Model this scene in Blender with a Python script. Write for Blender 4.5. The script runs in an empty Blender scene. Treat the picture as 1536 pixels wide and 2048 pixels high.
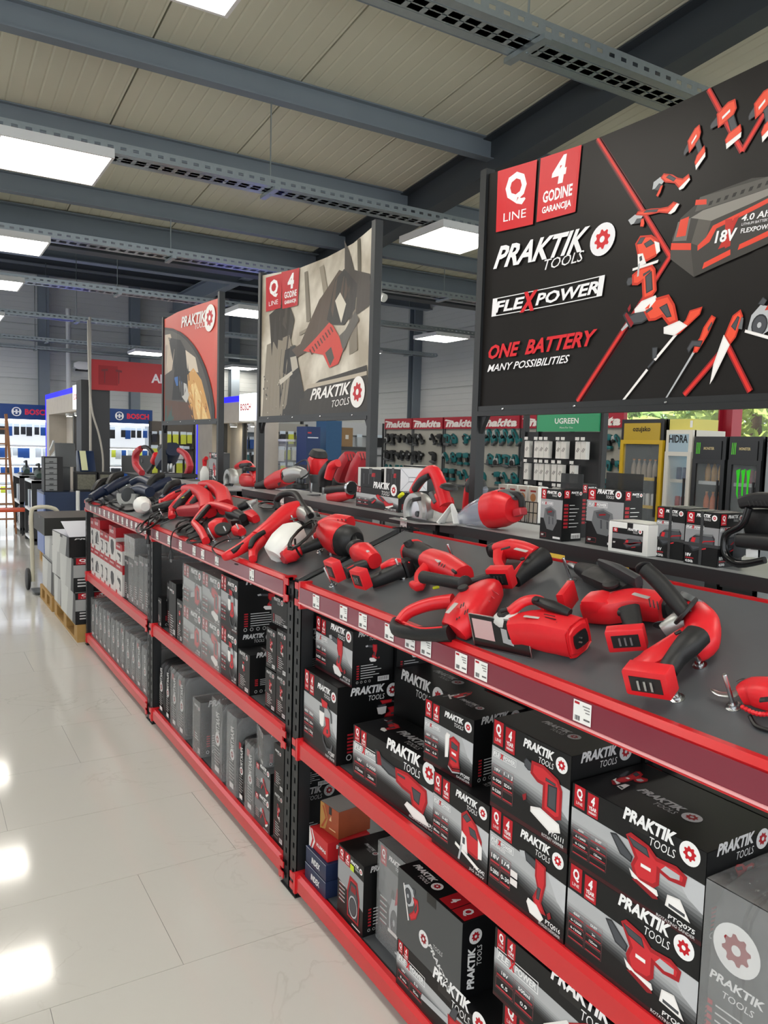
import bpy, bmesh, math, random
from mathutils import Vector, Matrix, Euler
rnd = random.Random(11)
PI = math.pi
SC = bpy.context.scene
COL = SC.collection
# ------------------------------------------------------------------ camera
FPX, YAW, PITCH, ROLL, HCAM = 1554.09, 0.546312882, -0.0850237, 0.0277033, 1.685
_f = Vector((math.sin(YAW)*math.cos(PITCH), math.cos(YAW)*math.cos(PITCH), math.sin(PITCH)))
_r0 = Vector((math.cos(YAW), -math.sin(YAW), 0)); _u0 = _r0.cross(_f)
_r = _r0*math.cos(ROLL)+_u0*math.sin(ROLL); _u = _u0*math.cos(ROLL)-_r0*math.sin(ROLL)
cd = bpy.data.cameras.new('camera'); cam = bpy.data.objects.new('camera', cd); COL.objects.link(cam)
cam.matrix_world = Matrix(((_r.x, _u.x, -_f.x, 0), (_r.y, _u.y, -_f.y, 0), (_r.z, _u.z, -_f.z, HCAM), (0, 0, 0, 1)))
cd.sensor_fit = 'VERTICAL'; cd.sensor_height = 36; cd.lens = 36*FPX/2048; cd.clip_start = 0.05; cd.clip_end = 200
SC.camera = cam
# ------------------------------------------------------------------ daylight and exposure
SC.view_settings.view_transform = 'Standard'; SC.view_settings.look = 'None'
SC.view_settings.gamma = 1; SC.view_settings.use_curve_mapping = False
SC.view_settings.exposure = 0.22
LAMP = 15.0
wd = bpy.data.worlds.new('sky'); SC.world = wd; wd.use_nodes = True
bgn = wd.node_tree.nodes['Background']; bgn.inputs[0].default_value = (0.92, 0.96, 1.0, 1); bgn.inputs[1].default_value = 1.75
sl = bpy.data.lights.new('sun', 'SUN'); sl.energy = 4.0; sl.angle = .02; sl.color = (1, .95, .86); sun = bpy.data.objects.new('sun', sl); COL.objects.link(sun)
sun.rotation_euler = Vector((.42, .12, -1)).to_track_quat('-Z', 'Y').to_euler()
# ------------------------------------------------------------------ where things are
CAMP = Vector((0, 0, HCAM))
def ray(px, py): return _r*((px-768)/FPX)+_u*((1024-py)/FPX)+_f
def atX(px, py, X): d = ray(px, py); return CAMP+d*(X/d.x)
def atY(px, py, Y): d = ray(px, py); return CAMP+d*(Y/d.y)
def atZ(px, py, Z): d = ray(px, py); return CAMP+d*((Z-HCAM)/d.z)
DS = 0.41; DX, DZ = 1.22, 1.183                     # sloping display deck of the racks
DN = Vector((-DS, 0, 1)).normalized(); DU = Vector((0, -1, 0)); DV = Vector((1, 0, DS)).normalized()
def atD(px, py, h=0.0):                              # point h above the deck
    d = ray(px, py); p0 = Vector((DX, 0, DZ))+DN*h
    return CAMP+d*((p0-CAMP).dot(DN)/d.dot(DN))
def V(*a): return Vector(a)
# ------------------------------------------------------------------ materials
MATS = {}
def lin(hx):
    c = [int(hx[i:i+2], 16)/255 for i in (0, 2, 4)]
    return [x/12.92 if x <= .04045 else ((x+.055)/1.055)**2.4 for x in c]
def mat(key, hx=None, rough=.5, metal=0, emit=0, var=0, scale=30, bump=0, alpha=1, trans=0, spec=.5, coat=0):
    if key in MATS: return MATS[key]
    m = bpy.data.materials.new(key); m.use_nodes = True; nt = m.node_tree; b = nt.nodes['Principled BSDF']
    c = lin(hx or key)+[1]
    b.inputs['Base Color'].default_value = c; b.inputs['Roughness'].default_value = rough; b.inputs['Metallic'].default_value = metal
    b.inputs['Specular IOR Level'].default_value = spec
    if coat: b.inputs['Coat Weight'].default_value = coat; b.inputs['Coat Roughness'].default_value = .08
    if emit: b.inputs['Emission Color'].default_value = c; b.inputs['Emission Strength'].default_value = emit
    if trans: b.inputs['Transmission Weight'].default_value = trans
    if alpha < 1: b.inputs['Alpha'].default_value = alpha
    if var or bump:
        tc = nt.nodes.new('ShaderNodeTexCoord'); n = nt.nodes.new('ShaderNodeTexNoise'); n.inputs['Scale'].default_value = scale; n.inputs['Detail'].default_value = 3
        nt.links.new(tc.outputs['Object'], n.inputs['Vector'])
        if var:
            rp = nt.nodes.new('ShaderNodeMapRange'); rp.inputs[3].default_value = 1-var; rp.inputs[4].default_value = 1+var
            mx = nt.nodes.new('ShaderNodeMix'); mx.data_type = 'RGBA'; mx.blend_type = 'MULTIPLY'; mx.inputs[0].default_value = 1
            nt.links.new(n.outputs[0], rp.inputs[0]); mx.inputs[6].default_value = c; nt.links.new(rp.outputs[0], mx.inputs[7]); nt.links.new(mx.outputs[2], b.inputs['Base Color'])
        if bump:
            bp = nt.nodes.new('ShaderNodeBump'); bp.inputs['Strength'].default_value = bump; bp.inputs['Distance'].default_value = .01
            nt.links.new(n.outputs[0], bp.inputs['Height']); nt.links.new(bp.outputs[0], b.inputs['Normal'])
    MATS[key] = m; return m
def ink(hx): return mat('ink_'+hx, hx, .45, spec=.35)
RED = mat('red_plastic', 'd81e28', .38, var=.06, scale=60, bump=.03)
BLK = mat('black_rubber', '151618', .5, var=.1, scale=80, bump=.06)
GRY = mat('grey_plastic', '55585a', .5)
STL = mat('steel', 'b9bcbe', .3, 1)
ALU = mat('cast_aluminium', 'b4b6b4', .42, .7, bump=.05, scale=120)
WHT = mat('white_plastic', 'e8e9e6', .4)
RACKR = mat('red_powder_coat', 'cc1f26', .33, var=.05, scale=8, coat=.3)
RACKB = mat('black_powder_coat', '1d2022', .45, var=.08, scale=20)
DECK = mat('dark_deck_board', '55585b', .36, var=.12, scale=6, bump=.02)
PEG = mat('zinc_bolt', 'c9ccce', .25, 1)
CARD = mat('black_carton', '0e0f11', .34, var=.15, scale=12)
CARDG = mat('grey_carton', '4a4c4d', .45, var=.08, scale=10)
FILM = mat('stretch_film', 'd4d6d6', .18, alpha=.3, spec=.9, bump=1.0, scale=22)
CABLE = mat('black_cable', '141416', .4)
# ------------------------------------------------------------------ mesh building
class MB:
    def __init__(s): s.v = []; s.f = []; s.m = []
    def add(s, vs, fs, M=None, mi=0):
        o = len(s.v); s.v += [(M @ Vector(p)) if M else Vector(p) for p in vs]
        for f in fs: s.f.append([i+o for i in f]); s.m.append(mi)
        return s
    def box(s, x0, y0, z0, x1, y1, z1, M=None, mi=0, b=0):
        if b:
            P = [(x0, y0), (x1, y0), (x1, y1), (x0, y1)]
            return s.prism(P, z0, z1, b, M, mi)
        vs = [(x0, y0, z0), (x1, y0, z0), (x1, y1, z0), (x0, y1, z0), (x0, y0, z1), (x1, y0, z1), (x1, y1, z1), (x0, y1, z1)]
        return s.add(vs, [(3, 2, 1, 0), (4, 5, 6, 7), (0, 1, 5, 4), (1, 2, 6, 5), (2, 3, 7, 6), (3, 0, 4, 7)], M, mi)
    def prism(s, P, z0, z1, b=0, M=None, mi=0, seg=2):
        P = ccw(P); n = len(P); rings = []
        if b:
            for i in range(seg+1):
                a = PI/2*i/seg; rings.append((inset(P, b*(1-math.sin(a))), z0+b*(1-math.cos(a))))
            for i in range(seg+1):
                a = PI/2*i/seg; rings.append((inset(P, b*(1-math.cos(a))), z1-b*(1-math.sin(a))))
        else: rings = [(P, z0), (P, z1)]
        vs = [(p[0], p[1], z) for R_, z in rings for p in R_]; fs = [list(range(n-1, -1, -1))]
        for k in range(len(rings)-1):
            for i in range(n):
                j = (i+1) % n; fs.append((k*n+i, k*n+j, (k+1)*n+j, (k+1)*n+i))
        fs.append([(len(rings)-1)*n+i for i in range(n)])
        return s.add(vs, fs, M, mi)
    def tube(s, pts, r, n=10, M=None, mi=0, up=None, e=2.0, cap=True):
        pts = [Vector(p) for p in pts]; N = len(pts)
        rs = r if isinstance(r, (list, tuple)) and len(r) == N else [r]*N
        vs = []; fs = []; u = None
        for i, p in enumerate(pts):
            t = (pts[min(i+1, N-1)]-pts[max(i-1, 0)]).normalized()
            if u is None:
                u = (Vector(up) if up else (Vector((0, 0, 1)) if abs(t.z) < .9 else Vector((1, 0, 0))))
            elif up: u = Vector(up)
            u = u-t*u.dot(t)
            u = u.normalized() if u.length > 1e-6 else t.orthogonal().normalized()
            w = t.cross(u)
            ra, rb = (rs[i] if isinstance(rs[i], (list, tuple)) else (rs[i], rs[i]))
            for k in range(n):
                a = 2*PI*(k+.5)/n; ca, sa = math.cos(a), math.sin(a)
                q = 1 if e == 2 else 1/((abs(ca)**e+abs(sa)**e)**(1/e))
                vs.append(p+w*(ra*ca*q)+u*(rb*sa*q))
        for i in range(N-1):
            for k in range(n):
                j = (k+1) % n; fs.append((i*n+k, i*n+j, (i+1)*n+j, (i+1)*n+k))
        if cap: fs.append(list(range(n-1, -1, -1))); fs.append([(N-1)*n+k for k in range(n)])
        return s.add(vs, fs, M, mi)
    def lathe(s, prof, n=16, M=None, mi=0):
        vs = [(r*math.cos(2*PI*k/n), r*math.sin(2*PI*k/n), z) for r, z in prof for k in range(n)]; fs = []
        for i in range(len(prof)-1):
            for k in range(n):
                j = (k+1) % n; fs.append((i*n+k, i*n+j, (i+1)*n+j, (i+1)*n+k))
        fs.append(list(range(n-1, -1, -1))); fs.append([(len(prof)-1)*n+k for k in range(n)])
        return s.add(vs, fs, M, mi)
    def mesh(s, name, mats, M=None, smooth=38):
        me = bpy.data.meshes.new(name); me.from_pydata([tuple((M @ p) if M else p) for p in s.v], [], s.f)
        for m in (mats if isinstance(mats, (list, tuple)) else [mats]): me.materials.append(m)
        if len(me.materials) > 1: me.polygons.foreach_set('material_index', s.m)
        if smooth: me.shade_smooth(); me.set_sharp_from_angle(angle=math.radians(smooth))
        me.update(); return me
def ccw(P):
    a = sum(P[i][0]*P[(i+1) % len(P)][1]-P[(i+1) % len(P)][0]*P[i][1] for i in range(len(P)))
    return list(P) if a > 0 else list(P)[::-1]
def inset(P, d):
    if d == 0: return P
    n = len(P); out = []
    for i in range(n):
        a, b, c = Vector(P[i-1][:2]), Vector(P[i][:2]), Vector(P[(i+1) % n][:2])
        t1 = (b-a); t2 = (c-b)
        if t1.length < 1e-9 or t2.length < 1e-9: out.append(tuple(b)); continue
        t1.normalize(); t2.normalize(); n1 = Vector((-t1.y, t1.x)); n2 = Vector((-t2.y, t2.x)); m = n1+n2
        if m.length < .3: m = n1
        else: m = m/max(.5, m.dot(n1)*1.0) if m.dot(n1) else n1
        out.append((b.x+m.x*d, b.y+m.y*d))
    return out
def soft(P, k=2):                                    # rounds a closed outline
    for _ in range(k):
        Q = []
        for i in range(len(P)):
            a, b = P[i], P[(i+1) % len(P)]
            Q += [(a[0]*.75+b[0]*.25, a[1]*.75+b[1]*.25), (a[0]*.25+b[0]*.75, a[1]*.25+b[1]*.75)]
        P = Q
    return P
def curve(P, k=4):                                   # smooth path through points
    P = [Vector(p) for p in P]; out = []
    for i in range(len(P)-1):
        a, b, c, d = P[max(i-1, 0)], P[i], P[i+1], P[min(i+2, len(P)-1)]
        for j in range(k):
            t = j/k; out.append(.5*((2*b)+(c-a)*t+(2*a-5*b+4*c-d)*t*t+(3*b-a-3*c+d)*t*t*t))
    return out+[P[-1]]
def frame(o, x, z):                                  # matrix: local x, z axes and origin
    x = Vector(x).normalized(); z = Vector(z); z = (z-x*z.dot(x)).normalized(); y = z.cross(x); o = Vector(o)
    return Matrix(((x.x, y.x, z.x, o.x), (x.y, y.y, z.y, o.y), (x.z, y.z, z.z, o.z), (0, 0, 0, 1)))
# ------------------------------------------------------------------ objects
TM = {}
def tag(o, label=None, cat=None, group=None, kind=None):
    if label: o['label'] = label
    if cat: o['category'] = cat
    if group: o['group'] = group
    if kind: o['kind'] = kind
    return o
def thing(name, label, cat, at=(0, 0, 0), rot=None, group=None, M=None):
    o = bpy.data.objects.new(name, None); COL.objects.link(o); o.empty_display_size = .05
    M = M or (Matrix.Translation(Vector(at)) @ (rot or Matrix.Identity(4)))
    o.matrix_world = M; TM[o] = M; return tag(o, label, cat, group)
def obj(name, mb, m, parent=None, smooth=38, world=True, M=None):
    if isinstance(mb, MB):
        inv = None
        if parent is not None and world:
            p = parent
            while p.parent: p = p.parent
            inv = TM[p].inverted() if p in TM else None
        me = mb.mesh(name, m, inv, smooth)
    else: me = mb
    o = bpy.data.objects.new(name, me); COL.objects.link(o)
    if parent is not None: o.parent = parent
    if M: o.matrix_local = M
    return o
def one(name, mb, m, label, cat, group=None, smooth=38): # a thing that is a single mesh, origin at its base
    lo = [min(p[i] for p in mb.v) for i in range(3)]; hi = [max(p[i] for p in mb.v) for i in range(3)]
    c = Vector(((lo[0]+hi[0])/2, (lo[1]+hi[1])/2, lo[2])); o = obj(name, mb.mesh(name, m, Matrix.Translation(-c), smooth), m)
    o.matrix_world = Matrix.Translation(c); return tag(o, label, cat, group)
def struct(name, mb, m, parent=None, smooth=0):
    o = obj(name, mb, m, parent, smooth)
    if parent is None: o['kind'] = 'structure'
    return o
def copy_tree(o, M=None, parent=None):
    c = o.copy(); COL.objects.link(c)
    if parent is not None: c.parent = parent
    if M: c.matrix_world = M; TM[c] = M
    for ch in list(o.children): copy_tree(ch, None, c)
    return c
def BX(*a, **k): return MB().box(*a, **k)
# ------------------------------------------------------------------ flat print
GL = {}
def glyphs(t, bold=0, shear=0):
    k = (t, bold, shear)
    if k in GL: return GL[k]
    cu = bpy.data.curves.new('t', 'FONT'); cu.body = t; cu.size = 1; cu.shear = shear; cu.offset = bold; cu.resolution_u = 2
    o = bpy.data.objects.new('t', cu); me = bpy.data.meshes.new_from_object(o)
    vs = [(v.co.x, v.co.y) for v in me.vertices]; fs = [list(p.vertices) for p in me.polygons]
    bpy.data.objects.remove(o); bpy.data.meshes.remove(me); bpy.data.curves.remove(cu)
    cap = .72; x0 = min((v[0] for v in vs), default=0)
    vs = [((x-x0)/cap, y/cap) for x, y in vs]; w = max((v[0] for v in vs), default=0)
    GL[k] = (vs, fs, w); return GL[k]
class Art:
    def __init__(s): s.it = []; s.off = 0
    def raw(s, l, c, vs, fs): s.it.append((l+s.off, c, vs, fs))
    def poly(s, P, c, l=1): s.raw(l, c, P, [list(range(len(P)))] if len(P) > 2 and sum(P[i][0]*P[(i+1) % len(P)][1]-P[(i+1) % len(P)][0]*P[i][1] for i in range(len(P))) > 0 else [list(range(len(P)-1, -1, -1))])
    def rect(s, x0, y0, x1, y1, c, l=1): s.poly([(x0, y0), (x1, y0), (x1, y1), (x0, y1)], c, l)
    def disc(s, x, y, r, c, l=1, n=24, sx=1): s.poly([(x+sx*r*math.cos(2*PI*i/n), y+r*math.sin(2*PI*i/n)) for i in range(n)], c, l)
    def ring(s, x, y, r0, r1, c, l=1, n=24, sx=1):
        vs = [(x+sx*r*math.cos(2*PI*i/n), y+r*math.sin(2*PI*i/n)) for r in (r0, r1) for i in range(n)]
        s.raw(l, c, vs, [(i, n+i, n+(i+1) % n, (i+1) % n)[::-1] for i in range(n)])
    def line(s, P, w, c, l=1):
        for a, b in zip(P[:-1], P[1:]):
            d = Vector(b)-Vector(a)
            if d.length == 0: continue
            q = Vector((-d.y, d.x)).normalized()*w/2; s.poly([(a[0]-q.x, a[1]-q.y), (b[0]-q.x, b[1]-q.y), (b[0]+q.x, b[1]+q.y), (a[0]+q.x, a[1]+q.y)], c, l)
    def frame(s, x0, y0, x1, y1, w, c, l=1):
        s.rect(x0, y0, x1, y0+w, c, l); s.rect(x0, y1-w, x1, y1, c, l); s.rect(x0, y0+w, x0+w, y1-w, c, l); s.rect(x1-w, y0+w, x1, y1-w, c, l)
    def text(s, t, x, y, h, c, l=3, bold=.02, shear=0, al='l', sx=1, w=None):
        vs, fs, tw = glyphs(t, bold, shear)
        if w: sx = w/(tw*h) if tw else 1
        if al == 'c': x -= tw*h*sx/2
        if al == 'r': x -= tw*h*sx
        s.raw(l, c, [(x+a*h*sx, y+b*h) for a, b in vs], fs); return tw*h*sx
    def gear(s, x, y, r, disc, cog, l=2, sx=1):       # white roundel with a red cog
        s.disc(x, y, r, disc, l, 28, sx); P = []
        for i in range(32):
            q = (.62 if (i % 4) in (0, 1) else .48)*r; a = 2*PI*(i+.5)/32; P.append((x+sx*q*math.cos(a), y+q*math.sin(a)))
        s.poly(P, cog, l+1); s.disc(x, y, r*.2, disc, l+2, 14, sx)
    def logo(s, x, y, w, c='f4f4f4', cog='c41724', l=2):  # PRAKTIK TOOLS with roundel, x,y = lower left, w = full width
        h = w*.135; s.text('PRAKTIK', x, y+h*.75, h, c, l, .045, .25, w=w*.70); s.text('TOOLS', x+w*.70, y-h*.28, h*.72, c, l, 0, .2, 'r', w=w*.33)
        s.gear(x+w*.865, y+h*.72, w*.125, c, cog, l)
    def qbadge(s, x, y, w, h, red='b81624', l=2):
        s.rect(x, y, x+w, y+h, red, l); s.text('Q', x+w*.5, y+h*.46, h*.42, 'f6f6f6', l+1, .04, 0, 'c', w=w*.55); s.text('LINE', x+w*.5, y+h*.14, h*.14, 'f6f6f6', l+1, 0, 0, 'c', w=w*.6)
    def ybadge(s, x, y, w, h, t1='YEAR', t2='WARRANTY', red='b81624', l=2):
        s.rect(x, y, x+w, y+h, red, l); s.text('4', x+w*.5, y+h*.52, h*.38, 'f6f6f6', l+1, .05, .1, 'c', w=w*.36)
        s.text(t1, x+w*.5, y+h*.27, h*.17, 'f6f6f6', l+1, .03, 0, 'c', w=w*.74); s.text(t2, x+w*.5, y+h*.11, h*.095, 'f6f6f6', l+1, .03, 0, 'c', w=w*.74)
    def flex(s, x, y, w, c='f0f0f0', xr='d8202c', l=2, box=True):
        h = w*.12
        if box: s.frame(x-w*.03, y-h*.4, x+w*1.03, y+h*1.4, h*.13, c, l)
        s.text('FLE', x, y, h, c, l+1, .03, .15, w=w*.30); s.text('X', x+w*.30, y-h*.2, h*1.4, xr, l+2, .05, .15, w=w*.16); s.text('POWER', x+w*.45, y, h, c, l+1, .03, .15, w=w*.53)
    def icon(s, kind, x, y, w, h, l=1, flip=False, mono=None, rot=0):
        for k, (c, P) in enumerate(ICON[kind]):
            Q = []
            for a, b in P:
                a, b = a-.5, b-.5
                if flip: a = -a
                if rot: a, b = a*math.cos(rot)-b*math.sin(rot), a*math.sin(rot)+b*math.cos(rot)
                Q.append((x+(a+.5)*w, y+(b+.5)*h))
            s.poly(Q, mono or PC.get(c, c), l+k*.25)
            if not mono and c in 'rkw':              # printed highlight inside the outline
                A_ = abs(sum(Q[i-1][0]*Q[i][1]-Q[i][0]*Q[i-1][1] for i in range(len(Q))))/2
                s.poly(inset(ccw(Q), A_**.5*.09), {'r': PC['r2'], 'k': '4a4d52', 'w': 'f6f4f2'}[c], l+k*.25+.1)
    def build(s, name, parent=None, M=None, step=.0003, fmap=None, cuts=None, world=False):
        cols = []; mb = MB()
        for l, c, vs, fs in s.it:
            if c not in cols: cols.append(c)
            mb.add([(p[0], p[1], l) for p in vs], fs, None, cols.index(c))
        if cuts:
            me = mb.mesh(name, [ink(c) for c in cols], None, 0); bm = bmesh.new(); bm.from_mesh(me)
            bmesh.ops.triangulate(bm, faces=bm.faces[:])
            for u in cuts: bmesh.ops.bisect_plane(bm, geom=bm.verts[:]+bm.edges[:]+bm.faces[:], plane_co=(u, 0, 0), plane_no=(1, 0, 0), dist=1e-6)
            for v in bm.verts: v.co = fmap(v.co.x, v.co.y, v.co.z*step)
            bm.to_mesh(me); bm.free()
        else:
            mb.v = [Vector((p.x, p.y, p.z*step+.0004)) for p in mb.v]; me = mb.mesh(name, [ink(c) for c in cols], None, 0)
        if parent is None and name is None: return me
        return obj(name, me, None, parent, M=M)
PC = dict(r='a81a23', r2='cf2c34', d='8f1620', k='2c2e32', g='6b6e70', s='b9bcbf', w='ece9e6', b='4a4c50', o='e2472f')
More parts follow.
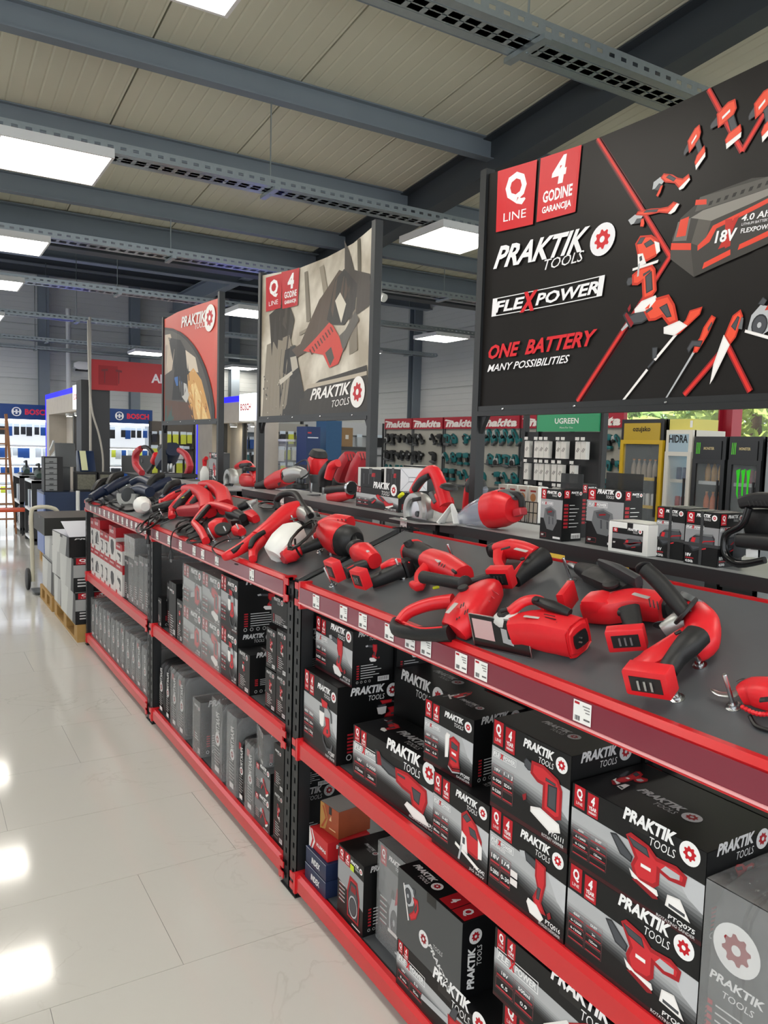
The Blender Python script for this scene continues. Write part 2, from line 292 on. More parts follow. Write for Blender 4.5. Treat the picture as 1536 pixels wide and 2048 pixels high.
# flat pictures of tools, unit squares
ICON = {
 'drill': [('k', [(.0, .72), (.06, .7), (.26, .66), (.26, .88), (.06, .84), (.0, .8)]), ('r', [(.24, .6), (.24, .93), (.62, .97), (.84, .9), (.86, .68), (.74, .58), (.5, .58)]), ('k', [(.55, .6), (.76, .6), (.84, .24), (.62, .24)]), ('r', [(.44, .1), (.42, .22), (.55, .3), (.92, .28), (.94, .14), (.9, .08)]), ('w', [(.44, .0), (.9, .0), (.93, .1), (.44, .12)]), ('w', [(.4, .7), (.66, .72), (.66, .78), (.4, .76)])],
 'sander': [('k', [(.0, .78), (.08, .82), (.3, .58), (.28, .46), (.14, .5)]), ('r', [(.2, .9), (.26, .98), (.48, .92), (.58, .8), (.8, .84), (.92, .76), (.9, .58), (.72, .54), (.62, .58), (.62, .36), (.56, .26), (.34, .22), (.28, .44), (.32, .6)]), ('s', [(.63, .64), (.74, .6), (.84, .64), (.84, .72), (.68, .74)]), ('k', [(.22, .9), (.46, .86), (.5, .72), (.3, .76)]), ('w', [(.26, .36), (.3, .24), (.58, .12), (.62, .18), (.6, .26), (.4, .26)]), ('d', [(.3, .2), (.56, .08), (.62, .12), (.6, .16), (.36, .24)]), ('w', [(.72, .3), (.86, .34), (.98, .06), (.7, .1)]), ('k', [(.74, .17), (.92, .15), (.92, .1), (.74, .12)]), ('w', [(.4, .56), (.52, .56), (.52, .5), (.4, .5)])],
 'jigsaw': [('r', [(.3, .4), (.26, .86), (.44, .98), (.78, .82), (.96, .6), (.96, .3), (.82, .22), (.52, .24)]), ('k', [(.3, .82), (.44, .93), (.6, .86), (.46, .76)]), ('k', [(.52, .72), (.74, .72), (.84, .56), (.58, .58)]), ('w', [(.26, .22), (.3, .56), (.46, .5), (.52, .2)]), ('w', [(.08, .22), (.1, .28), (.9, .1), (.86, .04)]), ('w', [(.84, .62), (.98, .5), (.98, .28), (.86, .26)]), ('s', [(.2, .0), (.26, .0), (.34, .3), (.28, .3)]), ('k', [(.34, .34), (.42, .34), (.42, .46), (.34, .46)])],
 'recip': [('s', [(.0, .66), (.0, .7), (.16, .76), (.16, .68)]), ('k', [(.14, .62), (.12, .92), (.18, .94), (.24, .84), (.5, .78), (.56, .56), (.36, .56), (.22, .64)]), ('d', [(.17, .62), (.15, .9), (.2, .92), (.24, .66)]), ('r', [(.48, .52), (.46, .8), (.66, .84), (.94, .72), (.96, .5), (.9, .2), (.74, .24), (.7, .44), (.58, .46)]), ('k', [(.72, .62), (.86, .6), (.84, .34), (.76, .38)]), ('w', [(.62, .16), (.66, .26), (.92, .2), (1, .04), (.76, .02)]), ('k', [(.5, .72), (.62, .72), (.62, .67), (.5, .67)])],
 'sds': [('k', [(.0, .88), (.06, .94), (.2, .9), (.22, .78), (.12, .76), (.02, .8)]), ('r', [(.18, .74), (.2, .94), (.5, .96), (.86, .86), (.96, .72), (.96, .3), (.82, .24), (.6, .28), (.5, .3), (.5, .66), (.36, .66)]), ('k', [(.62, .72), (.84, .74), (.84, .36), (.62, .38)]), ('w', [(.22, .16), (.22, .24), (.46, .3), (.92, .22), (.96, .1), (.7, .02)]), ('k', [(.56, .8), (.8, .78), (.8, .74), (.56, .75)]), ('d', [(.0, .34), (.1, .4), (.1, .3), (.03, .26)])],
 'screwgun': [('s', [(.0, .9), (.16, .94), (.2, .84), (.04, .82)]), ('k', [(.14, .94), (.5, .9), (.56, .74), (.2, .8)]), ('r', [(.46, .66), (.46, .94), (.74, .9), (.76, .62), (.66, .3), (.8, .16), (.52, .12), (.42, .3), (.54, .5)]), ('w', [(.26, .16), (.3, .24), (.54, .22), (.74, .08), (.66, .0), (.36, .02)]), ('k', [(.54, .52), (.64, .52), (.6, .32), (.52, .32)]), ('d', [(.82, .2), (.9, .26), (.94, .18), (.86, .12)])],
 'spray': [('r', [(.3, .98), (.62, .96), (.62, .84), (.36, .82)]), ('k', [(.24, .82), (.46, .82), (.46, .7), (.24, .7)]), ('w', [(.22, .72), (.48, .72), (.46, .46), (.36, .42), (.26, .46)]), ('r', [(.5, .66), (.72, .68), (.74, .5), (.8, .36), (.66, .28), (.42, .3), (.46, .42), (.56, .5)]), ('b', [(.62, .92), (.82, .8), (.86, .62), (.8, .6), (.76, .78), (.6, .86)]), ('k', [(.6, .44), (.68, .44), (.68, .36), (.6, .36)]), ('b', [(.4, .28), (.44, .14), (.62, .02), (.86, .06), (.92, .2), (.86, .2), (.8, .1), (.62, .08), (.48, .18), (.45, .28)])],
 'radio': [('r', [(.1, .0), (.06, .6), (.24, 1), (.76, .98), (.94, .6), (.9, .0)]), ('k', [(.16, .04), (.14, .58), (.3, .9), (.7, .9), (.86, .58), (.84, .04)]), ('d', [(.34, .8), (.68, .8), (.68, .66), (.34, .66)]), ('s', [(.5+.3*math.cos(i*PI/10), .32+.26*math.sin(i*PI/10)) for i in range(20)]), ('k', [(.5+.26*math.cos(i*PI/10), .32+.22*math.sin(i*PI/10)) for i in range(20)])],
 'circsaw': [('s', [(.06, .2), (.04, .5), (.2, .74), (.46, .76), (.6, .6), (.62, .3), (.5, .2)]), ('k', [(.34+.22*math.cos(i*PI/8), .36+.22*math.sin(i*PI/8)) for i in range(16)]), ('w', [(.0, .14), (.0, .2), (.98, .22), (.98, .15)]), ('r', [(.36, .66), (.46, .98), (.72, .96), (.94, .7), (.98, .36), (.82, .26), (.74, .56), (.6, .74)]), ('k', [(.5, .9), (.68, .88), (.8, .7), (.7, .64), (.62, .78)]), ('k', [(.12, .74), (.2, .9), (.34, .86), (.3, .74)]), ('s', [(.34+.06*math.cos(i*PI/4), .36+.06*math.sin(i*PI/4)) for i in range(8)])],
 'grinder': [('s', [(.0, .6), (.06, .84), (.26, .9), (.36, .7), (.2, .56)]), ('k', [(.04, .56), (.2, .7), (.3, .58), (.14, .46)]), ('r', [(.26, .86), (.36, .96), (.58, .76), (.7, .56), (.82, .44), (.98, .5), (1, .34), (.78, .18), (.68, .2), (.6, .42), (.36, .62)]), ('k', [(.4, .78), (.5, .82), (.66, .56), (.58, .5)]), ('w', [(.7, .1), (.68, .18), (.98, .36), (1, .28), (.8, .1)]), ('r', [(.24, .58), (.3, .56), (.2, .34), (.12, .24), (.08, .32)])],
 'battery': [('k', [(.0, .3), (.06, .66), (.24, .86), (.9, 1), (1, .8), (1, .4), (.5, .16), (.2, .0)]), ('g', [(.24, .86), (.3, .94), (.94, 1), (.9, .88)]), ('r', [(.1, .5), (.16, .76), (.3, .74), (.26, .48)]), ('r', [(.02, .36), (.02, .42), (.4, .4), (.6, .62), (1, .7), (1, .64), (.62, .56), (.42, .34)]), ('r', [(.45, .1), (.5, .18), (.7, .28), (.7, .2)])],
 'charger': [('g', [(.06, .5), (.12, .9), (.5, 1), (.86, .86), (.94, .4), (.7, .06), (.3, .1)]), ('b', [(.2, .86), (.5, .94), (.78, .82), (.72, .6), (.28, .66)]), ('k', [(.4, .6), (.46, .6), (.48, .3), (.42, .3)]), ('k', [(.64, .58), (.7, .56), (.72, .3), (.66, .32)]), ('d', [(.34, .8), (.6, .84), (.6, .78), (.34, .74)])],
 'vac': [('w', [(.0, .0), (.1, .06), (.62, .52), (.4, .7), (.1, .3)]), ('r', [(.42, .68), (.6, .5), (.78, .58), (.98, .86), (.9, .98), (.66, .94)]), ('k', [(.62, .78), (.76, .68), (.88, .86), (.82, .9)]), ('g', [(.84, .7), (.96, .66), (1, .82), (.94, .86)])],
 'trimmer': [('w', [(.0, .0), (.03, -.01), (.36, .36), (.33, .38)]), ('k', [(.36, .38), (.44, .46), (.42, .48), (.34, .4)]), ('w', [(.42, .48), (.45, .46), (.72, .74), (.69, .76)]), ('r', [(.66, .72), (.74, .74), (.98, .92), (1, 1), (.84, .98), (.8, .88), (.7, .8)]), ('k', [(.38, .62), (.46, .62), (.46, .5), (.4, .48)])],
 'hedge': [('s', [(.0, .0), (.03, -.01), (.62, .58), (.58, .6)]), ('r', [(.56, .56), (.66, .56), (.86, .76), (1, .96), (.9, 1), (.74, .86), (.68, .74), (.58, .66)]), ('k', [(.4, .62), (.5, .72), (.76, .7), (.72, .62), (.56, .64), (.46, .56)]), ('k', [(.84, .84), (.92, .92), (.94, .88), (.86, .8)])],
 'chainsaw': [('s', [(.0, .3), (.02, .46), (.5, .56), (.5, .4)]), ('r', [(.46, .2), (.44, .66), (.7, .8), (.96, .7), (1, .3), (.8, .16)]), ('k', [(.66, .66), (.88, .6), (.9, .36), (.72, .34)]), ('k', [(.46, .66), (.52, .98), (.6, .98), (.56, .66)])],
 'palm': [('w', [(.1, .3), (.08, .86), (.16, .96), (.34, .94), (.3, .84), (.26, .34)]), ('r', [(.34, .3), (.3, .84), (.5, .94), (.82, .84), (.8, .4), (.86, .2), (.5, .12), (.3, .2)]), ('k', [(.4, .62), (.4, .8), (.74, .74), (.72, .6)]), ('k', [(.38, .4), (.7, .36), (.7, .3), (.4, .33)]), ('w', [(.44, .54), (.66, .52), (.66, .46), (.44, .48)]), ('d', [(.28, .14), (.5, .04), (.88, .12), (.88, .18), (.5, .1), (.3, .2)]), ('s', [(.28, .1), (.5, .0), (.88, .08), (.88, .11), (.5, .04), (.28, .14)])],
 'hammer': [('s', [(.1, .9), (.9, .96), (.9, .8), (.1, .76)]), ('g', [(.42, .8), (.58, .8), (.56, .0), (.44, .0)])],
}
# ------------------------------------------------------------------ floor
fm = mat('polished_marble_tile', 'cdccc6', .09, spec=.55)
nt = fm.node_tree; pb = nt.nodes['Principled BSDF']
gp = nt.nodes.new('ShaderNodeNewGeometry'); n1 = nt.nodes.new('ShaderNodeTexNoise'); n1.inputs['Scale'].default_value = 2.2; n1.inputs['Detail'].default_value = 8; n1.inputs['Distortion'].default_value = 1.6
n2 = nt.nodes.new('ShaderNodeTexNoise'); n2.inputs['Scale'].default_value = 1.1; n2.inputs['Detail'].default_value = 3
r1 = nt.nodes.new('ShaderNodeValToRGB'); r1.color_ramp.elements[0].position = .485; r1.color_ramp.elements[0].color = (1, 1, 1, 1); r1.color_ramp.elements[1].position = .515; r1.color_ramp.elements[1].color = (1, 1, 1, 1)
e = r1.color_ramp.elements.new(.5); e.color = (.86, .85, .84, 1)
r2 = nt.nodes.new('ShaderNodeValToRGB'); r2.color_ramp.elements[0].position = .5; r2.color_ramp.elements[0].color = (0, 0, 0, 1); r2.color_ramp.elements[1].position = .64
mx = nt.nodes.new('ShaderNodeMix'); mx.data_type = 'RGBA'; mx.inputs[6].default_value = (*lin('cdccc6'), 1)
mm = nt.nodes.new('ShaderNodeMix'); mm.data_type = 'RGBA'; mm.blend_type = 'MULTIPLY'; mm.inputs[0].default_value = 1; mm.inputs[6].default_value = (*lin('cdccc6'), 1)
L = nt.links.new
L(gp.outputs['Position'], n1.inputs['Vector']); L(gp.outputs['Position'], n2.inputs['Vector']); L(n1.outputs[0], r1.inputs[0]); L(n2.outputs[0], r2.inputs[0])
L(r1.outputs[0], mm.inputs[7]); L(r2.outputs[0], mx.inputs[0]); L(mm.outputs[2], mx.inputs[7]); L(mx.outputs[2], pb.inputs['Base Color'])
floor = struct('floor', BX(-4.2, -6, -.06, 9.2, 17.5, -.002), mat('grey_grout', '8d8d8a', .35))
tile = BX(-.599, -.299, -.01, .599, .299, 0).mesh('tile', fm, None, 0)
for k in range(-6, 25):
    yc = 2.342+.6*k+.3
    off = (.715+.4*k) % 1.2
    x = off-1.2+.6-(1.2 if k < 14 else 0)
    while x < (1.9 if 0 < yc < 6.7 else 5.2):
        if yc < 17.2: obj('tile', tile, None, floor, M=Matrix.Translation((x, yc, 0)))
        x += 1.2
# ------------------------------------------------------------------ roof
def rz(Y): return 4.14-.094*(Y-5.1)
PANEL = mat('roof_panel', 'd0cdb9', .5, var=.03, scale=3)
STEELB = mat('blue_grey_steel', '78828b', .5, var=.06, scale=5)
DARKB = mat('dark_steel', '3d4349', .5, var=.06, scale=5)
ceiling = struct('ceiling', MB().add([(-4.2, -6, rz(-6)+.08), (9.2, -6, rz(-6)+.08), (9.2, 8.9, rz(8.9)+.08), (-4.2, 8.9, rz(8.9)+.08), (-4.2, -6, rz(-6)+.12), (9.2, -6, rz(-6)+.12), (9.2, 8.9, rz(8.9)+.12), (-4.2, 8.9, rz(8.9)+.12)], [(3, 2, 1, 0)[::-1], (4, 5, 6, 7), (0, 1, 5, 4), (1, 2, 6, 5), (2, 3, 7, 6), (3, 0, 4, 7)]), PANEL)
pm = MB(); prof = []
n = 10; pw = 1.0
for i in range(n):
    x = -pw/2+.006+i*(pw-.012)/n; w = (pw-.012)/n
    prof += [(x, 0), (x+w-.022, 0), (x+w-.011, .0045), (x+w, 0)]
vs = [(x, y, z-.094*y) for y in (-9, 5.85) for x, z in prof]; m_ = len(prof)
pm.add(vs, [(i, i+1, m_+i+1, m_+i)[::-1] for i in range(m_-1)])
pm.add([(prof[0][0], y, z-.094*y) for y in (-9, 5.85) for z in (0, .07)]+[(prof[-1][0], y, z-.094*y) for y in (-9, 5.85) for z in (0, .07)], [(0, 1, 3, 2), (4, 6, 7, 5)])
pme = pm.mesh('roof_panel', PANEL, None, 0)
for i in range(13): obj('roof_panel', pme, None, ceiling, M=Matrix.Translation((-3.5+i+.32, 3.05, 4.14-.094*(3.05-5.1))))
def ibeam(w, h, t=.008, tw=.006):
    return [(-w/2, 0), (w/2, 0), (w/2, t), (tw/2, t), (tw/2, h-t), (w/2, h-t), (w/2, h), (-w/2, h), (-w/2, h-t), (-tw/2, h-t), (-tw/2, t), (-w/2, t)]
MXZ = Matrix(((0, 0, 1, 0), (1, 0, 0, 0), (0, 1, 0, 0), (0, 0, 0, 1)))   # profile (a,b) extruded along world X: a->Y b->Z
pur = MB().prism(ibeam(.09, .16), -4.2, 9.0, 0, MXZ).mesh('purlin', STEELB, None, 0)
for k in range(-7, 3):
    y = 5.1+1.22*k; obj('purlin', pur, None, ceiling, M=Matrix.Translation((0, y, rz(y)-.158)))
MYZ = Matrix(((1, 0, 0, 0), (0, 0, 1, 0), (0, 1, 0, 0), (0, 0, 0, 1)))   # profile (a,b) along world Y
raf = MB().prism(ibeam(.17, .30, .012, .01), -6, 8.75, 0, MYZ)
raf.v = [Vector((p.x, p.y, p.z-.094*(p.y-5.1))) for p in raf.v]
rme = raf.mesh('rafter', DARKB, None, 0)
for x in (-2.0, 4.01, 9.05): obj('rafter', rme, None, ceiling, M=Matrix.Translation((x, 0, 3.838)))
obj('eaves_beam', MB().prism(ibeam(.2, .29, .014, .012), -4.2, 9.0, 0, Matrix.Translation((0, 8.8, 3.615)) @ MXZ), DARKB, ceiling, 0)
obj('eaves_beam', MB().prism(ibeam(.16, .22, .012, .01), -4.2, 9.0, 0, Matrix.Translation((0, 8.25, 3.62)) @ MXZ), STEELB, ceiling, 0)
# rear hall: higher dark deck on joists
obj('roof_deck', BX(-4.2, 8.9, 4.95, 9.2, 17.6, 5.05), mat('dark_roof_deck', '6c7278', .6), ceiling, 0)
obj('gable_sheet', BX(-4.2, 8.88, rz(8.9)+.05, 9.2, 8.93, 5.05), DARKB, ceiling, 0)
jo = MB().prism(ibeam(.08, .14), -4.2, 9.0, 0, MXZ).mesh('joist', DARKB, None, 0)
for y in (9.7, 10.7, 11.7, 12.7, 13.7, 14.7, 15.7, 16.7): obj('joist', jo, None, ceiling, M=Matrix.Translation((0, y, 4.81)))
obj('cross_beam', MB().prism(ibeam(.2, .36, .015, .012), -4.2, 9.0, 0, Matrix.Translation((0, 13.2, 4.42)) @ MXZ), STEELB, ceiling, 0)
rr = MB().prism(ibeam(.18, .32, .014, .012), 8.95, 17.45, 0, MYZ).mesh('rafter', STEELB, None, 0)
for x in (-2, 5.0): obj('rafter', rr, None, ceiling, M=Matrix.Translation((x, 0, 4.48)))
# ------------------------------------------------------------------ walls
WALL = mat('grey_wall_panel', 'c6c9c7', .5, var=.03, scale=2)
wall_back = struct('wall_back', BX(-4.2, 17.5, 0, 9.4, 17.7, 5.05), mat('wall_core', '8e9190', .6))
wb = MB().prism([(0, 0), (0, 1.09), (-.012, 1.1), (-.03, 1.09)]+[p for i in range(9, -1, -1) for p in ((-.03, i*.109+.1), (-.026, i*.109+.095), (-.03, i*.109+.09))]+[(-.03, .01), (-.012, 0)], -4.2, 9.0, 0, Matrix.Translation((0, 17.5, 0)) @ MXZ).mesh('wall_panel', WALL, None, 0)
for i in range(5): obj('wall_panel', wb, None, wall_back, M=Matrix.Translation((0, 0, i*1.1-.45 if i else -.45)))
colm = MB().prism(ibeam(.2, .2, .014, .012), 0, 4.95, 0).mesh('column', STEELB, None, 0)
for px in (88, 270, 470): obj('column', colm, None, wall_back, M=Matrix.Translation((atY(px, 700, 17.3).x, 17.25, 0)))
obj('downpipe', MB().tube([(atY(136, 700, 17.3).x, 17.25, 4.3), (atY(136, 700, 17.3).x, 17.25, 1.2)], .05, 12), mat('white_pipe', 'cfd2d2', .4), wall_back)
XW = 9.0
wall_left_blocker = struct('wall_left_blocker', BX(-4.4, 1.5, 0, -4.2, 8.9, 5.2), WALL)  # unseen wall, added to keep side daylight off the middle of the floor
wall_right = struct('wall_right', BX(XW, 8.3, 0, XW+.2, 17.5, 5.05).box(XW, -6, 0, XW+.2, 8.3, .8).box(XW, -6, 3.0, XW+.2, 8.3, 5.2), mat('wall_core', '8e9190', .6))
wr = MB().prism([(0, 0), (0, 1.09), (-.012, 1.1), (-.03, 1.09)]+[p for i in range(9, -1, -1) for p in ((-.03, i*.109+.1), (-.026, i*.109+.095), (-.03, i*.109+.09))]+[(-.03, .01), (-.012, 0)], 8.3, 17.45, 0, Matrix.Translation((XW, 0, 0)) @ MYZ).mesh('wall_panel', WALL, None, 0)
for i in range(5): obj('wall_panel', wr, None, wall_right, M=Matrix.Translation((0, 0, i*1.1-.45 if i else -.45)))
wl = struct('window_2', BX(-4.32, 8.9, 0, -4.28, 17.5, .3).box(-4.32, 8.9, 3.4, -4.28, 17.5, 3.5), mat('red_column_paint', 'a51f33', .4))
for y in (8.95, 11.0, 13.1, 15.2, 17.3): obj('window_frame', BX(-4.32, y-.04, .3, -4.28, y+.04, 3.4), mat('red_column_paint', 'a51f33', .4), wl, 0)
for px in (835,): obj('column', colm, None, wall_right, M=Matrix.Translation((XW-.12, atX(px, 750, XW-.12).y, 0)))
REDC = mat('red_column_paint', 'a51f33', .4)
p_ = atX(1476, 840, XW-.1).y
obj('window_column', MB().prism(ibeam(.2, .2, .02, .05), 0, 4.2, 0, Matrix.Translation((XW-.12, p_, 0))), REDC, wall_right, 0)
win = struct('window_1', BX(XW+.05, -6, .8, XW+.09, 8.3, .86).box(XW+.05, -6, 2.94, XW+.09, 8.3, 3).box(XW+.05, 8.24, .86, XW+.09, 8.3, 2.94), REDC)
for y in (3.9, 1.9, -.1, -2.1, -4.1): obj('window_frame', BX(XW+.05, y-.03, .86, XW+.09, y+.03, 2.94), REDC, win, 0)
ys = [8.24, 3.87, 1.87, -.13, -2.13, -4.13]
for a, b in zip(ys, ys[1:]): obj('pane', BX(XW+.068, b, .86, XW+.072, a-.06 if a < 8.2 else a, 2.94), mat('window_glass', 'ffffff', .02, alpha=.08), win, 0)
# ------------------------------------------------------------------ cable trays and lamps
GALV = mat('galvanised_steel', 'a9b2b5', .32, .85, var=.1, scale=40)
def tray(y, x0, x1, z=3.40, w=.2, h=.065, label='', rods=(), axis='x'):
    t = thing('cable_tray', label, 'cable tray', (x0, y, z), group='perforated cable trays under the roof')
    b = MB()                                          # base rails and cross strips leave real slots
    for f0, f1 in ((-.5, -.27), (-.24, -.02), (.02, .24), (.27, .5)): b.box(x0, y+f0*w, z, x1, y+f1*w, z+.0015)
    x = x0
    while x < x1: b.box(x, y-w/2+.06*w/.2, z, x+.06, y+w/2-.06*w/.2, z+.0016); x += .085
    obj('tray_base', b, GALV, t, 0)
    for s in (-1, 1):
        b = MB(); yy = y+s*w/2
        for z0, z1 in ((0, .024), (.042, h)): b.box(x0, yy-.001, z+z0, x1, yy+.001, z+z1)
        b.box(x0, yy-(.012 if s > 0 else 0), z+h-.002, x1, yy+(.012 if s < 0 else 0), z+h)
        x = x0
        while x < x1: b.box(x, yy-.001, z+.024, x+.04, yy+.001, z+.042); x += .075
        obj('tray_side', b, GALV, t, 0)
    for i, xr in enumerate(rods):
        for s in ((-1,) if y < 9 else (-1, 1)):
            obj('hanger_rod', MB().tube([(xr, y+s*(w/2+.02)*0, z-.03), (xr, y+s*(w/2+.02)*0, (rz(y)-.15) if y < 8.6 else 4.8)], .005, 6), GALV, t)
        obj('hanger_bracket', BX(xr-.02, y-w/2-.03, z-.025, xr+.02, y+w/2+.03, z-.003), GALV, t, 0)
    return t
TY = [2.68, 5.12, 7.52, 9.75, 12.45, 15.5, 17.0]
lab = ['perforated steel cable tray crossing above the large black battery sign', 'perforated steel cable tray between two square lamps over the rack aisle', 'perforated steel cable tray above the sepia saw sign', 'perforated steel cable tray just behind the deep eaves beam', 'perforated steel cable tray above the red aisle banner', 'perforated steel cable tray in front of the grey rear wall', 'perforated steel cable tray hung closest to the grey rear wall']
for i, y in enumerate(TY):
    tray(y, -2 if i else -1.2, 8.6, 3.40, .2, .065, lab[i], rods=[-1.0, 2.13, 5.3, 8.0] if i else [-.8, 2.28, 5.3, 8.0])
HOUS = mat('white_lamp_housing', 'd6d7d6', .45)
DIFF = mat('lamp_diffuser', 'fff9ee', .5, emit=LAMP)
def lampm():
    a = MB(); s, h = .31, .055
    a.box(-s, -s, 0, s, -s+.016, h).box(-s, s-.016, 0, s, s, h).box(-s, -s+.016, 0, -s+.016, s-.016, h).box(s-.016, -s+.016, 0, s, s-.016, h).box(-s+.016, -s+.016, h-.012, s-.016, s-.016, h)
    return a.mesh('housing', HOUS, None, 0), BX(-s+.016, -s+.016, .003, s-.016, s-.016, .01).mesh('diffuser', DIFF, None, 0)
lh, ld = lampm()
def lamp(x, y, label, z=3.335):
    t = thing('ceiling_light', label, 'ceiling light', (x, y, z), group='square white ceiling lamps')
    obj('housing', lh, None, t); obj('diffuser', ld, None, t)
lamps = {(0.78, 2.77): 'square white lamp cut by the top of the view beside a grey purlin', (0.75, 5.23): 'largest lit square lamp, at the end of a steel cable tray', (3.745, 5.22): 'square lamp hanging between the sepia saw sign and the black battery sign',
 (0.74, 7.64): 'square lamp under the eaves beam on the second tray', (.77, 9.71): 'square lamp under the tray behind the eaves beam', (3.81, 9.68): 'square lamp between the red grinder sign and the sepia saw sign', (6.96, 9.9): 'square lamp above the pegboard wall of teal tools',
 (3.95, 15.5): 'square lamp above the right end of the red aisle banner', (6.4, 16.95): 'small far lamp seen below the lamp between the two left signs'}
for (x, y), l in lamps.items(): lamp(x, y, l)
for x in (-2.27, .83, 3.93, 6.95):
    for y in (-2.3, .2, 2.62, 5.2, 7.6, 12.45, 15.5):
        if all(abs(x-a)+abs(y-b) > 1.0 for a, b in lamps): lamp(x, y, 'square white ceiling lamp out of the picture above the shop floor')
# ------------------------------------------------------------------ shelf racks
XF = 1.188; XB = 1.66; ZM = .605; ZB = .095
MAROON = mat('maroon_price_strip', '7d2438', .3, coat=.5)
PLAST = mat('clear_price_rail', 'e8c8c8', .12, alpha=.25, spec=.8)
def upright(y0, x0, ztop, face, w=.055, d=.05):
    b = MB(); y1 = y0+w; t = .003
    xf = x0 if face < 0 else x0+d; xi = xf+(t if face < 0 else -t)
    a, c = min(xf, xi), max(xf, xi); hw = .012; ym = (y0+y1)/2
    b.box(a, y0, 0, c, ym-hw/2, ztop); b.box(a, ym+hw/2, 0, c, y1, ztop); z = 0.0
    while z < ztop: b.box(a, ym-hw/2, z, c, ym+hw/2, min(z+.028, ztop)); z += .05
    b.box(x0, y0, 0, x0+d, y0+t, ztop); b.box(x0, y1-t, 0, x0+d, y1, ztop)
    xb = x0+d-t if face < 0 else x0; b.box(xb, y0+t, 0, xb+t, y1-t, ztop)
    b.box(x0-.006, y0-.006, 0, x0+d+.006, y1+.006, .004)
    return b
def beam(y0, y1, z0, z1, x0, out):                   # stepped shelf beam, out = -1 faces the aisle
    s = -out
    P = [(x0, z0), (x0, z1-.012), (x0+s*.012, z1), (x0+s*.028, z1), (x0+s*.028, z1-.022), (x0+s*.05, z1-.022), (x0+s*.05, z0)]
    return MB().prism(P, y0, y1, 0, MYZ)
def bracket(y, z0, z1, x0, sgn):                     # toothed end plate hooked into the upright
    b = BX(x0-.004, min(y, y+sgn*.014), z0-.012, x0+.045, max(y, y+sgn*.014), z1+.006)
    for z in (z1-.02, z0+.0): b.box(x0-.005, min(y, y-sgn*.03), z-.004, x0-.001, max(y, y-sgn*.03), z+.02)
    return b
def tagart():
    a = Art(); a.rect(0, 0, .05, .046, 'f1f1ee', 0); a.rect(.003, .038, .017, .043, 'b3242c', 1)
    for k, (x, w) in enumerate(((.026, .02), (.03, .016), (.034, .012))): a.rect(x, .036-.006*k, x+w, .0385-.006*k, '8a8a88', 1)
    for k in range(7): a.rect(.005+k*.0022, .004, .006+k*.0022+.0004*(k % 3), .014, '33373b', 1)
    a.rect(.03, .008, .047, .012, '6a6a6a', 1); return a
TAG = tagart().build('price_tag', None, None) ; tagme = TAG.data; bpy.data.objects.remove(TAG)
FX = lambda y, z, x: frame((x, y, z), (0, -1, 0), (-1, 0, 0))   # art frame on a face turned to the aisle
def rack(y0, y1, label, tags, pegs):
    t = thing('shelf_rack', label, 'shelf rack', (XF, (y0+y1)/2, 0), group='red and black shelf racks in a row')
    for y in (y0, y1-.055):
        obj('upright', upright(y, XF, 1.175, -1), RACKB, t, 0); obj('upright', upright(y, XB-.02, 1.36, 1), RACKB, t, 0)
        for z0, z1 in ((.12, .5), (.5, .12), (.62, 1.05)): obj('brace', MB().tube([(XF+.05, y+.028, z0), (XB-.02, y+.028, z1)], (.012, .003), 4), RACKB, t, 0)
        obj('deck_side_frame', MB().prism([(XF+.03, 1.13), (XF+.03, 1.176), (XB, 1.352), (XB, 1.305)], y+(.005 if y == y0 else .01), y+(.045 if y == y0 else .05), 0, MYZ), RACKB, t, 0)
    a, b = y0+.055, y1-.055
    for z0, z1, nm in ((.035, .095, 'beam'), (.543, .605, 'beam'), (1.105, 1.186, 'beam')):
        bo = obj(nm, beam(a, b, z0, z1, XF-.006, -1), RACKR, t, 0)
        for y, s in ((a, 1), (b, -1)): obj('beam_bracket', bracket(y, z0, z1, XF-.008, s), RACKR, bo, 0)
    for z0, z1 in ((.035, .095), (.543, .605), (1.29, 1.357)): obj('beam', beam(a, b, z0, z1, XB+.03, 1), RACKR, t, 0)
    for z in (ZB, ZM): obj('shelf_board', BX(XF+.03, y0+.058, z-.02, XB+.0, y1-.058, z-.001), DECK, t, 0)
    L_ = math.hypot(XB-.02-1.215, DS*(XB-.02-1.215))
    dm = frame((1.215, y1-.03, DZ-DS*.005), (0, -1, 0), DN)
    obj('deck_board', BX(0, 0, -.016, y1-y0-.055, L_, 0, dm), DECK, t, 0)
    obj('deck_edge', BX(-.003, 0, -.03, 0, L_, .002, dm), STL, t, 0); obj('deck_edge', BX(y1-y0-.055, 0, -.03, y1-y0-.052, L_, .002, dm), STL, t, 0)
    pr = obj('price_rail', BX(XF-.0135, a+.012, 1.120, XF-.0105, b-.012, 1.172), MAROON, t, 0)
    obj('rail_edge', BX(XF-.018, a+.012, 1.115, XF-.0075, b-.012, 1.1195), mat('rail_lip', 'e9a9ab', .2), pr, 0)
    for px, py in tags:
        p = atX(px, py, XF-.015)
        if a < p.y < b: obj('price_tag', tagme, None, pr, M=TM[t].inverted() @ FX(p.y, 1.1235, XF-.0145))
    pg = MB().lathe([(.015, 0), (.015, .003), (.009, .004), (.009, .010), (.0045, .0105), (.0045, .075), (.0035, .077)], 12).mesh('peg', PEG)
    for px, py in pegs:
        p = atD(px, py); obj('peg', pg, None, t, M=TM[t].inverted() @ frame(p, DU, (DN+V(-.12, .0, .02)).normalized()))
    return t
YB = [.56, 2.57, 4.592, 6.60]
PEG1 = [(666, 1172), (808, 1157), (911, 1128), (1143, 1163), (1400, 1332), (1355, 1398), (1468, 1415)]
rack(YB[0]+.003, YB[1]-.005, 'rack bay under the black battery sign with cordless tools on its sloping top', [(x, 1175+.4*(x-612)) for x in (626, 680, 718, 770, 811, 842, 911, 950, 1148)], PEG1)
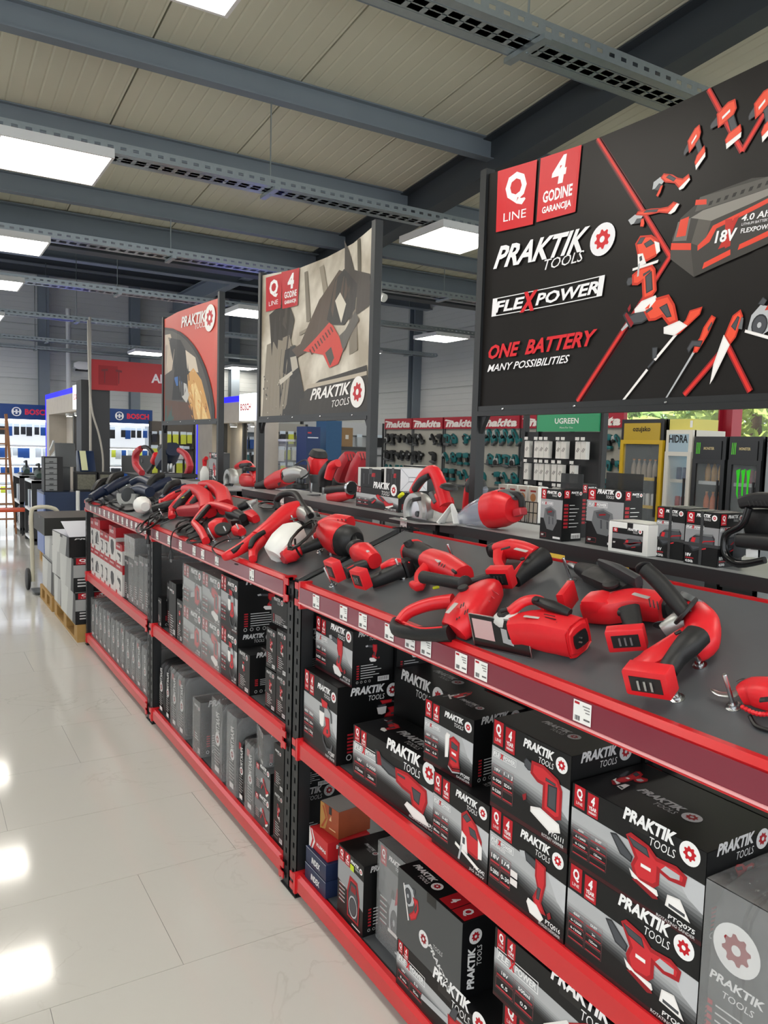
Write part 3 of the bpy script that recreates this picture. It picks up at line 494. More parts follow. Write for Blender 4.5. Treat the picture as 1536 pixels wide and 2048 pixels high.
rack(YB[1]+.005, YB[2]-.005, 'middle rack bay topped by the white-tanked paint sprayer', [(x, 1057+.4*(x-310)) for x in (312, 335, 358, 385, 402, 430, 499)], [(662, 1108), (640, 1104), (430, 1083), (461, 1080), (486, 1075), (512, 1035), (596, 1060)])
rack(YB[2]+.005, YB[3], 'end rack bay with corded saws on top, beside the pallet', [(178+x, 1010+.4*x) for x in range(2, 116, 9)], [(330, 1040)])
# riser shelf behind the decks
RIS = mat('grey_riser_shelf', '8d9092', .4, var=.06, scale=8)
def riser(y0, y1, label, z=1.397):
    t = thing('riser_shelf', label, 'shelf', (1.72, (y0+y1)/2, z-.4))
    obj('shelf_board', BX(1.72, y0, z-.006, 2.06, y1, z), RIS, t, 0); obj('front_lip', BX(1.716, y0, z-.034, 1.72, y1, z+.001), RACKB, t, 0)
    for y in (y0+.02, (y0+y1)/2, y1-.06): obj('shelf_bracket', BX(1.74, y, z-.12, 2.04, y+.03, z-.006), RACKB, t, 0)
    for px, py in ((800, 1057), (560, 1003)):
        p = atX(px, py, 1.714)
        if y0 < p.y < y1: obj('price_tag', tagme, None, t, M=TM[t].inverted() @ FX(p.y, z-.05, 1.7145))
    for y in (y0+.02, y1-.06): obj('leg', BX(1.86, y, 0, 1.9, y+.04, z-.006), RACKB, t, 0)
riser(.55, 2.41, 'grey riser shelf under the black battery sign, with boxed batteries')
riser(2.44, 4.5, 'grey riser shelf behind the middle rack, with boxes and nailers')
riser(4.95, 6.95, 'grey riser shelf below the red grinder sign, with a mitre saw', 1.36)
# ------------------------------------------------------------------ signs on posts
XS = 1.9; ZS0 = 1.832; HS = .895
def lerp(T, u):
    for (a, x), (b, y) in zip(T, T[1:]):
        if u <= b: return x+(y-x)*max(0, (u-a))/(b-a)
    return T[-1][1]
class Sign:
    def __init__(s, yl, yr, top, label):
        s.yl, s.yr = yl, yr; s.W = yl-yr; T = []
        for px, py in top:
            p = atZ(px, py, ZS0+HS); T.append((yl-p.y, p.x-XS))
        T.sort(); T[0] = (0, 0)
        if T[-1][0] < s.W: T.append((s.W, 0))
        s.T = T; s.a = Art()
        s.t = thing('display_sign', label, 'sign', (XS, (yl+yr)/2, 1.398), group='display signs on black posts above the racks')
    def map(s, u, v, w): return TM[s.t].inverted() @ V(XS+lerp(s.T, u)*max(0, min(1, v/HS))-w-(.004 if w > 0 else 0), s.yl-u, ZS0+v)
    def uv(s, px, py):
        X = XS
        for _ in range(6):
            p = atX(px, py, X); u, v = s.yl-p.y, p.z-ZS0; X = XS+lerp(s.T, u)*max(0, min(1, v/HS))
        return (u, v)
    def q(s, pts): return [s.uv(*p) for p in pts]
    def finish(s, panel):
        s.T = [(s.W*i/28, lerp(s.T, s.W*i/28)) for i in range(29)]
        cuts = [s.W*i/28 for i in range(1, 28)]
        bk = Art(); bk.rect(0, 0, s.W, HS, 'x', 0)
        mb = MB(); n = 28
        for w in (0, -.006):
            mb.add([s.map(s.W*i/n, v, w) for i in range(n+1) for v in (0, HS)], [((2*i, 2*i+2, 2*i+3, 2*i+1) if w == 0 else (2*i, 2*i+1, 2*i+3, 2*i+2)) for i in range(n)])
        k = 2*(n+1); mb.f += [(2*i+1, 2*i+3, k+2*i+3, k+2*i+1) for i in range(n)]; mb.m += [0]*n
        obj('panel', mb, panel, s.t, world=False)
        s.a.build('artwork', s.t, None, .0006, s.map, cuts)
        for y in (s.yl+.018, s.yr-.018):
            obj('post', BX(XS-.012, y-.018, 1.398, XS+.03, y+.018, ZS0+HS+.02), RACKB, s.t, 0)
            sg = -1 if y > (s.yl+s.yr)/2 else 1
            obj('gusset', MB().prism([(y+sg*.018, ZS0-.022), (y+sg*.06, ZS0-.022), (y+sg*.018, ZS0-.09)], XS, XS+.02, 0, MXZ), RACKB, s.t, 0)
        obj('rail', BX(XS-.014, s.yr, ZS0-.022, XS+.02, s.yl, ZS0-.004), RACKB, s.t, 0)
        obj('rail', BX(XS-.01, s.yr, ZS0-.0035, XS-.006, s.yl, ZS0+.016), RACKB, s.t, 0)
        for i in range(4): obj('screw', MB().lathe([(.005, 0), (.003, .003)], 8, frame((XS-.011, s.yl-.15-i*(s.W-.3)/3, ZS0+.002), (0, 1, 0), (-1, 0, 0))), PEG, s.t)
        return s.t
# black battery sign
s1 = Sign(2.425, 1.02, [(983, 345), (1075, 319), (1163, 290), (1318, 225), (1418, 177), (1536, 120)], 'large black sign with red battery, cordless tools and ONE BATTERY lettering')
a = s1.a
def fit(sg, P, fn):                                   # draw fn in a unit frame spanned by lower-left, lower-right, upper-left pixels
    o, x, y = [Vector(sg.uv(*p)) for p in P]; ex, ey = x-o, y-o; k = len(sg.a.it); fn(sg.a)
    for i in range(k, len(sg.a.it)):
        l, c, vs, fs = sg.a.it[i]; sg.a.it[i] = (l, c, [tuple(o+ex*p[0]+ey*p[1]) for p in vs], fs)
fit(s1, [(994, 465), (1068, 449), (998, 340)], lambda a: a.qbadge(0, 0, 1, 1, 'cf1f28'))
fit(s1, [(1075, 445), (1153, 424), (1084, 313)], lambda a: a.ybadge(0, 0, 1, 1, 'GODINE', 'GARANCIJA', 'cf1f28'))
fit(s1, [(989, 537), (1172, 500), (997, 490)], lambda a: (a.text('PRAKTIK', 0, 0, .92, 'f1f1f3', 3, .03, .25, w=1.0)))
fit(s1, [(1089, 541), (1168, 522), (1092, 517)], lambda a: (a.text('TOOLS', 0, 0, .9, 'f1f1f3', 3, 0, .2, w=1.0)))
c_ = s1.uv(1207, 479); a.gear(c_[0], c_[1], .0535, 'f1f1f5', 'd2202a', 2)
fit(s1, [(985, 634), (1206, 592), (988, 598)], lambda a: (a.frame(0, 0, 1, 1, .045, 'f1f1f3', 2), a.text('FLE', .03, .2, .6, 'f1f1f3', 3, .03, .15, w=.28), a.text('X', .28, .0, 1.0, 'd2202a', 5, .05, .15, w=.15), a.text('POWER', .42, .2, .6, 'f1f1f3', 3, .03, .15, w=.55)))
fit(s1, [(978, 718), (1192, 689), (981, 690)], lambda a: a.text('ONE  BATTERY', 0, 0, .95, 'd41f2a', 3, .035, .2, w=1.0))
fit(s1, [(977, 744), (1139, 725), (979, 729)], lambda a: a.text('MANY POSSIBILITIES', 0, 0, .95, 'f1f1f3', 3, .015, .2, w=1.0))
for P in ([(1197, 276), (1342, 513), (1156, 803)], [(1419, 178), (1486, 303), (1530, 228)], [(1370, 790), (1456, 690), (1502, 783)]):
    Q = s1.q(P); a.line(Q, .030, '4a1518', 0); a.line(Q, .018, '8e1b1e', .3); a.line(Q, .009, 'e03029', .6)
def pic(sg, kind, x0, y0, x1, y1, rot=0, flip=False, l=2):
    p, q = sg.uv(x0, y1), sg.uv(x1, y0); p2 = sg.uv(x0, y0); q2 = sg.uv(x1, y1)
    u0, u1 = p[0], q[0]; v0 = (p[1]+q2[1])/2; v1 = (p2[1]+q[1])/2; sg.a.icon(kind, u0, v0, u1-u0, v1-v0, l, flip, None, rot)
PC['r'] = 'c93420'; PC['r2'] = 'ee5236'
for k in (('drill', 1421, 205, 1490, 300, .3), ('drill', 1497, 182, 1556, 287, .35), ('drill', 1368, 255, 1416, 345, .5), ('grinder', 1306, 338, 1383, 396, .2), ('grinder', 1262, 405, 1358, 452, .55), ('jigsaw', 1256, 465, 1326, 546, .3), ('sds', 1252, 528, 1322, 634, .3), ('recip', 1243, 585, 1366, 702, .5), ('trimmer', 1243, 628, 1406, 802, 0), ('hedge', 1332, 637, 1434, 796, 0), ('vac', 1418, 628, 1494, 758, .15), ('circsaw', 1495, 590, 1580, 690, -.3)): pic(s1, *k)
def battery(a):
    a.poly([(0, .25), (.02, .5), (.12, .72), (.3, .84), (.36, .92), (.95, 1.0), (1.25, .95), (1.25, .3), (.6, .1), (.3, 0)], '3b3936', 2); a.poly([(0, .25), (.0, .36), (.26, .32), (.3, 0)], '4a4743', 2.2); a.poly([(.26, .40), (.36, .72), (.5, .62), (.44, .44), (.34, .36)], '57534d', 2.25)
    a.poly([(.3, .76), (.36, .92), (1.25, .98), (1.25, .86)], '55534e', 2.3); a.poly([(.25, .7), (.5, .62), (1.25, .8), (1.25, .86), (.4, .76)], '8b8780', 2.4)
    a.poly([(.03, .46), (.09, .68), (.25, .7), (.2, .44)], '6f6b66', 2.5); a.poly([(.07, .5), (.12, .7), (.23, .72), (.19, .5)], 'e2452f', 2.7)
    a.poly([(.0, .36), (.01, .44), (.26, .4), (.26, .32)], 'e2452f', 2.6); a.poly([(.34, .30), (.34, .36), (.44, .44), (.52, .56), (1.25, .78), (1.25, .73), (.56, .52), (.48, .38)], 'e2452f', 2.6)
    a.poly([(.3, .84), (.31, .9), (.44, .88), (.44, .82)], 'e2452f', 2.8); a.poly([(.4, .08), (.42, .15), (.72, .26), (.72, .2)], 'e2452f', 2.6); a.poly([(.8, .24), (.82, .3), (1.2, .42), (1.2, .36)], 'e2452f', 2.6)
    for i in range(8): a.poly([(.46+.09*i, .8+.012*i), (.5+.09*i, .805+.012*i), (.52+.09*i, .85+.012*i), (.48+.09*i, .845+.012*i)], '222120', 2.8)
    a.poly([(.58, .28), (.66, .3), (.82, .62), (.76, .6)], 'c02a22', 3); a.poly([(.66, .6), (.74, .6), (.72, .3), (.66, .28)], 'c02a22', 3.1)
    a.text('18V', .54, .36, .13, 'f3f3f3', 3.5, .03, .25, w=.26); a.text('4.0 Ah', .84, .55, .07, 'f3f3f3', 3.5, .02, .25, w=.3); a.text('LITHIUM BATTERY', .84, .50, .03, 'f3f3f3', 3.5, 0, .2, w=.3); a.text('FLEXPOWER', .83, .42, .05, 'f3f3f3', 3.5, .02, .2, w=.36)
fit(s1, [(1342, 560), (1515, 540), (1346, 395)], battery)
for i, (l, c, vs, fs) in enumerate(a.it):            # print stays inside the panel
    a.it[i] = (l, c, [(min(max(u, .002), s1.W-.002), min(max(v, .002), HS-.002)) for u, v in vs], fs)
P1 = mat('black_sign_print', '141110', .45, var=.25, scale=3, spec=.25)
s1.finish(P1)
PC['r'] = 'a81a23'; PC['r2'] = 'cf2c34'
# sepia saw sign
s2 = Sign(4.67, 3.29, [(527, 554), (597, 537), (653, 515), (706, 487), (745, 454)], 'sepia workshop sign with a red reciprocating saw, between the red and the black sign')
s2.T[-1] = (s2.W, 0)
a = s2.a
for P, c, l in (
 ([(540, 630), (575, 600), (590, 640), (575, 720), (545, 720)], '3a352f', .1), ([(535, 690), (580, 670), (600, 760), (570, 830), (525, 838)], '8b8273', .1), ([(560, 700), (590, 690), (610, 790), (600, 838), (560, 838)], '2a2724', .2),
 ([(600, 790), (640, 760), (735, 730), (740, 828), (600, 836)], '34302b', .15), ([(560, 640), (572, 560), (580, 560), (574, 660)], '4a443c', .3), ([(610, 545), (616, 542), (622, 640), (614, 645)], '7f7667', .2), ([(640, 535), (648, 530), (660, 600), (650, 605)], '958b7a', .2),
 ([(700, 560), (716, 545), (716, 700), (700, 710)], '7f7667', .25), ([(716, 480), (722, 476), (724, 560), (717, 560)], '57503f', .3), ([(600, 665), (700, 600), (700, 606), (600, 672)], '8a8070', .25), ([(615, 770), (735, 742), (735, 750), (615, 778)], 'b9ae9c', .3),
 ([(690, 480), (710, 540), (742, 548), (742, 610), (700, 640), (690, 600)], '3d362f', .35)): a.poly(s2.q(P), c, l)
for P, c, l in (
 ([(572, 700), (592, 690), (600, 745), (590, 760), (566, 745)], '1d1b1a', 1), ([(585, 700), (602, 688), (640, 600), (680, 540), (692, 545), (700, 580), (670, 640), (612, 705), (596, 715)], '4e3d30', 1.2), ([(672, 560), (690, 538), (716, 568), (712, 618), (690, 650), (668, 650), (655, 640)], '24211f', 1.4), ([(672, 602), (682, 585), (694, 608), (684, 646)], 'd9d2c2', 1.8),
 ([(608, 702), (660, 645), (668, 652), (690, 692), (678, 728), (660, 736), (648, 710), (628, 706)], 'cf3a30', 1.9), ([(652, 706), (664, 694), (670, 716), (662, 732)], '4a4640', 2.2), ([(680, 672), (692, 660), (712, 622), (720, 640), (700, 676), (688, 705)], '5a5650', 2.0),
 ([(582, 715), (594, 712), (598, 735), (586, 745)], 'b9b2a4', 2.2), ([(560, 760), (585, 742), (587, 748), (562, 770)], 'c9c2b4', 2.2)): a.poly(s2.q(P), c, l)
for i in range(9):
    x, y = 620+i*5.2, 703-i*5.6; a.poly(s2.q([(x, y-3), (x+2, y-5), (x+7, y+5), (x+5, y+7)]), '5e1a16', 2.3)
for i in range(30):
    x, y = 528+rnd.random()*40, 740+rnd.random()*92; a.disc(*s2.uv(x, y), .004+.004*rnd.random(), rnd.choice(('2a2724', 'd6cfc0')), .6, 6)
fit(s2, [(534, 624), (564, 616), (535, 556)], lambda a: a.qbadge(0, 0, 1, 1, 'c01f2a', 3))
fit(s2, [(567, 618), (597, 610), (568, 545)], lambda a: a.ybadge(0, 0, 1, 1, 'GODINE', 'GARANCIJA', 'c01f2a', 3))
fit(s2, [(622, 800), (702, 787), (625, 777)], lambda a: a.text('PRAKTIK', 0, 0, .95, 'f3f1ee', 4, .03, .25, w=1))
fit(s2, [(665, 815), (701, 808), (666, 800)], lambda a: a.text('TOOLS', 0, 0, .95, 'f3f1ee', 4, 0, .2, w=1))
c_ = s2.uv(717, 784); a.gear(c_[0], c_[1], .078, 'f3f1ee', 'c01f2a', 4, 1)
def picmat(key, lo, hi, scale):
    m = mat(key, hi, .4); nt = m.node_tree; b = nt.nodes['Principled BSDF']; tc = nt.nodes.new('ShaderNodeTexCoord'); n = nt.nodes.new('ShaderNodeTexNoise'); n.inputs['Scale'].default_value = scale; n.inputs['Detail'].default_value = 4
    r = nt.nodes.new('ShaderNodeValToRGB'); r.color_ramp.elements[0].position = .38; r.color_ramp.elements[1].position = .6; r.color_ramp.elements[0].color = (*lin(lo), 1); r.color_ramp.elements[1].color = (*lin(hi), 1)
    nt.links.new(tc.outputs['Object'], n.inputs['Vector']); nt.links.new(n.outputs[0], r.inputs[0]); nt.links.new(r.outputs[0], b.inputs['Base Color']); return m
s2.finish(picmat('sepia_workshop_print', 'a59a86', 'ddd6c6', 3.2))
# red grinder sign
s3 = Sign(6.89, 5.47, [(328, 641), (355, 624), (389, 612), (435, 597)], 'red sign with a worker grinding amid orange sparks, above the end rack')
s3.T[-1] = (s3.W, 0)
a = s3.a
arc = [(330, 848), (331, 660)]+[(332+86*math.sin(t*PI/20)*1.0+8*t/10, 660+188*(1-math.cos(t*PI/20))) for t in range(1, 10)]+[(424, 842)]
arc2 = [(330, 849), (330, 655)]+[(332+92*math.sin(t*PI/20)*1.0+8*t/10, 655+190*(1-math.cos(t*PI/20))) for t in range(1, 10)]+[(430, 842)]
a.poly(s3.q(arc2), '26201e', .2); a.poly(s3.q(arc), '4f4a45', .5)
for P, c in (([(331, 670), (342, 668), (350, 700), (345, 740), (331, 750)], 'c9b9a6'), ([(338, 675), (362, 680), (375, 705), (380, 760), (366, 800), (345, 800), (350, 740)], '1b1a1b'), ([(372, 700), (392, 715), (398, 745), (376, 742)], 'd8cbb8'), ([(349, 755), (362, 752), (366, 770), (354, 772)], '3c6fb4'), ([(360, 762), (374, 768), (380, 790), (374, 806), (362, 790)], 'c8c6c2'), ([(333, 800), (385, 806), (390, 846), (331, 848)], '5b3d2c'), ([(331, 812), (345, 808), (350, 847), (331, 848)], '31554f'), ([(376, 750), (388, 736), (404, 760), (424, 842), (392, 845), (378, 800)], 'd8a45c'), ([(382, 770), (392, 765), (418, 842), (398, 844)], 'f0cf8c')): a.poly(s3.q(P), c, 1+.1*len(a.it)*.1)
for i in range(40):
    x, y = 378+rnd.random()*38, 760+rnd.random()*78
    if x < 424-(842-y)*.28: a.poly(s3.q([(x, y), (x+1.2, y), (x+4, y+9)]), rnd.choice(('fff0c0', 'c06a20', 'f6b04a')), 3)
fit(s3, [(364, 655), (412, 642), (364.5, 633)], lambda a: a.text('PRAKTIK', 0, 0, .95, 'f3f1ee', 4, .03, .15, w=1))
fit(s3, [(391, 659), (413, 653), (391, 646)], lambda a: a.text('TOOLS', 0, 0, .95, 'f3f1ee', 4, 0, .1, w=1))
c_ = s3.uv(421, 636); a.gear(c_[0], c_[1], .10, 'f3f1ee', 'c01f2a', 4)
s3.finish(mat('red_sign_print', 'd24a36', .4, var=.05, scale=2))
# ------------------------------------------------------------------ cartons
def specs(a, x, y, w, h, rows, big=None):            # little red and white specification table, top-left at x,y
    cw, rh = w/2, h/max(1, (len(rows)+1)//2)
    for i, r in enumerate(rows):
        cx, cy = x+(i % 2)*cw, y-(i//2+1)*rh
        a.frame(cx, cy, cx+cw*.94, cy+rh*.94, rh*.03, '8d5a5e', 2); a.rect(cx+cw*.05, cy+rh*.1, cx+cw*.88, cy+rh*.24, 'b5323b', 2)
        a.text(r, cx+cw*.47, cy+rh*.42, rh*.30, 'f2f2f2', 3, .02, 0, 'c', w=min(cw*.8, rh*.26*len(r)))
def f_tool(w, h, icon, rows=('18V', '4.0Ah', '0-3000', '45mm', '2.1kg', '125'), model=('PTQ075', 'ROTATING SANDER'), flex=True, sub=None, ic=(.44, .1, .5, .62), year='YEAR'):
    a = Art(); a.rect(0, 0, w, h, '101113', 0)
    ra = ('2a2b2d', '3f4143', '5a5c5e', '77797b', '929496', 'a6a8aa', 'b4b6b8'); lo = [(0, .36), (.45, .30), (1, .17)]; hi = [(0, .70), (.45, .68), (1, .655)]; n = len(ra)
    for k, c in enumerate(ra):                        # silver swoosh of the print, dark to light
        f0, f1 = k/n*.62, ((k+1)/n*.62 if k < n-1 else 1)
        q = lambda f: [(w*(p[0]), h*(p[1]+(r[1]-p[1])*f)) for p, r in zip(lo, hi)]
        a.poly(q(f0)+q(f1)[::-1], c, .2)
    a.poly([(.78*w, .655*h), (w, .65*h), (w, .34*h), (.9*w, .42*h)], 'c3c5c8', .35)
    a.rect(0, 0, w, .05*h, '3c0f15', .3)
    bw, bh = min(.13*w, .17*h*1.0), .27*h
    a.qbadge(.02*w, h-bh, bw, bh); a.ybadge(.02*w+bw*1.25, h-bh-.02*h, bw, bh, year)
    a.logo(w*.42, h*.80, w*.55)
    if flex: a.flex(.03*w, .60*h, .30*w)
    if sub: a.text(sub, .03*w, .54*h, .035*h, 'e6e6e6', 3, .02, 0, w=.2*w)
    specs(a, .02*w, .50*h, .30*w, .36*h, rows)
    a.icon(icon, w*ic[0], h*ic[1], w*ic[2], h*ic[3], 4)
    a.text(model[0], .96*w, .085*h, .05*h, 'f0f0f0', 3, .02, .1, 'r', w=.18*w); a.text(model[1], .96*w, .03*h, .035*h, 'd8d8d8', 3, .01, .1, 'r', w=.26*w)
    return a
def f_small(w, h, icon, grey=False, year=None, model='PTQ'):
    a = Art(); a.rect(0, 0, w, h, '3d3f41' if grey else '101113', 0)
    a.poly([(0, .5*h), (0, .82*h), (w, .78*h), (w, .36*h)], '9a9c9e' if not grey else '747678', .2)
    a.qbadge(.05*w, .8*h, .2*w, .18*h); 
    if year: a.ybadge(.28*w, .8*h, .2*w, .18*h)
    a.logo((.5 if year else .32)*w, .86*h, (.46 if year else .62)*w)
    for i in range(5): a.rect(.07*w, (.46-.06*i)*h, .30*w, (.475-.06*i)*h, 'c9c9c9', 2); a.rect(.07*w, (.445-.06*i)*h, .24*w, (.452-.06*i)*h, 'a8323a', 2)
    a.icon(icon, .36*w, .1*h, .55*w, .6*h, 4); a.rect(.6*w, .03*h, .92*w, .05*h, 'd8d8d8', 2); return a
def side(w, h, icon=None, big=False, q=False, rows=6):
    a = Art(); a.rect(0, 0, w, h, '0c0d0e', 0)
    lw = min(.74*w, h*.9); a.logo(.12*w, .84*h if not big else .80*h, lw*(.8 if big else 1), 'c9c9c9' if not big else 'eeeeee', '9c1a24')
    if q: a.qbadge(.5*w, .62*h, .38*w, .3*h)
    if icon: a.icon(icon, .3*w, .42*h, .38*w, .34*h, 2)
    for i in range(rows): a.rect(.1*w, (.36-.045*i)*h, .16*w, (.385-.045*i)*h, 'a5222c', 2); a.rect(.2*w, (.365-.045*i)*h, (.5+.25*((i*37) % 5)/5)*w, (.378-.045*i)*h, 'cfcfcf', 2)
    a.rect(.62*w, .05*h, .9*w, .14*h, 'e9e9e9', 2)
    for i in range(9): a.rect((.64+i*.027)*w, .07*h, (.65+i*.027)*w, .13*h, '2a2a2a', 3)
    for i in range(4): a.ring((.12+.1*i)*w, .08*h, .02*w, .028*w, 'bdbdbd', 2, 10)
    return a
def top(w, h, icon=None):
    a = Art(); a.rect(0, 0, w, h, '0d0e10', 0); k = len(a.it); a.logo(.28*w, .34*h, .48*w, 'b9babc', '8f1a22')
    if icon: a.icon(icon, .04*w, .25*h, .2*w, .55*h, 2)
    a.line([(.02*w, .5*h), (.22*w, .5*h)], .002, '2c2d30', 1); return a
def plain(c): return lambda w, h: (lambda a: (a.rect(0, 0, w, h, c, 0), a)[1])(Art())
def carton(ya, yb, zb, zt, xf, d, label, front=None, sd=None, tp=None, m=None, film=False, group=None, rot=0, name='tool_carton', cat='box', stickers=()):
    w, h = ya-yb, zt-zb; cx, cy = xf+d/2, (ya+yb)/2
    M = Matrix.Translation((cx, cy, zb)) @ Matrix.Rotation(rot, 4, 'Z')
    t = thing(name, label, cat, group=group, M=M)
    b = BX(-d/2+.0, -w/2, 0, d/2, w/2, h, b=min(.004, w*.04)); obj('carton_body', b, m or CARD, t, world=False)
    if front: front(w, h).build('front_print', t, frame((-d/2-.0003, w/2, 0), (0, -1, 0), (-1, 0, 0)))
    if sd: sd(d, h).build('side_print', t, frame((-d/2, -w/2-.0003, 0), (1, 0, 0), (0, -1, 0)))
    if tp: tp(w, d).build('top_print', t, frame((-d/2, w/2, h+.0003), (0, -1, 0), (0, 0, 1)))
    if tp: obj('flap_tab', BX(-d/2-.0012, -w*.12, h-.028, -d/2-.0003, w*.02, h-.001, b=0), CARD, t, world=False)
    for u, v, c in stickers: obj('sticker', BX(-d/2-.003, w/2-u-.012, v, -d/2-.0024, w/2-u+.012, v+.02), ink(c), t, world=False)
    if film: wrap(t, -d/2-.004, -w/2-.004, 0, d/2+.002, w/2+.004, h+.004)
    return t
def wrap(t, x0, y0, z0, x1, y1, z1):                 # crumpled clear film shell, open below
    r = random.Random(int(abs(y0*999)+z1*77)); n = 7; mb = MB()
    def grid(o, u, v, nn):
        vs = []
        for i in range(n+1):
            for j in range(n+1):
                k = (r.random()-.2)*.007 if 0 < i < n and 0 < j < n else .001
                vs.append(Vector(o)+Vector(u)*(i/n)+Vector(v)*(j/n)+Vector(nn)*k)
        mb.add(vs, [(i*(n+1)+j, (i+1)*(n+1)+j, (i+1)*(n+1)+j+1, i*(n+1)+j+1) for i in range(n) for j in range(n)])
    grid((x0, y1, z0), (0, y0-y1, 0), (0, 0, z1-z0), (-1, 0, 0)); grid((x0, y0, z0), (x1-x0, 0, 0), (0, 0, z1-z0), (0, -1, 0)); grid((x0, y1, z1), (0, y0-y1, 0), (x1-x0, 0, 0), (0, 0, 1))
    obj('stretch_film', mb, FILM, t, smooth=60, world=False)
CASE = mat('charcoal_case', '333638', .5, var=.08, scale=20); CASEK = mat('black_case', '1c1d1f', .5)
def case(ya, yb, zb, zt, xf, d, label, m=None, film=True, group=None, text='PRAKTIK', tilt=0, red=True):
    w, h = ya-yb, zt-zb; M = Matrix.Translation((xf+d/2, (ya+yb)/2, zb)) @ Matrix.Rotation(tilt, 4, 'X')
    t = thing('tool_case', label, 'tool case', group=group, M=M); r = h*.12
    P = soft([(-d/2+r*.4, 0), (d/2-r*.4, 0), (d/2, r), (d/2, h-r*1.4), (d/2-r*1.2, h), (-d/2+r*1.2, h), (-d/2, h-r*1.4), (-d/2, r)], 1)
    F = Matrix(((1, 0, 0, 0), (0, 0, -1, 0), (0, 1, 0, 0), (0, 0, 0, 1)))
    obj('lower_shell', MB().prism(P, -w/2, -w*.03, w*.14, F), m or CASE, t, world=False); obj('lid_shell', MB().prism(P, w*.03, w/2, w*.14, F), m or CASE, t, world=False)
    obj('seam', MB().prism(inset(P, .006), -w*.03, w*.03, 0, F), CASEK, t, world=False)
    a = Art()
    if red: a.rect(-w*.42, h*.80, -w*.1, h*.9, 'a01824', 0)
    if text: a.text(text, 0, 0, w*.34, 'd5d5d5', 1, .02, .2, w=h*.3); a.gear(h*.36, w*.16, w*.22, 'dddddd', '8f1a22', 1)
    k = len(a.it)
    a.it = [(l, c, [(w*.2-p[1]*1.0-w*.05, h*.85-p[0]) for p in vs], fs) if i >= (1 if red else 0) else (l, c, vs, fs) for i, (l, c, vs, fs) in enumerate(a.it)]
    for i in range(7 if text else 0): a.rect(-w*.3, h*(.40-.04*i), w*(.1+.2*((i*7) % 3)/3), h*(.408-.04*i), 'bdbdbd', 1)
    if text: a.rect(-w*.25, h*.05, w*.15, h*.12, 'e4e4e4', 1); a.build('spine_print', t, frame((-d/2-.0016, 0, 0), (0, -1, 0), (-1, 0, 0)))
    if film: wrap(t, -d/2-.005, -w/2-.004, 0, d/2, w/2+.004, h+.004)
    return t
G1, G2, G3 = 'boxes on the rack below the battery sign', 'boxes on the middle rack', 'boxes on the end rack'
# bay below the battery sign, middle shelf
SAN = lambda w, h: f_tool(w, h, 'sander', ('450W', 'DUST', '6-12000', '2m', '0-13000', '125mm', '', ''), ('PTQ075', 'ROTATING SANDER'), False, None, (.33, .14, .61, .66))
carton(2.495, 2.239, ZM, .874, 1.20, .40, 'black spray gun carton under the drywall screwdriver carton', lambda w, h: f_tool(w, h, 'spray', ('400W', '700ml', '0-900', '1.8m', '2mm', '1.2kg'), ('PTQ087', 'PAINT SPRAYER'), False, None, (.36, .1, .6, .66)), lambda w, h: side(w, h, 'spray', True), lambda w, h: top(w, h), group=G1)
carton(2.49, 2.215, .876, 1.066, 1.24, .16, 'carton picturing a drywall screwdriver, stacked on the spray gun carton', lambda w, h: f_tool(w, h, 'screwgun', ('18V', '1/4', '0-4200', '6mm'), ('PTQ113', 'SCREWDRIVER'), True, 'BRUSHLESS', (.38, .08, .5, .74)), lambda w, h: side(w, h, 'screwgun'), lambda w, h: top(w, h), group=G1)
carton(2.47, 2.20, .876, 1.066, 1.405, .15, 'second drywall screwdriver carton tucked behind the first', None, lambda w, h: side(w, h, 'screwgun'), lambda w, h: top(w, h), group=G1)
carton(2.20, 1.86, ZM, .93, 1.40, .22, 'wide dark carton standing in shade behind the reciprocating saw carton', lambda w, h: side(w, h, None), None, lambda w, h: top(w, h), group=G1)
carton(2.135, 1.685, ZM, .785, 1.215, .17, 'long black carton picturing a reciprocating saw', lambda w, h: f_tool(w, h, 'recip', ('18V', '0-3000', '115mm', '22mm'), ('PTQ035', 'RECIPROCATING SAW'), True, None, (.2, .04, .72, .82)), lambda w, h: side(w, h, 'recip'), lambda w, h: top(w, h, 'recip'), group=G1, rot=.05)
carton(1.672, 1.432, ZM, .806, 1.20, .20, 'carton picturing a white and red jigsaw, below the palm sander carton', lambda w, h: f_tool(w, h, 'jigsaw', ('18V', '0-45', '0-2400', '2 POS', '80mm', '10mm'), ('PTQ042', 'JIG SAW'), True, None, (.4, .06, .52, .72)), lambda w, h: side(w, h, 'jigsaw'), lambda w, h: top(w, h), group=G1)
carton(1.751, 1.545, .8065, .985, 1.22, .19, 'small carton picturing a palm sander, on top of the jigsaw carton', lambda w, h: f_tool(w, h, 'palm', ('18V', '125mm', '0-11000', '1.2', '3mm', '0.9'), ('PTQ095', 'SANDER'), True, None, (.42, .06, .4, .6)), lambda w, h: side(w, h, None, False), lambda w, h: top(w, h, 'jigsaw'), group=G1, rot=.06)
carton(1.427, 1.166, ZM, .811, 1.20, .22, 'carton picturing a brushless screwdriver with a white price label, below the hammer drill carton', lambda w, h: f_tool(w, h, 'screwgun', ('18V', '1/4', '0-2800', '0-30'), ('PTQ016', 'BRUSHLESS SCREWDRIVER'), True, 'BRUSHLESS', (.42, .06, .46, .72)), lambda w, h: side(w, h), lambda w, h: top(w, h), group=G1, stickers=((.095, .05, 'ece6e4'), (.095, .066, 'ece6e4')))
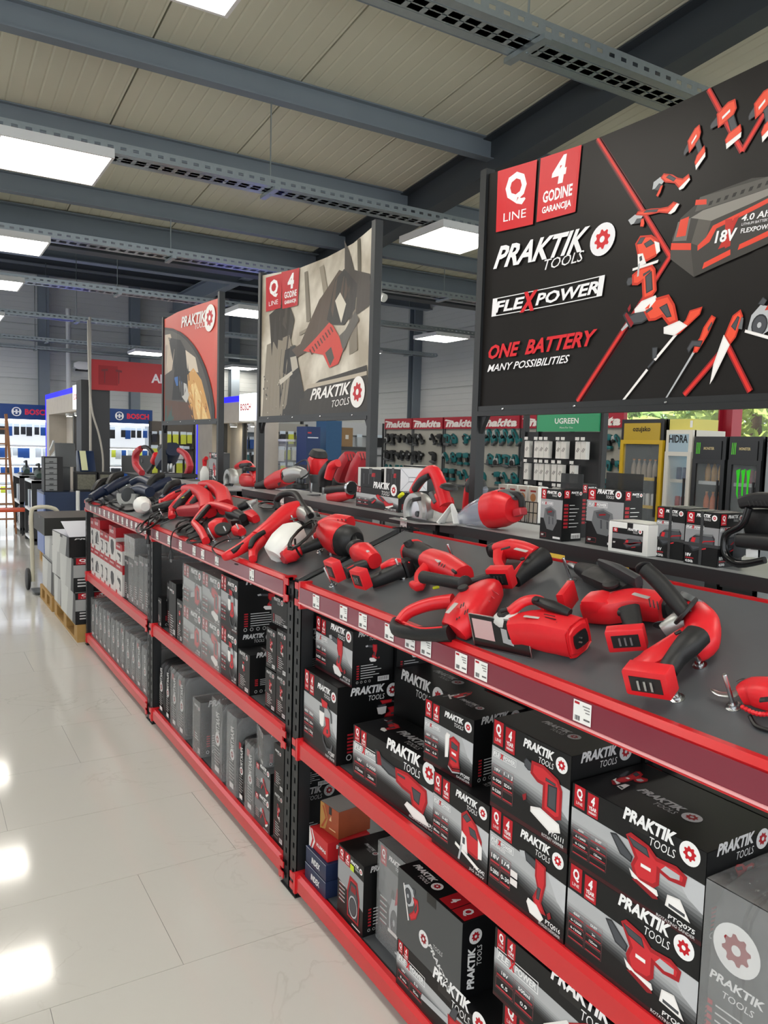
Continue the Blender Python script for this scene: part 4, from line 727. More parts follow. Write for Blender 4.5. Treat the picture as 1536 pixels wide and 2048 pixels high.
carton(1.432, 1.168, .8115, 1.03, 1.20, .22, 'carton picturing a cordless hammer drill with SDS+ text', lambda w, h: f_tool(w, h, 'sds', ('18V', '1.1 J', '0-900', 'SDS+', '0-5200', ''), ('PTQ111', 'ROTARY HAMMER'), True, None, (.44, .1, .5, .7)), lambda w, h: side(w, h), lambda w, h: top(w, h), group=G1)
carton(1.43, 1.16, ZM, 1.02, 1.425, .21, 'dark carton with a lid seam behind the hammer drill carton', lambda w, h: side(w, h), lambda w, h: side(w, h), lambda w, h: top(w, h), group=G1)
carton(1.74, 1.48, ZM, .99, 1.42, .2, 'shaded carton with red badges behind the palm sander carton', lambda w, h: f_small(w, h, 'jigsaw', year=1), None, lambda w, h: top(w, h), group=G1)
carton(1.16, .83, ZM, .799, 1.20, .22, 'lower rotating sander carton resting on the red beam', SAN, lambda w, h: side(w, h, 'sander'), lambda w, h: top(w, h), group=G1)
carton(1.16, .83, .7995, .976, 1.20, .22, 'upper rotating sander carton with a glossy black lid', SAN, lambda w, h: side(w, h, 'sander'), lambda w, h: top(w, h, 'sander'), group=G1)
carton(1.16, .83, ZM, .976, 1.425, .21, 'rotating sander carton in the second row with its lid showing', SAN, lambda w, h: side(w, h, 'sander'), lambda w, h: top(w, h, 'sander'), group=G1)
t = case(.82, .69, ZM, .93, 1.20, .3, 'grey tool case in crinkled film with a large white cog roundel', CASE, True, G1, red=False, text=None)
a = Art(); a.gear(.06, .21, .045, 'e6e6e6', '8f1a22', 2); a.text('PRAKTIK', .065, .135, .016, 'e6e6e6', 2, .03, .2, 'c', w=.105); a.text('TOOLS', .07, .112, .013, 'e6e6e6', 2, 0, .2, 'c', w=.06)
for i in range(6): a.rect(.012, .085-.014*i, .022, .094-.014*i, 'a5222c', 2); a.rect(.028, .088-.014*i, .08+.02*((i*3) % 2), .091-.014*i, 'cfcfcf', 2)
a.build('face_print', t, frame((-.1525, .065, .02), (0, -1, 0), (-1, 0, 0)))
# bottom shelf
IDX = mat('navy_carton', '1d2a4a', .45, var=.08, scale=15)
def idx(w, h):
    a = Art(); a.text('INDEX', w*.3, h*.3, h*.34, 'e9e9e9', 1, .04, .15, w=w*.42); a.line([(0, h*.97), (w, h*.97)], .0015, 'c9ccd6', 1); return a
carton(2.47, 2.305, ZB, .158, 1.205, .2, 'navy INDEX carton at the bottom of the small stack', idx, None, None, IDX, group='navy cartons in the small stack', name='carton')
carton(2.465, 2.305, .1585, .221, 1.205, .2, 'navy INDEX carton in the small stack, directly under the red KLIMAS carton', idx, None, None, IDX, group='navy cartons in the small stack', name='carton')
def kl(w, h):
    a = Art(); a.poly([(0, 0), (w*.2, 0), (w*.34, h*.5), (w*.16, h), (0, h)], 'e6e2e0', 1); a.poly([(.08*w, .0), (.14*w, 0), (.26*w, .5*h), (.1*w, h), (.04*w, h), (.18*w, .5*h)], 'c32a30', 2); a.text('KLIMAS', w*.42, h*.36, h*.16, 'f2eeee', 1, .03, 0, w=w*.5); return a
carton(2.46, 2.315, .2215, .293, 1.215, .17, 'red and white KLIMAS carton under the brown carton', kl, lambda w, h: (lambda a: (a.text('KLI', w*.2, h*.62, h*.2, 'f2eeee', 1, .03, 0, w=w*.3), a.rect(w*.5, h*.1, w*.85, h*.45, 'e9e4e4', 1), a)[-1])(Art()), None, mat('red_carton', 'bf2127', .45), name='carton')
def br(w, h):
    a = Art(); a.poly([(0, 0), (.3*w, .1*h), (.42*w, .5*h), (.2*w, h), (0, h)], 'b08447', 1); a.poly([(.06*w, .1*h), (.3*w, .5*h), (.1*w, .9*h), (.2*w, .9*h), (.38*w, .5*h), (.16*w, .1*h)], 'a24a2c', 2); a.poly([(.5*w, .5*h), (.6*w, .7*h), (.62*w, .5*h)], 'd9b48a', 1); a.rect(.5*w, .2*h, .85*w, .24*h, 'd9b48a', 1); return a
carton(2.44, 2.325, .2935, .395, 1.25, .14, 'brown and gold carton on top of the small stack', br, None, plain('9b9894'), mat('brown_carton', '9c4a2a', .5, var=.1), name='carton', rot=.12)
carton(2.234, 2.06, ZB, .334, 1.215, .19, 'jobsite radio carton with a yellow sticker', lambda w, h: f_small(w, h, 'radio', year=1), lambda w, h: side(w, h, 'radio'), lambda w, h: top(w, h), group=G1, stickers=((.10, .19, 'c8e02a'),))
t = carton(2.04, 1.86, ZB, .42, 1.26, .3, 'narrow dark carton in film between the radio carton and the big grey carton', lambda w, h: f_small(w, h, 'circsaw', True), lambda w, h: side(w, h), None, film=True, group=G1)
carton(1.83, 1.39, ZB, .236, 1.20, .36, 'chainsaw carton lying under the tilted grey carton', lambda w, h: f_tool(w, h, 'chainsaw', ('18V', '5.0', '8 m/s', '25cm'), ('PTQ084', 'CHAIN SAW'), True, None, (.3, .02, .66, .8)), lambda w, h: side(w, h), lambda w, h: top(w, h), group=G1)
def gr(w, h):
    a = Art(); a.rect(0, 0, w, h, '4d4f50', 0); k = len(a.it)
    a.icon('circsaw', .1*w, .42*h, .26*w, .5*h, 2, False, None, -1.2)
    a.gear(.45*w, .34*h, .075*w, 'e4e4e4', '8f1a22', 2); a.text('PRAKTIK', 0, 0, .09*h, 'dedede', 2, .03, .2, w=.5*w); l, c, vs, fs = a.it[-1]
    co, si = math.cos(-.62), math.sin(-.62); a.it[-1] = (l, c, [(.52*w+(p[0]*co-p[1]*si)*.8, .30*h+(p[0]*si+p[1]*co)*.8+.02*h) for p in vs], fs)
    a.text('TOOLS', .6*w, .34*h, .06*h, 'cfcfcf', 2, 0, .2, w=.14*w); return a
def gs(w, h):
    a = Art(); a.rect(0, 0, w, h, '0d0e10', 0); k = len(a.it); a.logo(0, 0, h*.78, 'eeeeee', 'b01a24'); a.icon('circsaw', h*.2, -w*.55, h*.3, w*.3, 2)
    a.it = a.it[:k]+[(l, c, [(w*.30-p[1], h*.1+p[0]) for p in vs], fs) for l, c, vs, fs in a.it[k:]]; return a
def gt(w, h):
    a = Art(); a.rect(0, 0, w, h*.45, '0f1012', 0); a.rect(0, h*.45, w, h, '33353a', 0); a.logo(.06*w, .12*h, .46*w, 'eeeeee', 'b01a24'); a.rect(.62*w, .04*h, .80*w, .40*h, 'b01a24', 2); a.rect(.81*w, .04*h, .99*w, .40*h, 'b01a24', 2)
    a.text('4', .71*w, .14*h, .15*h, 'f4f4f4', 3, .04, 0, 'c', w=.05*w); a.text('Q', .9*w, .14*h, .15*h, 'f4f4f4', 3, .04, 0, 'c', w=.08*w); a.flex(.62*w, .62*h, .32*w); return a
carton(1.835, 1.522, .2365, .453, 1.20, .20, 'big grey carton with a faded circular saw, stacked on the chainsaw carton', gr, gs, gt, CARDG, group=G1)
carton(1.375, .93, ZB, .345, 1.22, .36, 'dark carton at floor level partly hidden by the bottom red beam', lambda w, h: f_tool(w, h, 'circsaw', ('18V', '165mm', '0-4500', '50mm'), ('PTQ046', 'CIRCULAR SAW'), True, None, (.4, .06, .5, .7)), None, None, group=G1)
carton(1.392, .93, .3455, .519, 1.20, .36, 'wide carton beside the tilted grey carton, badge at its corner', lambda w, h: f_tool(w, h, 'vac', ('18V', '500ml', '6.5', '0.9'), ('PTQ060', 'VACUUM CLEANER'), True, None, (.34, .02, .5, .8)), None, lambda w, h: top(w, h), group=G1, stickers=())
# middle rack, middle shelf
carton(4.50, 4.43, ZM, .77, 1.21, .24, 'small carton at the far end of the middle rack, red Q on its side', lambda w, h: side(w, h, None, False, False, 5), lambda w, h: side(w, h, None, False, True, 4), None, group=G2)
carton(4.42, 4.30, ZM, .868, 1.24, .28, 'tall slim carton with a hanging eyelet next to the red Q carton', lambda w, h: side(w, h, None), lambda w, h: side(w, h), None, group=G2)
carton(4.27, 4.14, ZM, .905, 1.21, .28, 'tallest slim black carton left of the filmed cartons', lambda w, h: side(w, h, None, True, False, 9), lambda w, h: side(w, h), lambda w, h: top(w, h), group=G2)
carton(4.12, 4.02, ZM, .832, 1.21, .25, 'short slim carton with a drill picture beside the filmed cartons', lambda w, h: side(w, h, 'drill'), lambda w, h: side(w, h), None, group=G2)
carton(4.50, 4.06, .77, .98, 1.50, .14, 'red carton lying at the back above the slim cartons', lambda w, h: (lambda a: (a.rect(0, 0, w, h, '8e1a22', 0), a.text('PRAKTIK', w*.5, h*.4, h*.26, 'e8e0e0', 1, .03, .2, w=w*.44), a)[-1])(Art()), None, None, mat('dark_red_carton', '7d1a20', .5), group=G2)
WR = lambda k: (lambda w, h: f_tool(w, h, k, ('1010W', '28mm', '0-900', '2.6J', '0-4000', '3kg'), ('PTQ02', 'ROTARY HAMMER'), False, None, (.42, .06, .5, .74)))
for (ya, yb, z0, z1, k, lb) in ((4.0, 3.705, ZM, .82, 'chainsaw', 'film-wrapped carton with a red saw, bottom of the stack by the slim cartons'), (4.0, 3.705, .8205, 1.04, 'chainsaw', 'film-wrapped carton with a red saw, top of the stack by the slim cartons'), (3.69, 3.425, ZM, .82, 'sds', 'film-wrapped carton with a red hammer, lower of the stack beside the transfer pump cartons'), (3.69, 3.425, .8205, 1.045, 'sds', 'film-wrapped carton with a red hammer, upper of the stack beside the transfer pump cartons')):
    carton(ya, yb, z0, z1, 1.21, .3, lb, WR(k), None, lambda w, h: top(w, h), CARDG, True, G2)
PUMP = lambda w, h: f_tool(w, h, 'spray', ('600W', '1.5m', '120', '9mm', '2.2', '50'), ('PTQ09', 'MIXER'), False, None, (.3, .06, .64, .74))
carton(3.41, 3.205, ZM, .835, 1.21, .2, 'unwrapped carton with a red looped tool, lower of two', PUMP, lambda w, h: side(w, h, None), lambda w, h: top(w, h), group=G2)
carton(3.42, 3.205, .8355, 1.075, 1.21, .3, 'unwrapped carton with a red looped tool, upper of two, vertical device on its side', PUMP, lambda w, h: side(w, h, 'screwgun'), lambda w, h: top(w, h), group=G2)
carton(3.19, 3.055, ZM, .78, 1.21, .24, 'small grey carton with red Q at the gap in the middle rack', lambda w, h: side(w, h, 'spray'), lambda w, h: side(w, h, None, False, True, 4), lambda w, h: top(w, h), CARDG, group=G2)
for (ya, yb, z0, z1, lb) in ((2.905, 2.80, ZM, .77, 'bottom left carton'), (2.795, 2.695, ZM, .775, 'bottom right carton'), (2.90, 2.80, .7755, .94, 'middle left carton'), (2.795, 2.695, .7755, .955, 'middle right carton')):
    carton(ya, yb, z0, z1, 1.22, .24, lb+' of the narrow block next to the slotted uprights', lambda w, h: side(w, h, 'sander'), lambda w, h: side(w, h), lambda w, h: top(w, h), group=G2)
carton(2.90, 2.70, .956, 1.06, 1.24, .2, 'flat carton with white pictograms on top of the narrow block', lambda w, h: side(w, h, None, False, False, 7), None, None, group=G2)
# middle rack, bottom shelf
for i, (ya, yb, zt, m, f) in enumerate(((4.50, 4.37, .41, CASEK, False), (4.355, 4.245, .42, CASEK, False), (4.23, 4.11, .425, CASE, True), (4.10, 3.97, .425, CASE, True))):
    case(ya, yb, ZB, zt, 1.215, .36, ('plain black case at the far end', 'plain black case beside the first filmed case', 'thin filmed case beside the plain black cases', 'filmed case with a red Q side, next to the gap')[i]+' on the floor shelf', m, f, G2, red=f)
carton(3.815, 3.70, ZB, .375, 1.21, .3, 'filmed slim carton with red Q, alone beside the gap on the floor shelf', lambda w, h: side(w, h, None, False, False, 3), lambda w, h: side(w, h, None, False, True, 5), None, film=True, group=G2)
case(3.53, 3.385, ZB, .46, 1.215, .36, 'taller of two crumpled filmed cases on the floor shelf', CASE, True, G2, red=False)
case(3.32, 3.20, ZB, .455, 1.215, .36, 'narrower of two crumpled filmed cases on the floor shelf', CASE, True, G2, red=False)
case(3.185, 3.10, ZB, .39, 1.215, .34, 'slim black case with lilac sticker beside the crumpled cases', CASEK, False, G2)
case(3.09, 2.99, ZB, .395, 1.215, .34, 'slim filmed case beside the stacked floor cartons', CASE, True, G2)
carton(2.975, 2.815, ZB, .222, 1.21, .26, 'lower floor carton with a grey hook picture', lambda w, h: f_small(w, h, 'grinder', True), lambda w, h: side(w, h), None, CARDG, group=G2)
carton(2.97, 2.815, .2225, .352, 1.21, .26, 'upper floor carton with a grey hook picture, grey box leaning on it', lambda w, h: f_small(w, h, 'grinder', True), lambda w, h: side(w, h), None, CARDG, group=G2)
carton(2.99, 2.86, .353, .49, 1.22, .24, 'filmed box lying across the slim case and floor cartons', lambda w, h: side(w, h, None, False, False, 8), lambda w, h: side(w, h, None, False, True), None, film=True, group=G2, rot=-.2)
carton(2.79, 2.69, ZB, .31, 1.215, .26, 'tall grey carton with a sander picture by the uprights on the floor shelf', lambda w, h: side(w, h, 'sander'), lambda w, h: side(w, h), None, CARDG, group=G2)
carton(2.79, 2.695, .3105, .495, 1.215, .24, 'grey carton with red bullet list standing on the tall sander carton', lambda w, h: side(w, h, None, True), lambda w, h: side(w, h), None, CARDG, group=G2)
# end rack
RW = mat('white_red_carton', 'd8d6d3', .45, var=.04)
def rw(icon, hdr=.3):
    def f(w, h):
        a = Art(); a.rect(0, 0, w, h, 'd9d7d4', 0); a.rect(0, h*(1-hdr), w, h, 'b01c26', 1); a.text('PRAKTIK', w*.12, h*(1-hdr*.6), h*hdr*.28, 'e9e5e5', 2, .03, .2, w=w*.6); a.icon(icon, .2*w, .12*h, .6*w, .5*h, 1.5, False, '3a3b3e'); a.rect(0, 0, w*.2, h*.1, 'b01c26', 1); return a
    return f
def rs(w, h):
    a = Art(); a.rect(0, 0, w, h, 'cfcdca', 0); a.rect(0, h*.7, w, h, 'b01c26', 1); return a
ys = [6.50, 6.36, 6.14, 5.98, 5.82, 5.60, 5.40]
ic = ['drill', 'circsaw', 'screwgun', 'screwgun', 'charger', 'recip']
nm = ['drill', 'circular saw', 'screw driver', 'long screw driver', 'round machine', 'saw']
for i, (a_, b_) in enumerate(zip(ys, ys[1:])):
    carton(a_, b_+.006, ZM, .82, 1.21, .32, 'white carton, red top band, dark %s picture, lower tier of the end rack' % nm[i], rw(ic[i], .22), rs, None, RW, group=G3)
    carton(a_, b_+.006, .8205, (1.05, 1.06, .99, .99, 1.06, .96)[i], 1.21, .32, 'white carton, red top band, dark %s picture, upper tier of the end rack' % nm[i], rw(ic[i], .34), rs, plain('a81c25'), RW, group=G3)
SIL = mat('silver_bag', 'a9a8a4', .25, .6, bump=1.0, scale=25)
carton(5.38, 5.10, .90, 1.04, 1.22, .3, 'filmed silver and black box on top of the tall cases on the end rack', None, plain('26282a'), None, SIL, True, G3)
for i, (a_, b_) in enumerate(((5.38, 5.26), (5.25, 5.13))): carton(a_, b_, ZM, .895, 1.22, .3, 'tall grey box with red edge on the end rack, '+('next to the white cartons' if i == 0 else 'under the silver box'), rs and (lambda w, h: side(w, h, None)), plain('3a3c3e'), None, CARDG, i == 1, G3)
for i, (a_, b_) in enumerate(((5.12, 5.0), (4.98, 4.86), (4.84, 4.70))): carton(a_, b_, ZM, (.93, .95, .95)[i], 1.22, .3, ('tall filmed carton third from the slotted uprights', 'tall filmed carton second from the slotted uprights', 'tall filmed carton touching the slotted uprights')[i]+' on the end rack', lambda w, h: side(w, h, None), plain('3a3c3e'), None, CARDG, True, G3)
y = 6.50
for i in range(12):
    case(y, y-.125, ZB, .40+.012*math.sin(i*2.1), 1.215, .34, 'grey filmed case in the long row on the floor shelf of the end rack', CASE, True, 'filmed cases in a row on the end rack', red=i % 3 == 1)
    y -= .148
# ------------------------------------------------------------------ tools on the sloping decks and the riser
def mpp(p): return (p-CAMP).dot(_f)/FPX               # metres per picture point at a place
CLEAR = mat('smoky_clear_plastic', 'b9c2d4', .1, alpha=.45, spec=.8)
DGRY = mat('dark_metal', '4a4d50', .35, .7)
YEL = mat('yellow_accent', 'd8e022', .4)
NAVY = mat('navy_plastic', '1b2740', .4)
SALM = mat('worn_red_plastic', 'b5303a', .45, var=.08, scale=40)
class Tool:
    def __init__(s, name, label, cat, px, py, deck=True, x=1.82, group=None):
        s.deck = deck; s.x = x; s.up = tuple(DN) if deck else (-1, 0, 0)
        s.t = thing(name, label, cat, atD(px, py) if deck else atX(px, py, x), group=group)
    def P(s, p):
        h = p[2] if len(p) > 2 else (.03 if s.deck else 0)
        return atD(p[0], p[1], h) if s.deck else atX(p[0], p[1], s.x+h)
    def sw(s, part, m, pts, r, n=14, e=2.6, k=4, par=None, rs=None):
        Q = [s.P(p) for p in pts]; k_ = k if len(Q) > 2 else 1
        rs = r if isinstance(r, list) else [r]*len(Q)
        rs = [((a[0] if isinstance(a, tuple) else a)*mpp(q), (a[1] if isinstance(a, tuple) else a)*mpp(q)) for a, q in zip(rs, Q)]
        if k_ > 1:
            out = curve(Q, k_); R_ = []
            for i in range(len(Q)-1):
                for j in range(k_):
                    f = j/k_; R_.append((rs[i][0]*(1-f)+rs[i+1][0]*f, rs[i][1]*(1-f)+rs[i+1][1]*f))
            Q = out; rs = R_+[rs[-1]]
        else:                                         # rounded ends
            a, b = Q[0], Q[-1]; d = (b-a).normalized(); ra, rb = min(rs[0]), min(rs[-1])
            Q = [a, a+d*ra*.25]+Q[1:-1]+[b-d*rb*.25, b]; rs = [(rs[0][0]*.82, rs[0][1]*.82), rs[0]]+rs[1:-1]+[rs[-1], (rs[-1][0]*.82, rs[-1][1]*.82)]
        return obj(part, MB().tube(Q, rs, n, None, 0, s.up, e), m, par or s.t)
    def disc(s, part, m, p, r, th, ax=None, prof=None, par=None, n=24):
        q = s.P(p); k = mpp(q); ax = Vector(ax or s.up).normalized()
        pr = prof or [(.92, -.5), (1, -.35), (1, .35), (.92, .5)]
        return obj(part, MB().lathe([(a*r*k, b*th*k) for a, b in pr], n, frame(q, ax.orthogonal(), ax)), m, par or s.t)
    def foot(s, p, toward, L, W, T_, m=None):         # battery mount at the end of a grip, sizes in picture points
        c = s.P(p); k = mpp(c); d = (s.P(toward)-c); up = Vector(s.up); d = (d-up*d.dot(up)).normalized(); c = c+up*(W*k/2-.002 if s.deck else 0)
        M = frame(c, d, up); L, W, T_ = L*k/2, W*k/2, T_*k/2
        f = obj('battery_mount', BX(-T_, -L, -W, T_, L, W, M, b=min(T_, L, W)*.3), m or RED, s.t)
        obj('socket', BX(-T_*1.06, -L*.72, -W*.55, -T_*.9, L*.72, W*.55, M), BLK, f)
        for i in (-1, 0, 1): obj('contact', BX(-T_*1.25, i*L*.3-L*.05, -W*.35, -T_*1.0, i*L*.3+L*.05, W*.35, M), STL, f)
        return f
    def vents(s, pts, dx, dy, w=1.2):
        for p in pts:
            q = (p[0]+dx, p[1]+dy, p[2]); s.sw('vent_slot', BLK, [p, q], (w, .5), 6, 4)
    def plate(s, p, q, w=4, m=None):
        f = s.sw('name_plate', m or mat('plate_grey', 'b8b4b0', .4), [p, q], (w, .7), 8, 8)
        return f
    def cord(s, pts, r=.0042, m=None, k=5): return obj('power_cord', MB().tube(curve([s.P(p) for p in pts], k), r, 7), m or CABLE, s.t)
    def coil(s, c, rx, ry, n=5, ang=0, h=.02, lift=.004, r=.0042):
        pts = []
        for i in range(n*12+1):
            a = 2*PI*i/12; q = 1+.12*math.sin(i*.7); u, v = rx*q*math.cos(a), ry*q*math.sin(a)
            pts.append((c[0]+u*math.cos(ang)-v*math.sin(ang), c[1]+u*math.sin(ang)+v*math.cos(ang), h+lift*i/12))
        return obj('power_cord', MB().tube([s.P(p) for p in pts], r, 6), CABLE, s.t)
GD = 'cordless tools pegged on the sloping deck'
# angle sander with short black grip
t = Tool('angle_sander', 'cordless angle sander with rounded red head and short black grip', 'power tool', 700, 1140, group=GD)
t.sw('motor_head', RED, [(712, 1104, .045), (728, 1109, .045), (750, 1122, .035)], [(15, 18), (23, 24), (15, 16)], 18)
t.sw('pad_cover', BLK, [(704, 1106, .04), (712, 1100, .05), (719, 1099, .055)], [(11, 17), (20, 21), (17, 19)], 16)
t.sw('grip', BLK, [(736, 1128, .03), (712, 1136, .03), (690, 1146, .03)], [11, 12, 13]); t.sw('grip_stripe', RED, [(728, 1122, .042), (708, 1131, .045), (694, 1138, .045)], 2.2, 8)
t.foot((676, 1158), (700, 1146), 40, 44, 20); t.plate((731, 1098, .075), (737, 1104, .07), 3)
# multi tool
t = Tool('multi_tool', 'cordless oscillating tool with black round body and red cap', 'power tool', 775, 1150, group=GD)
t.sw('body', BLK, [(742, 1164, .026), (770, 1153, .028), (804, 1138, .03)], [13, 15, 17], 18); t.sw('red_cap', RED, [(764, 1134, .05), (785, 1126, .056), (806, 1124, .05)], [(8, 6), (13, 9), (9, 6)], 14)
t.sw('control_box', BLK, [(806, 1138, .03), (824, 1130, .03)], [(17, 20), (14, 18)], 12, 6)
for i in range(3): t.sw('indicator', RED, [(817+i*0, 1124+i*5, .055-i*.012), (819, 1125+i*5, .055-i*.012)], 1.3, 6)
t.foot((728, 1174), (745, 1164), 38, 42, 20); t.vents([(755, 1146, .055), (758, 1145, .055), (779, 1137, .06)], 4, -4)
# reciprocating saw
t = Tool('reciprocating_saw', 'cordless reciprocating saw with ribbed black nose and shoe plate', 'power tool', 870, 1140, group=GD)
t.sw('nose', BLK, [(826, 1104, .035), (845, 1112, .037), (862, 1122, .037)], [(24, 22), (25, 22), (22, 20)], 18); t.sw('front_ring', RED, [(822, 1101, .035), (829, 1105, .035)], [(25, 23), (26, 24)], 18)
t.sw('shoe_plate', BLK, [(814, 1112, .0), (816, 1098, .06), (826, 1086, .075)], [(3, 14), (3, 16), (3, 10)], 8, 6)
t.sw('body', RED, [(858, 1120, .035), (890, 1132, .037), (928, 1152, .034)], [(24, 22), (27, 24), (22, 20)], 18); t.sw('rear_grip', RED, [(856, 1136, .03), (842, 1152, .028), (838, 1172, .028), (824, 1168, .03)], [14, 13, 11, 7]); t.plate((873, 1118, .07), (879, 1124, .07), 4); t.vents([(877, 1131, .068), (882, 1133, .068), (887, 1135, .068)], 3, -6)
t.sw('shoe_lever', BLK, [(905, 1140, .06), (912, 1146, .062)], 3, 8)
# rotary hammer
t = Tool('rotary_hammer', 'largest red rotary hammer with D-handle and black side handle', 'power tool', 900, 1240, group=GD)
t.sw('body', RED, [(908, 1262, .03), (930, 1236, .045), (955, 1205, .05), (982, 1180, .04)], [(34, 22), (42, 32), (40, 34), (26, 24)], 20, 3)
for i in range(5): t.sw('body_rib', SALM, [(938+i*9, 1195-i*7+6, .086), (962+i*9, 1206-i*7+12, .066)], (1.1, 1.2), 6)
t.sw('chuck', BLK, [(970, 1186, .045), (984, 1166, .042), (998, 1152, .038)], [(24, 22), (18, 17), (11, 10)], 16); t.sw('bit_sleeve', DGRY, [(996, 1154, .038), (1008, 1142, .036)], [9, 6], 14)
t.sw('loop_handle', RED, [(906, 1202, .05), (862, 1208, .05), (818, 1224, .046), (798, 1246, .035)], [(15, 14), (12, 13), (11, 12), (9, 11)], 14); t.sw('loop_rubber', BLK, [(792, 1242, .03), (792, 1258, .026), (822, 1266, .026), (862, 1268, .026), (902, 1266, .03)], [(8, 10), (12, 13), (12, 14), (13, 15), (16, 18)], 14)
t.sw('loop_trim', RED, [(806, 1244, .052), (840, 1256, .054), (884, 1254, .056)], (2, 1.5), 8); t.sw('side_handle', BLK, [(846, 1154, .085), (880, 1160, .085), (926, 1168, .08)], [(13, 13), (12, 12), (12, 12)], 16, 2); t.disc('handle_flange', BLK, (930, 1168, .08), 17, 6, (0, -1, .1))
t.sw('depth_clamp', BLK, [(930, 1166, .075), (960, 1158, .07), (990, 1148, .065)], [(5, 6), (8, 6), (7, 5)], 10, 5); t.disc('mode_knob', BLK, (926, 1176, .098), 11, 7); t.plate((894, 1226, .088), (913, 1206, .096), 5.5); t.vents([(921, 1216, .093), (926, 1213, .093), (929, 1229, .083), (934, 1226, .083), (913, 1240, .07), (918, 1237, .072)], 2, -8)
t.sw('selector', YEL, [(866, 1176, .05), (878, 1174, .05)], 3, 8)
# stapler
t = Tool('cordless_stapler', 'cordless stapler with black curved rear grip beside a steel peg', 'power tool', 1040, 1150, group=GD)
t.sw('body', RED, [(992, 1100, .05), (1020, 1098, .055), (1050, 1103, .055), (1074, 1112, .05)], [(11, 14), (17, 20), (15, 19), (14, 18)], 16, 3); t.sw('muzzle', BLK, [(978, 1104, .045), (986, 1101, .045), (996, 1101, .05)], [(10, 12), (14, 15), (11, 14)], 14)
t.sw('grip', BLK, [(1090, 1112, .045), (1074, 1124, .042), (1050, 1144, .035), (1030, 1162, .03)], [(19, 20), (19, 20), (15, 17), (13, 14)], 16); t.sw('grip_edge', RED, [(1060, 1116, .055), (1044, 1134, .05), (1028, 1154, .046)], (3, 10), 8)
t.sw('magazine', RED, [(1000, 1110, .045), (998, 1130, .04), (1008, 1146, .035)], [(13, 15), (10, 13), (9, 12)], 12, 4); t.foot((1008, 1172), (1030, 1150), 52, 44, 22); t.disc('trigger', BLK, (1045, 1118, .075), 5, 4); t.plate((1030, 1097, .085), (1054, 1103, .085), 4); t.sw('top_window', BLK, [(1002, 1099, .08), (1020, 1094, .082)], (5, 1), 10)
# jigsaw with upright base plate
t = Tool('cordless_jigsaw', 'cordless jigsaw standing on its nose, flat steel base plate facing the aisle', 'power tool', 1050, 1280, group=GD)
q0, q1 = atD(950, 1291, 0), atD(1066, 1318, 0); up = V(-.1, 0, 1).normalized(); ex = (q1-q0); hh = .085
pl = MB(); nrm = ex.cross(up).normalized()*.004
c8 = [q0, q1, q1+up*hh*1.02+ex*.0-ex.normalized()*.018, q0+up*hh*.98-ex.normalized()*.018]
pl.add([p-nrm*.5 for p in c8]+[p+nrm*.5 for p in c8], [(3, 2, 1, 0), (4, 5, 6, 7), (0, 1, 5, 4), (1, 2, 6, 5), (2, 3, 7, 6), (3, 0, 4, 7)][::1]); obj('base_plate', pl, STL, t.t, 0)
an = MB(); f_ = nrm.normalized(); s_ = -1 if f_.x > 0 else 1
mid = [q0+ex*u+up*hh*v-ex.normalized()*.018*v+f_*s_*.0032 for u, v in ((.02, .04), (.98, .04), (.98, .96), (.02, .96))]; an.add(mid, [(0, 1, 2, 3)]); obj('plate_face', an, mat('black_plate_face', '17181a', .2), t.t, 0)
lb = [q0+ex*u+up*hh*v-ex.normalized()*.018*v+f_*s_*.0040 for u, v in ((.06, .28), (.42, .28), (.42, .86), (.06, .86))]; obj('plate_label', MB().add(lb, [(0, 1, 2, 3)]), mat('pink_label', 'c9a9a9', .4), t.t, 0)
lb = [q0+ex*u+up*hh*v-ex.normalized()*.018*v+f_*s_*.0040 for u, v in ((.56, .3), (.74, .26), (.74, .42), (.66, .44), (.66, .7), (.56, .72))]; obj('blade_slot', MB().add(lb, [list(range(6))]), mat('slot_grey', 'a8abad', .4), t.t, 0)
t.sw('body', RED, [(1024, 1262, .05), (1060, 1258, .052), (1100, 1262, .052), (1156, 1276, .045)], [(22, 26), (34, 30), (38, 34), (34, 34)], 18, 5, 3); t.sw('gear_housing', mat('pale_grey_casting', 'cfcfcb', .5), [(1000, 1250, .05), (1014, 1246, .056), (1036, 1248, .05)], [(15, 22), (26, 28), (24, 28)], 16, 4)
t.disc('knob', BLK, (1008, 1228, .085), 14, 9); t.sw('knob_wing', BLK, [(1000, 1222, .1), (1014, 1218, .1)], (4, 5), 8, 5)
t.sw('top_handle', RED, [(1018, 1226, .085), (1046, 1204, .1), (1074, 1200, .1), (1096, 1216, .092)], [(12, 9), (13, 9), (12, 9), (10, 7)], 14); t.sw('handle_rubber', BLK, [(1070, 1200, .105), (1104, 1212, .102), (1140, 1226, .09)], [(9, 8), (13, 9), (9, 7)], 14); t.sw('battery_face', RED, [(1150, 1274, .046), (1160, 1277, .045)], [(36, 36), (33, 34)], 14, 6); t.sw('battery_slot', BLK, [(1160, 1277, .045), (1162, 1277.5, .045)], [(20, 16), (20, 16)], 12, 6)
for i in range(3): t.sw('contact', STL, [(1158+i*0, 1266+i*9, .05), (1164, 1267+i*9, .05)], (2, 1.5), 6)
t.disc('lock_button', BLK, (1072, 1199, .115), 6, 5); t.plate((1048, 1232, .095), (1078, 1236, .093), 3.5); t.vents([(1088, 1228, .098), (1090, 1234, .092), (1092, 1240, .088)], 22, 5)
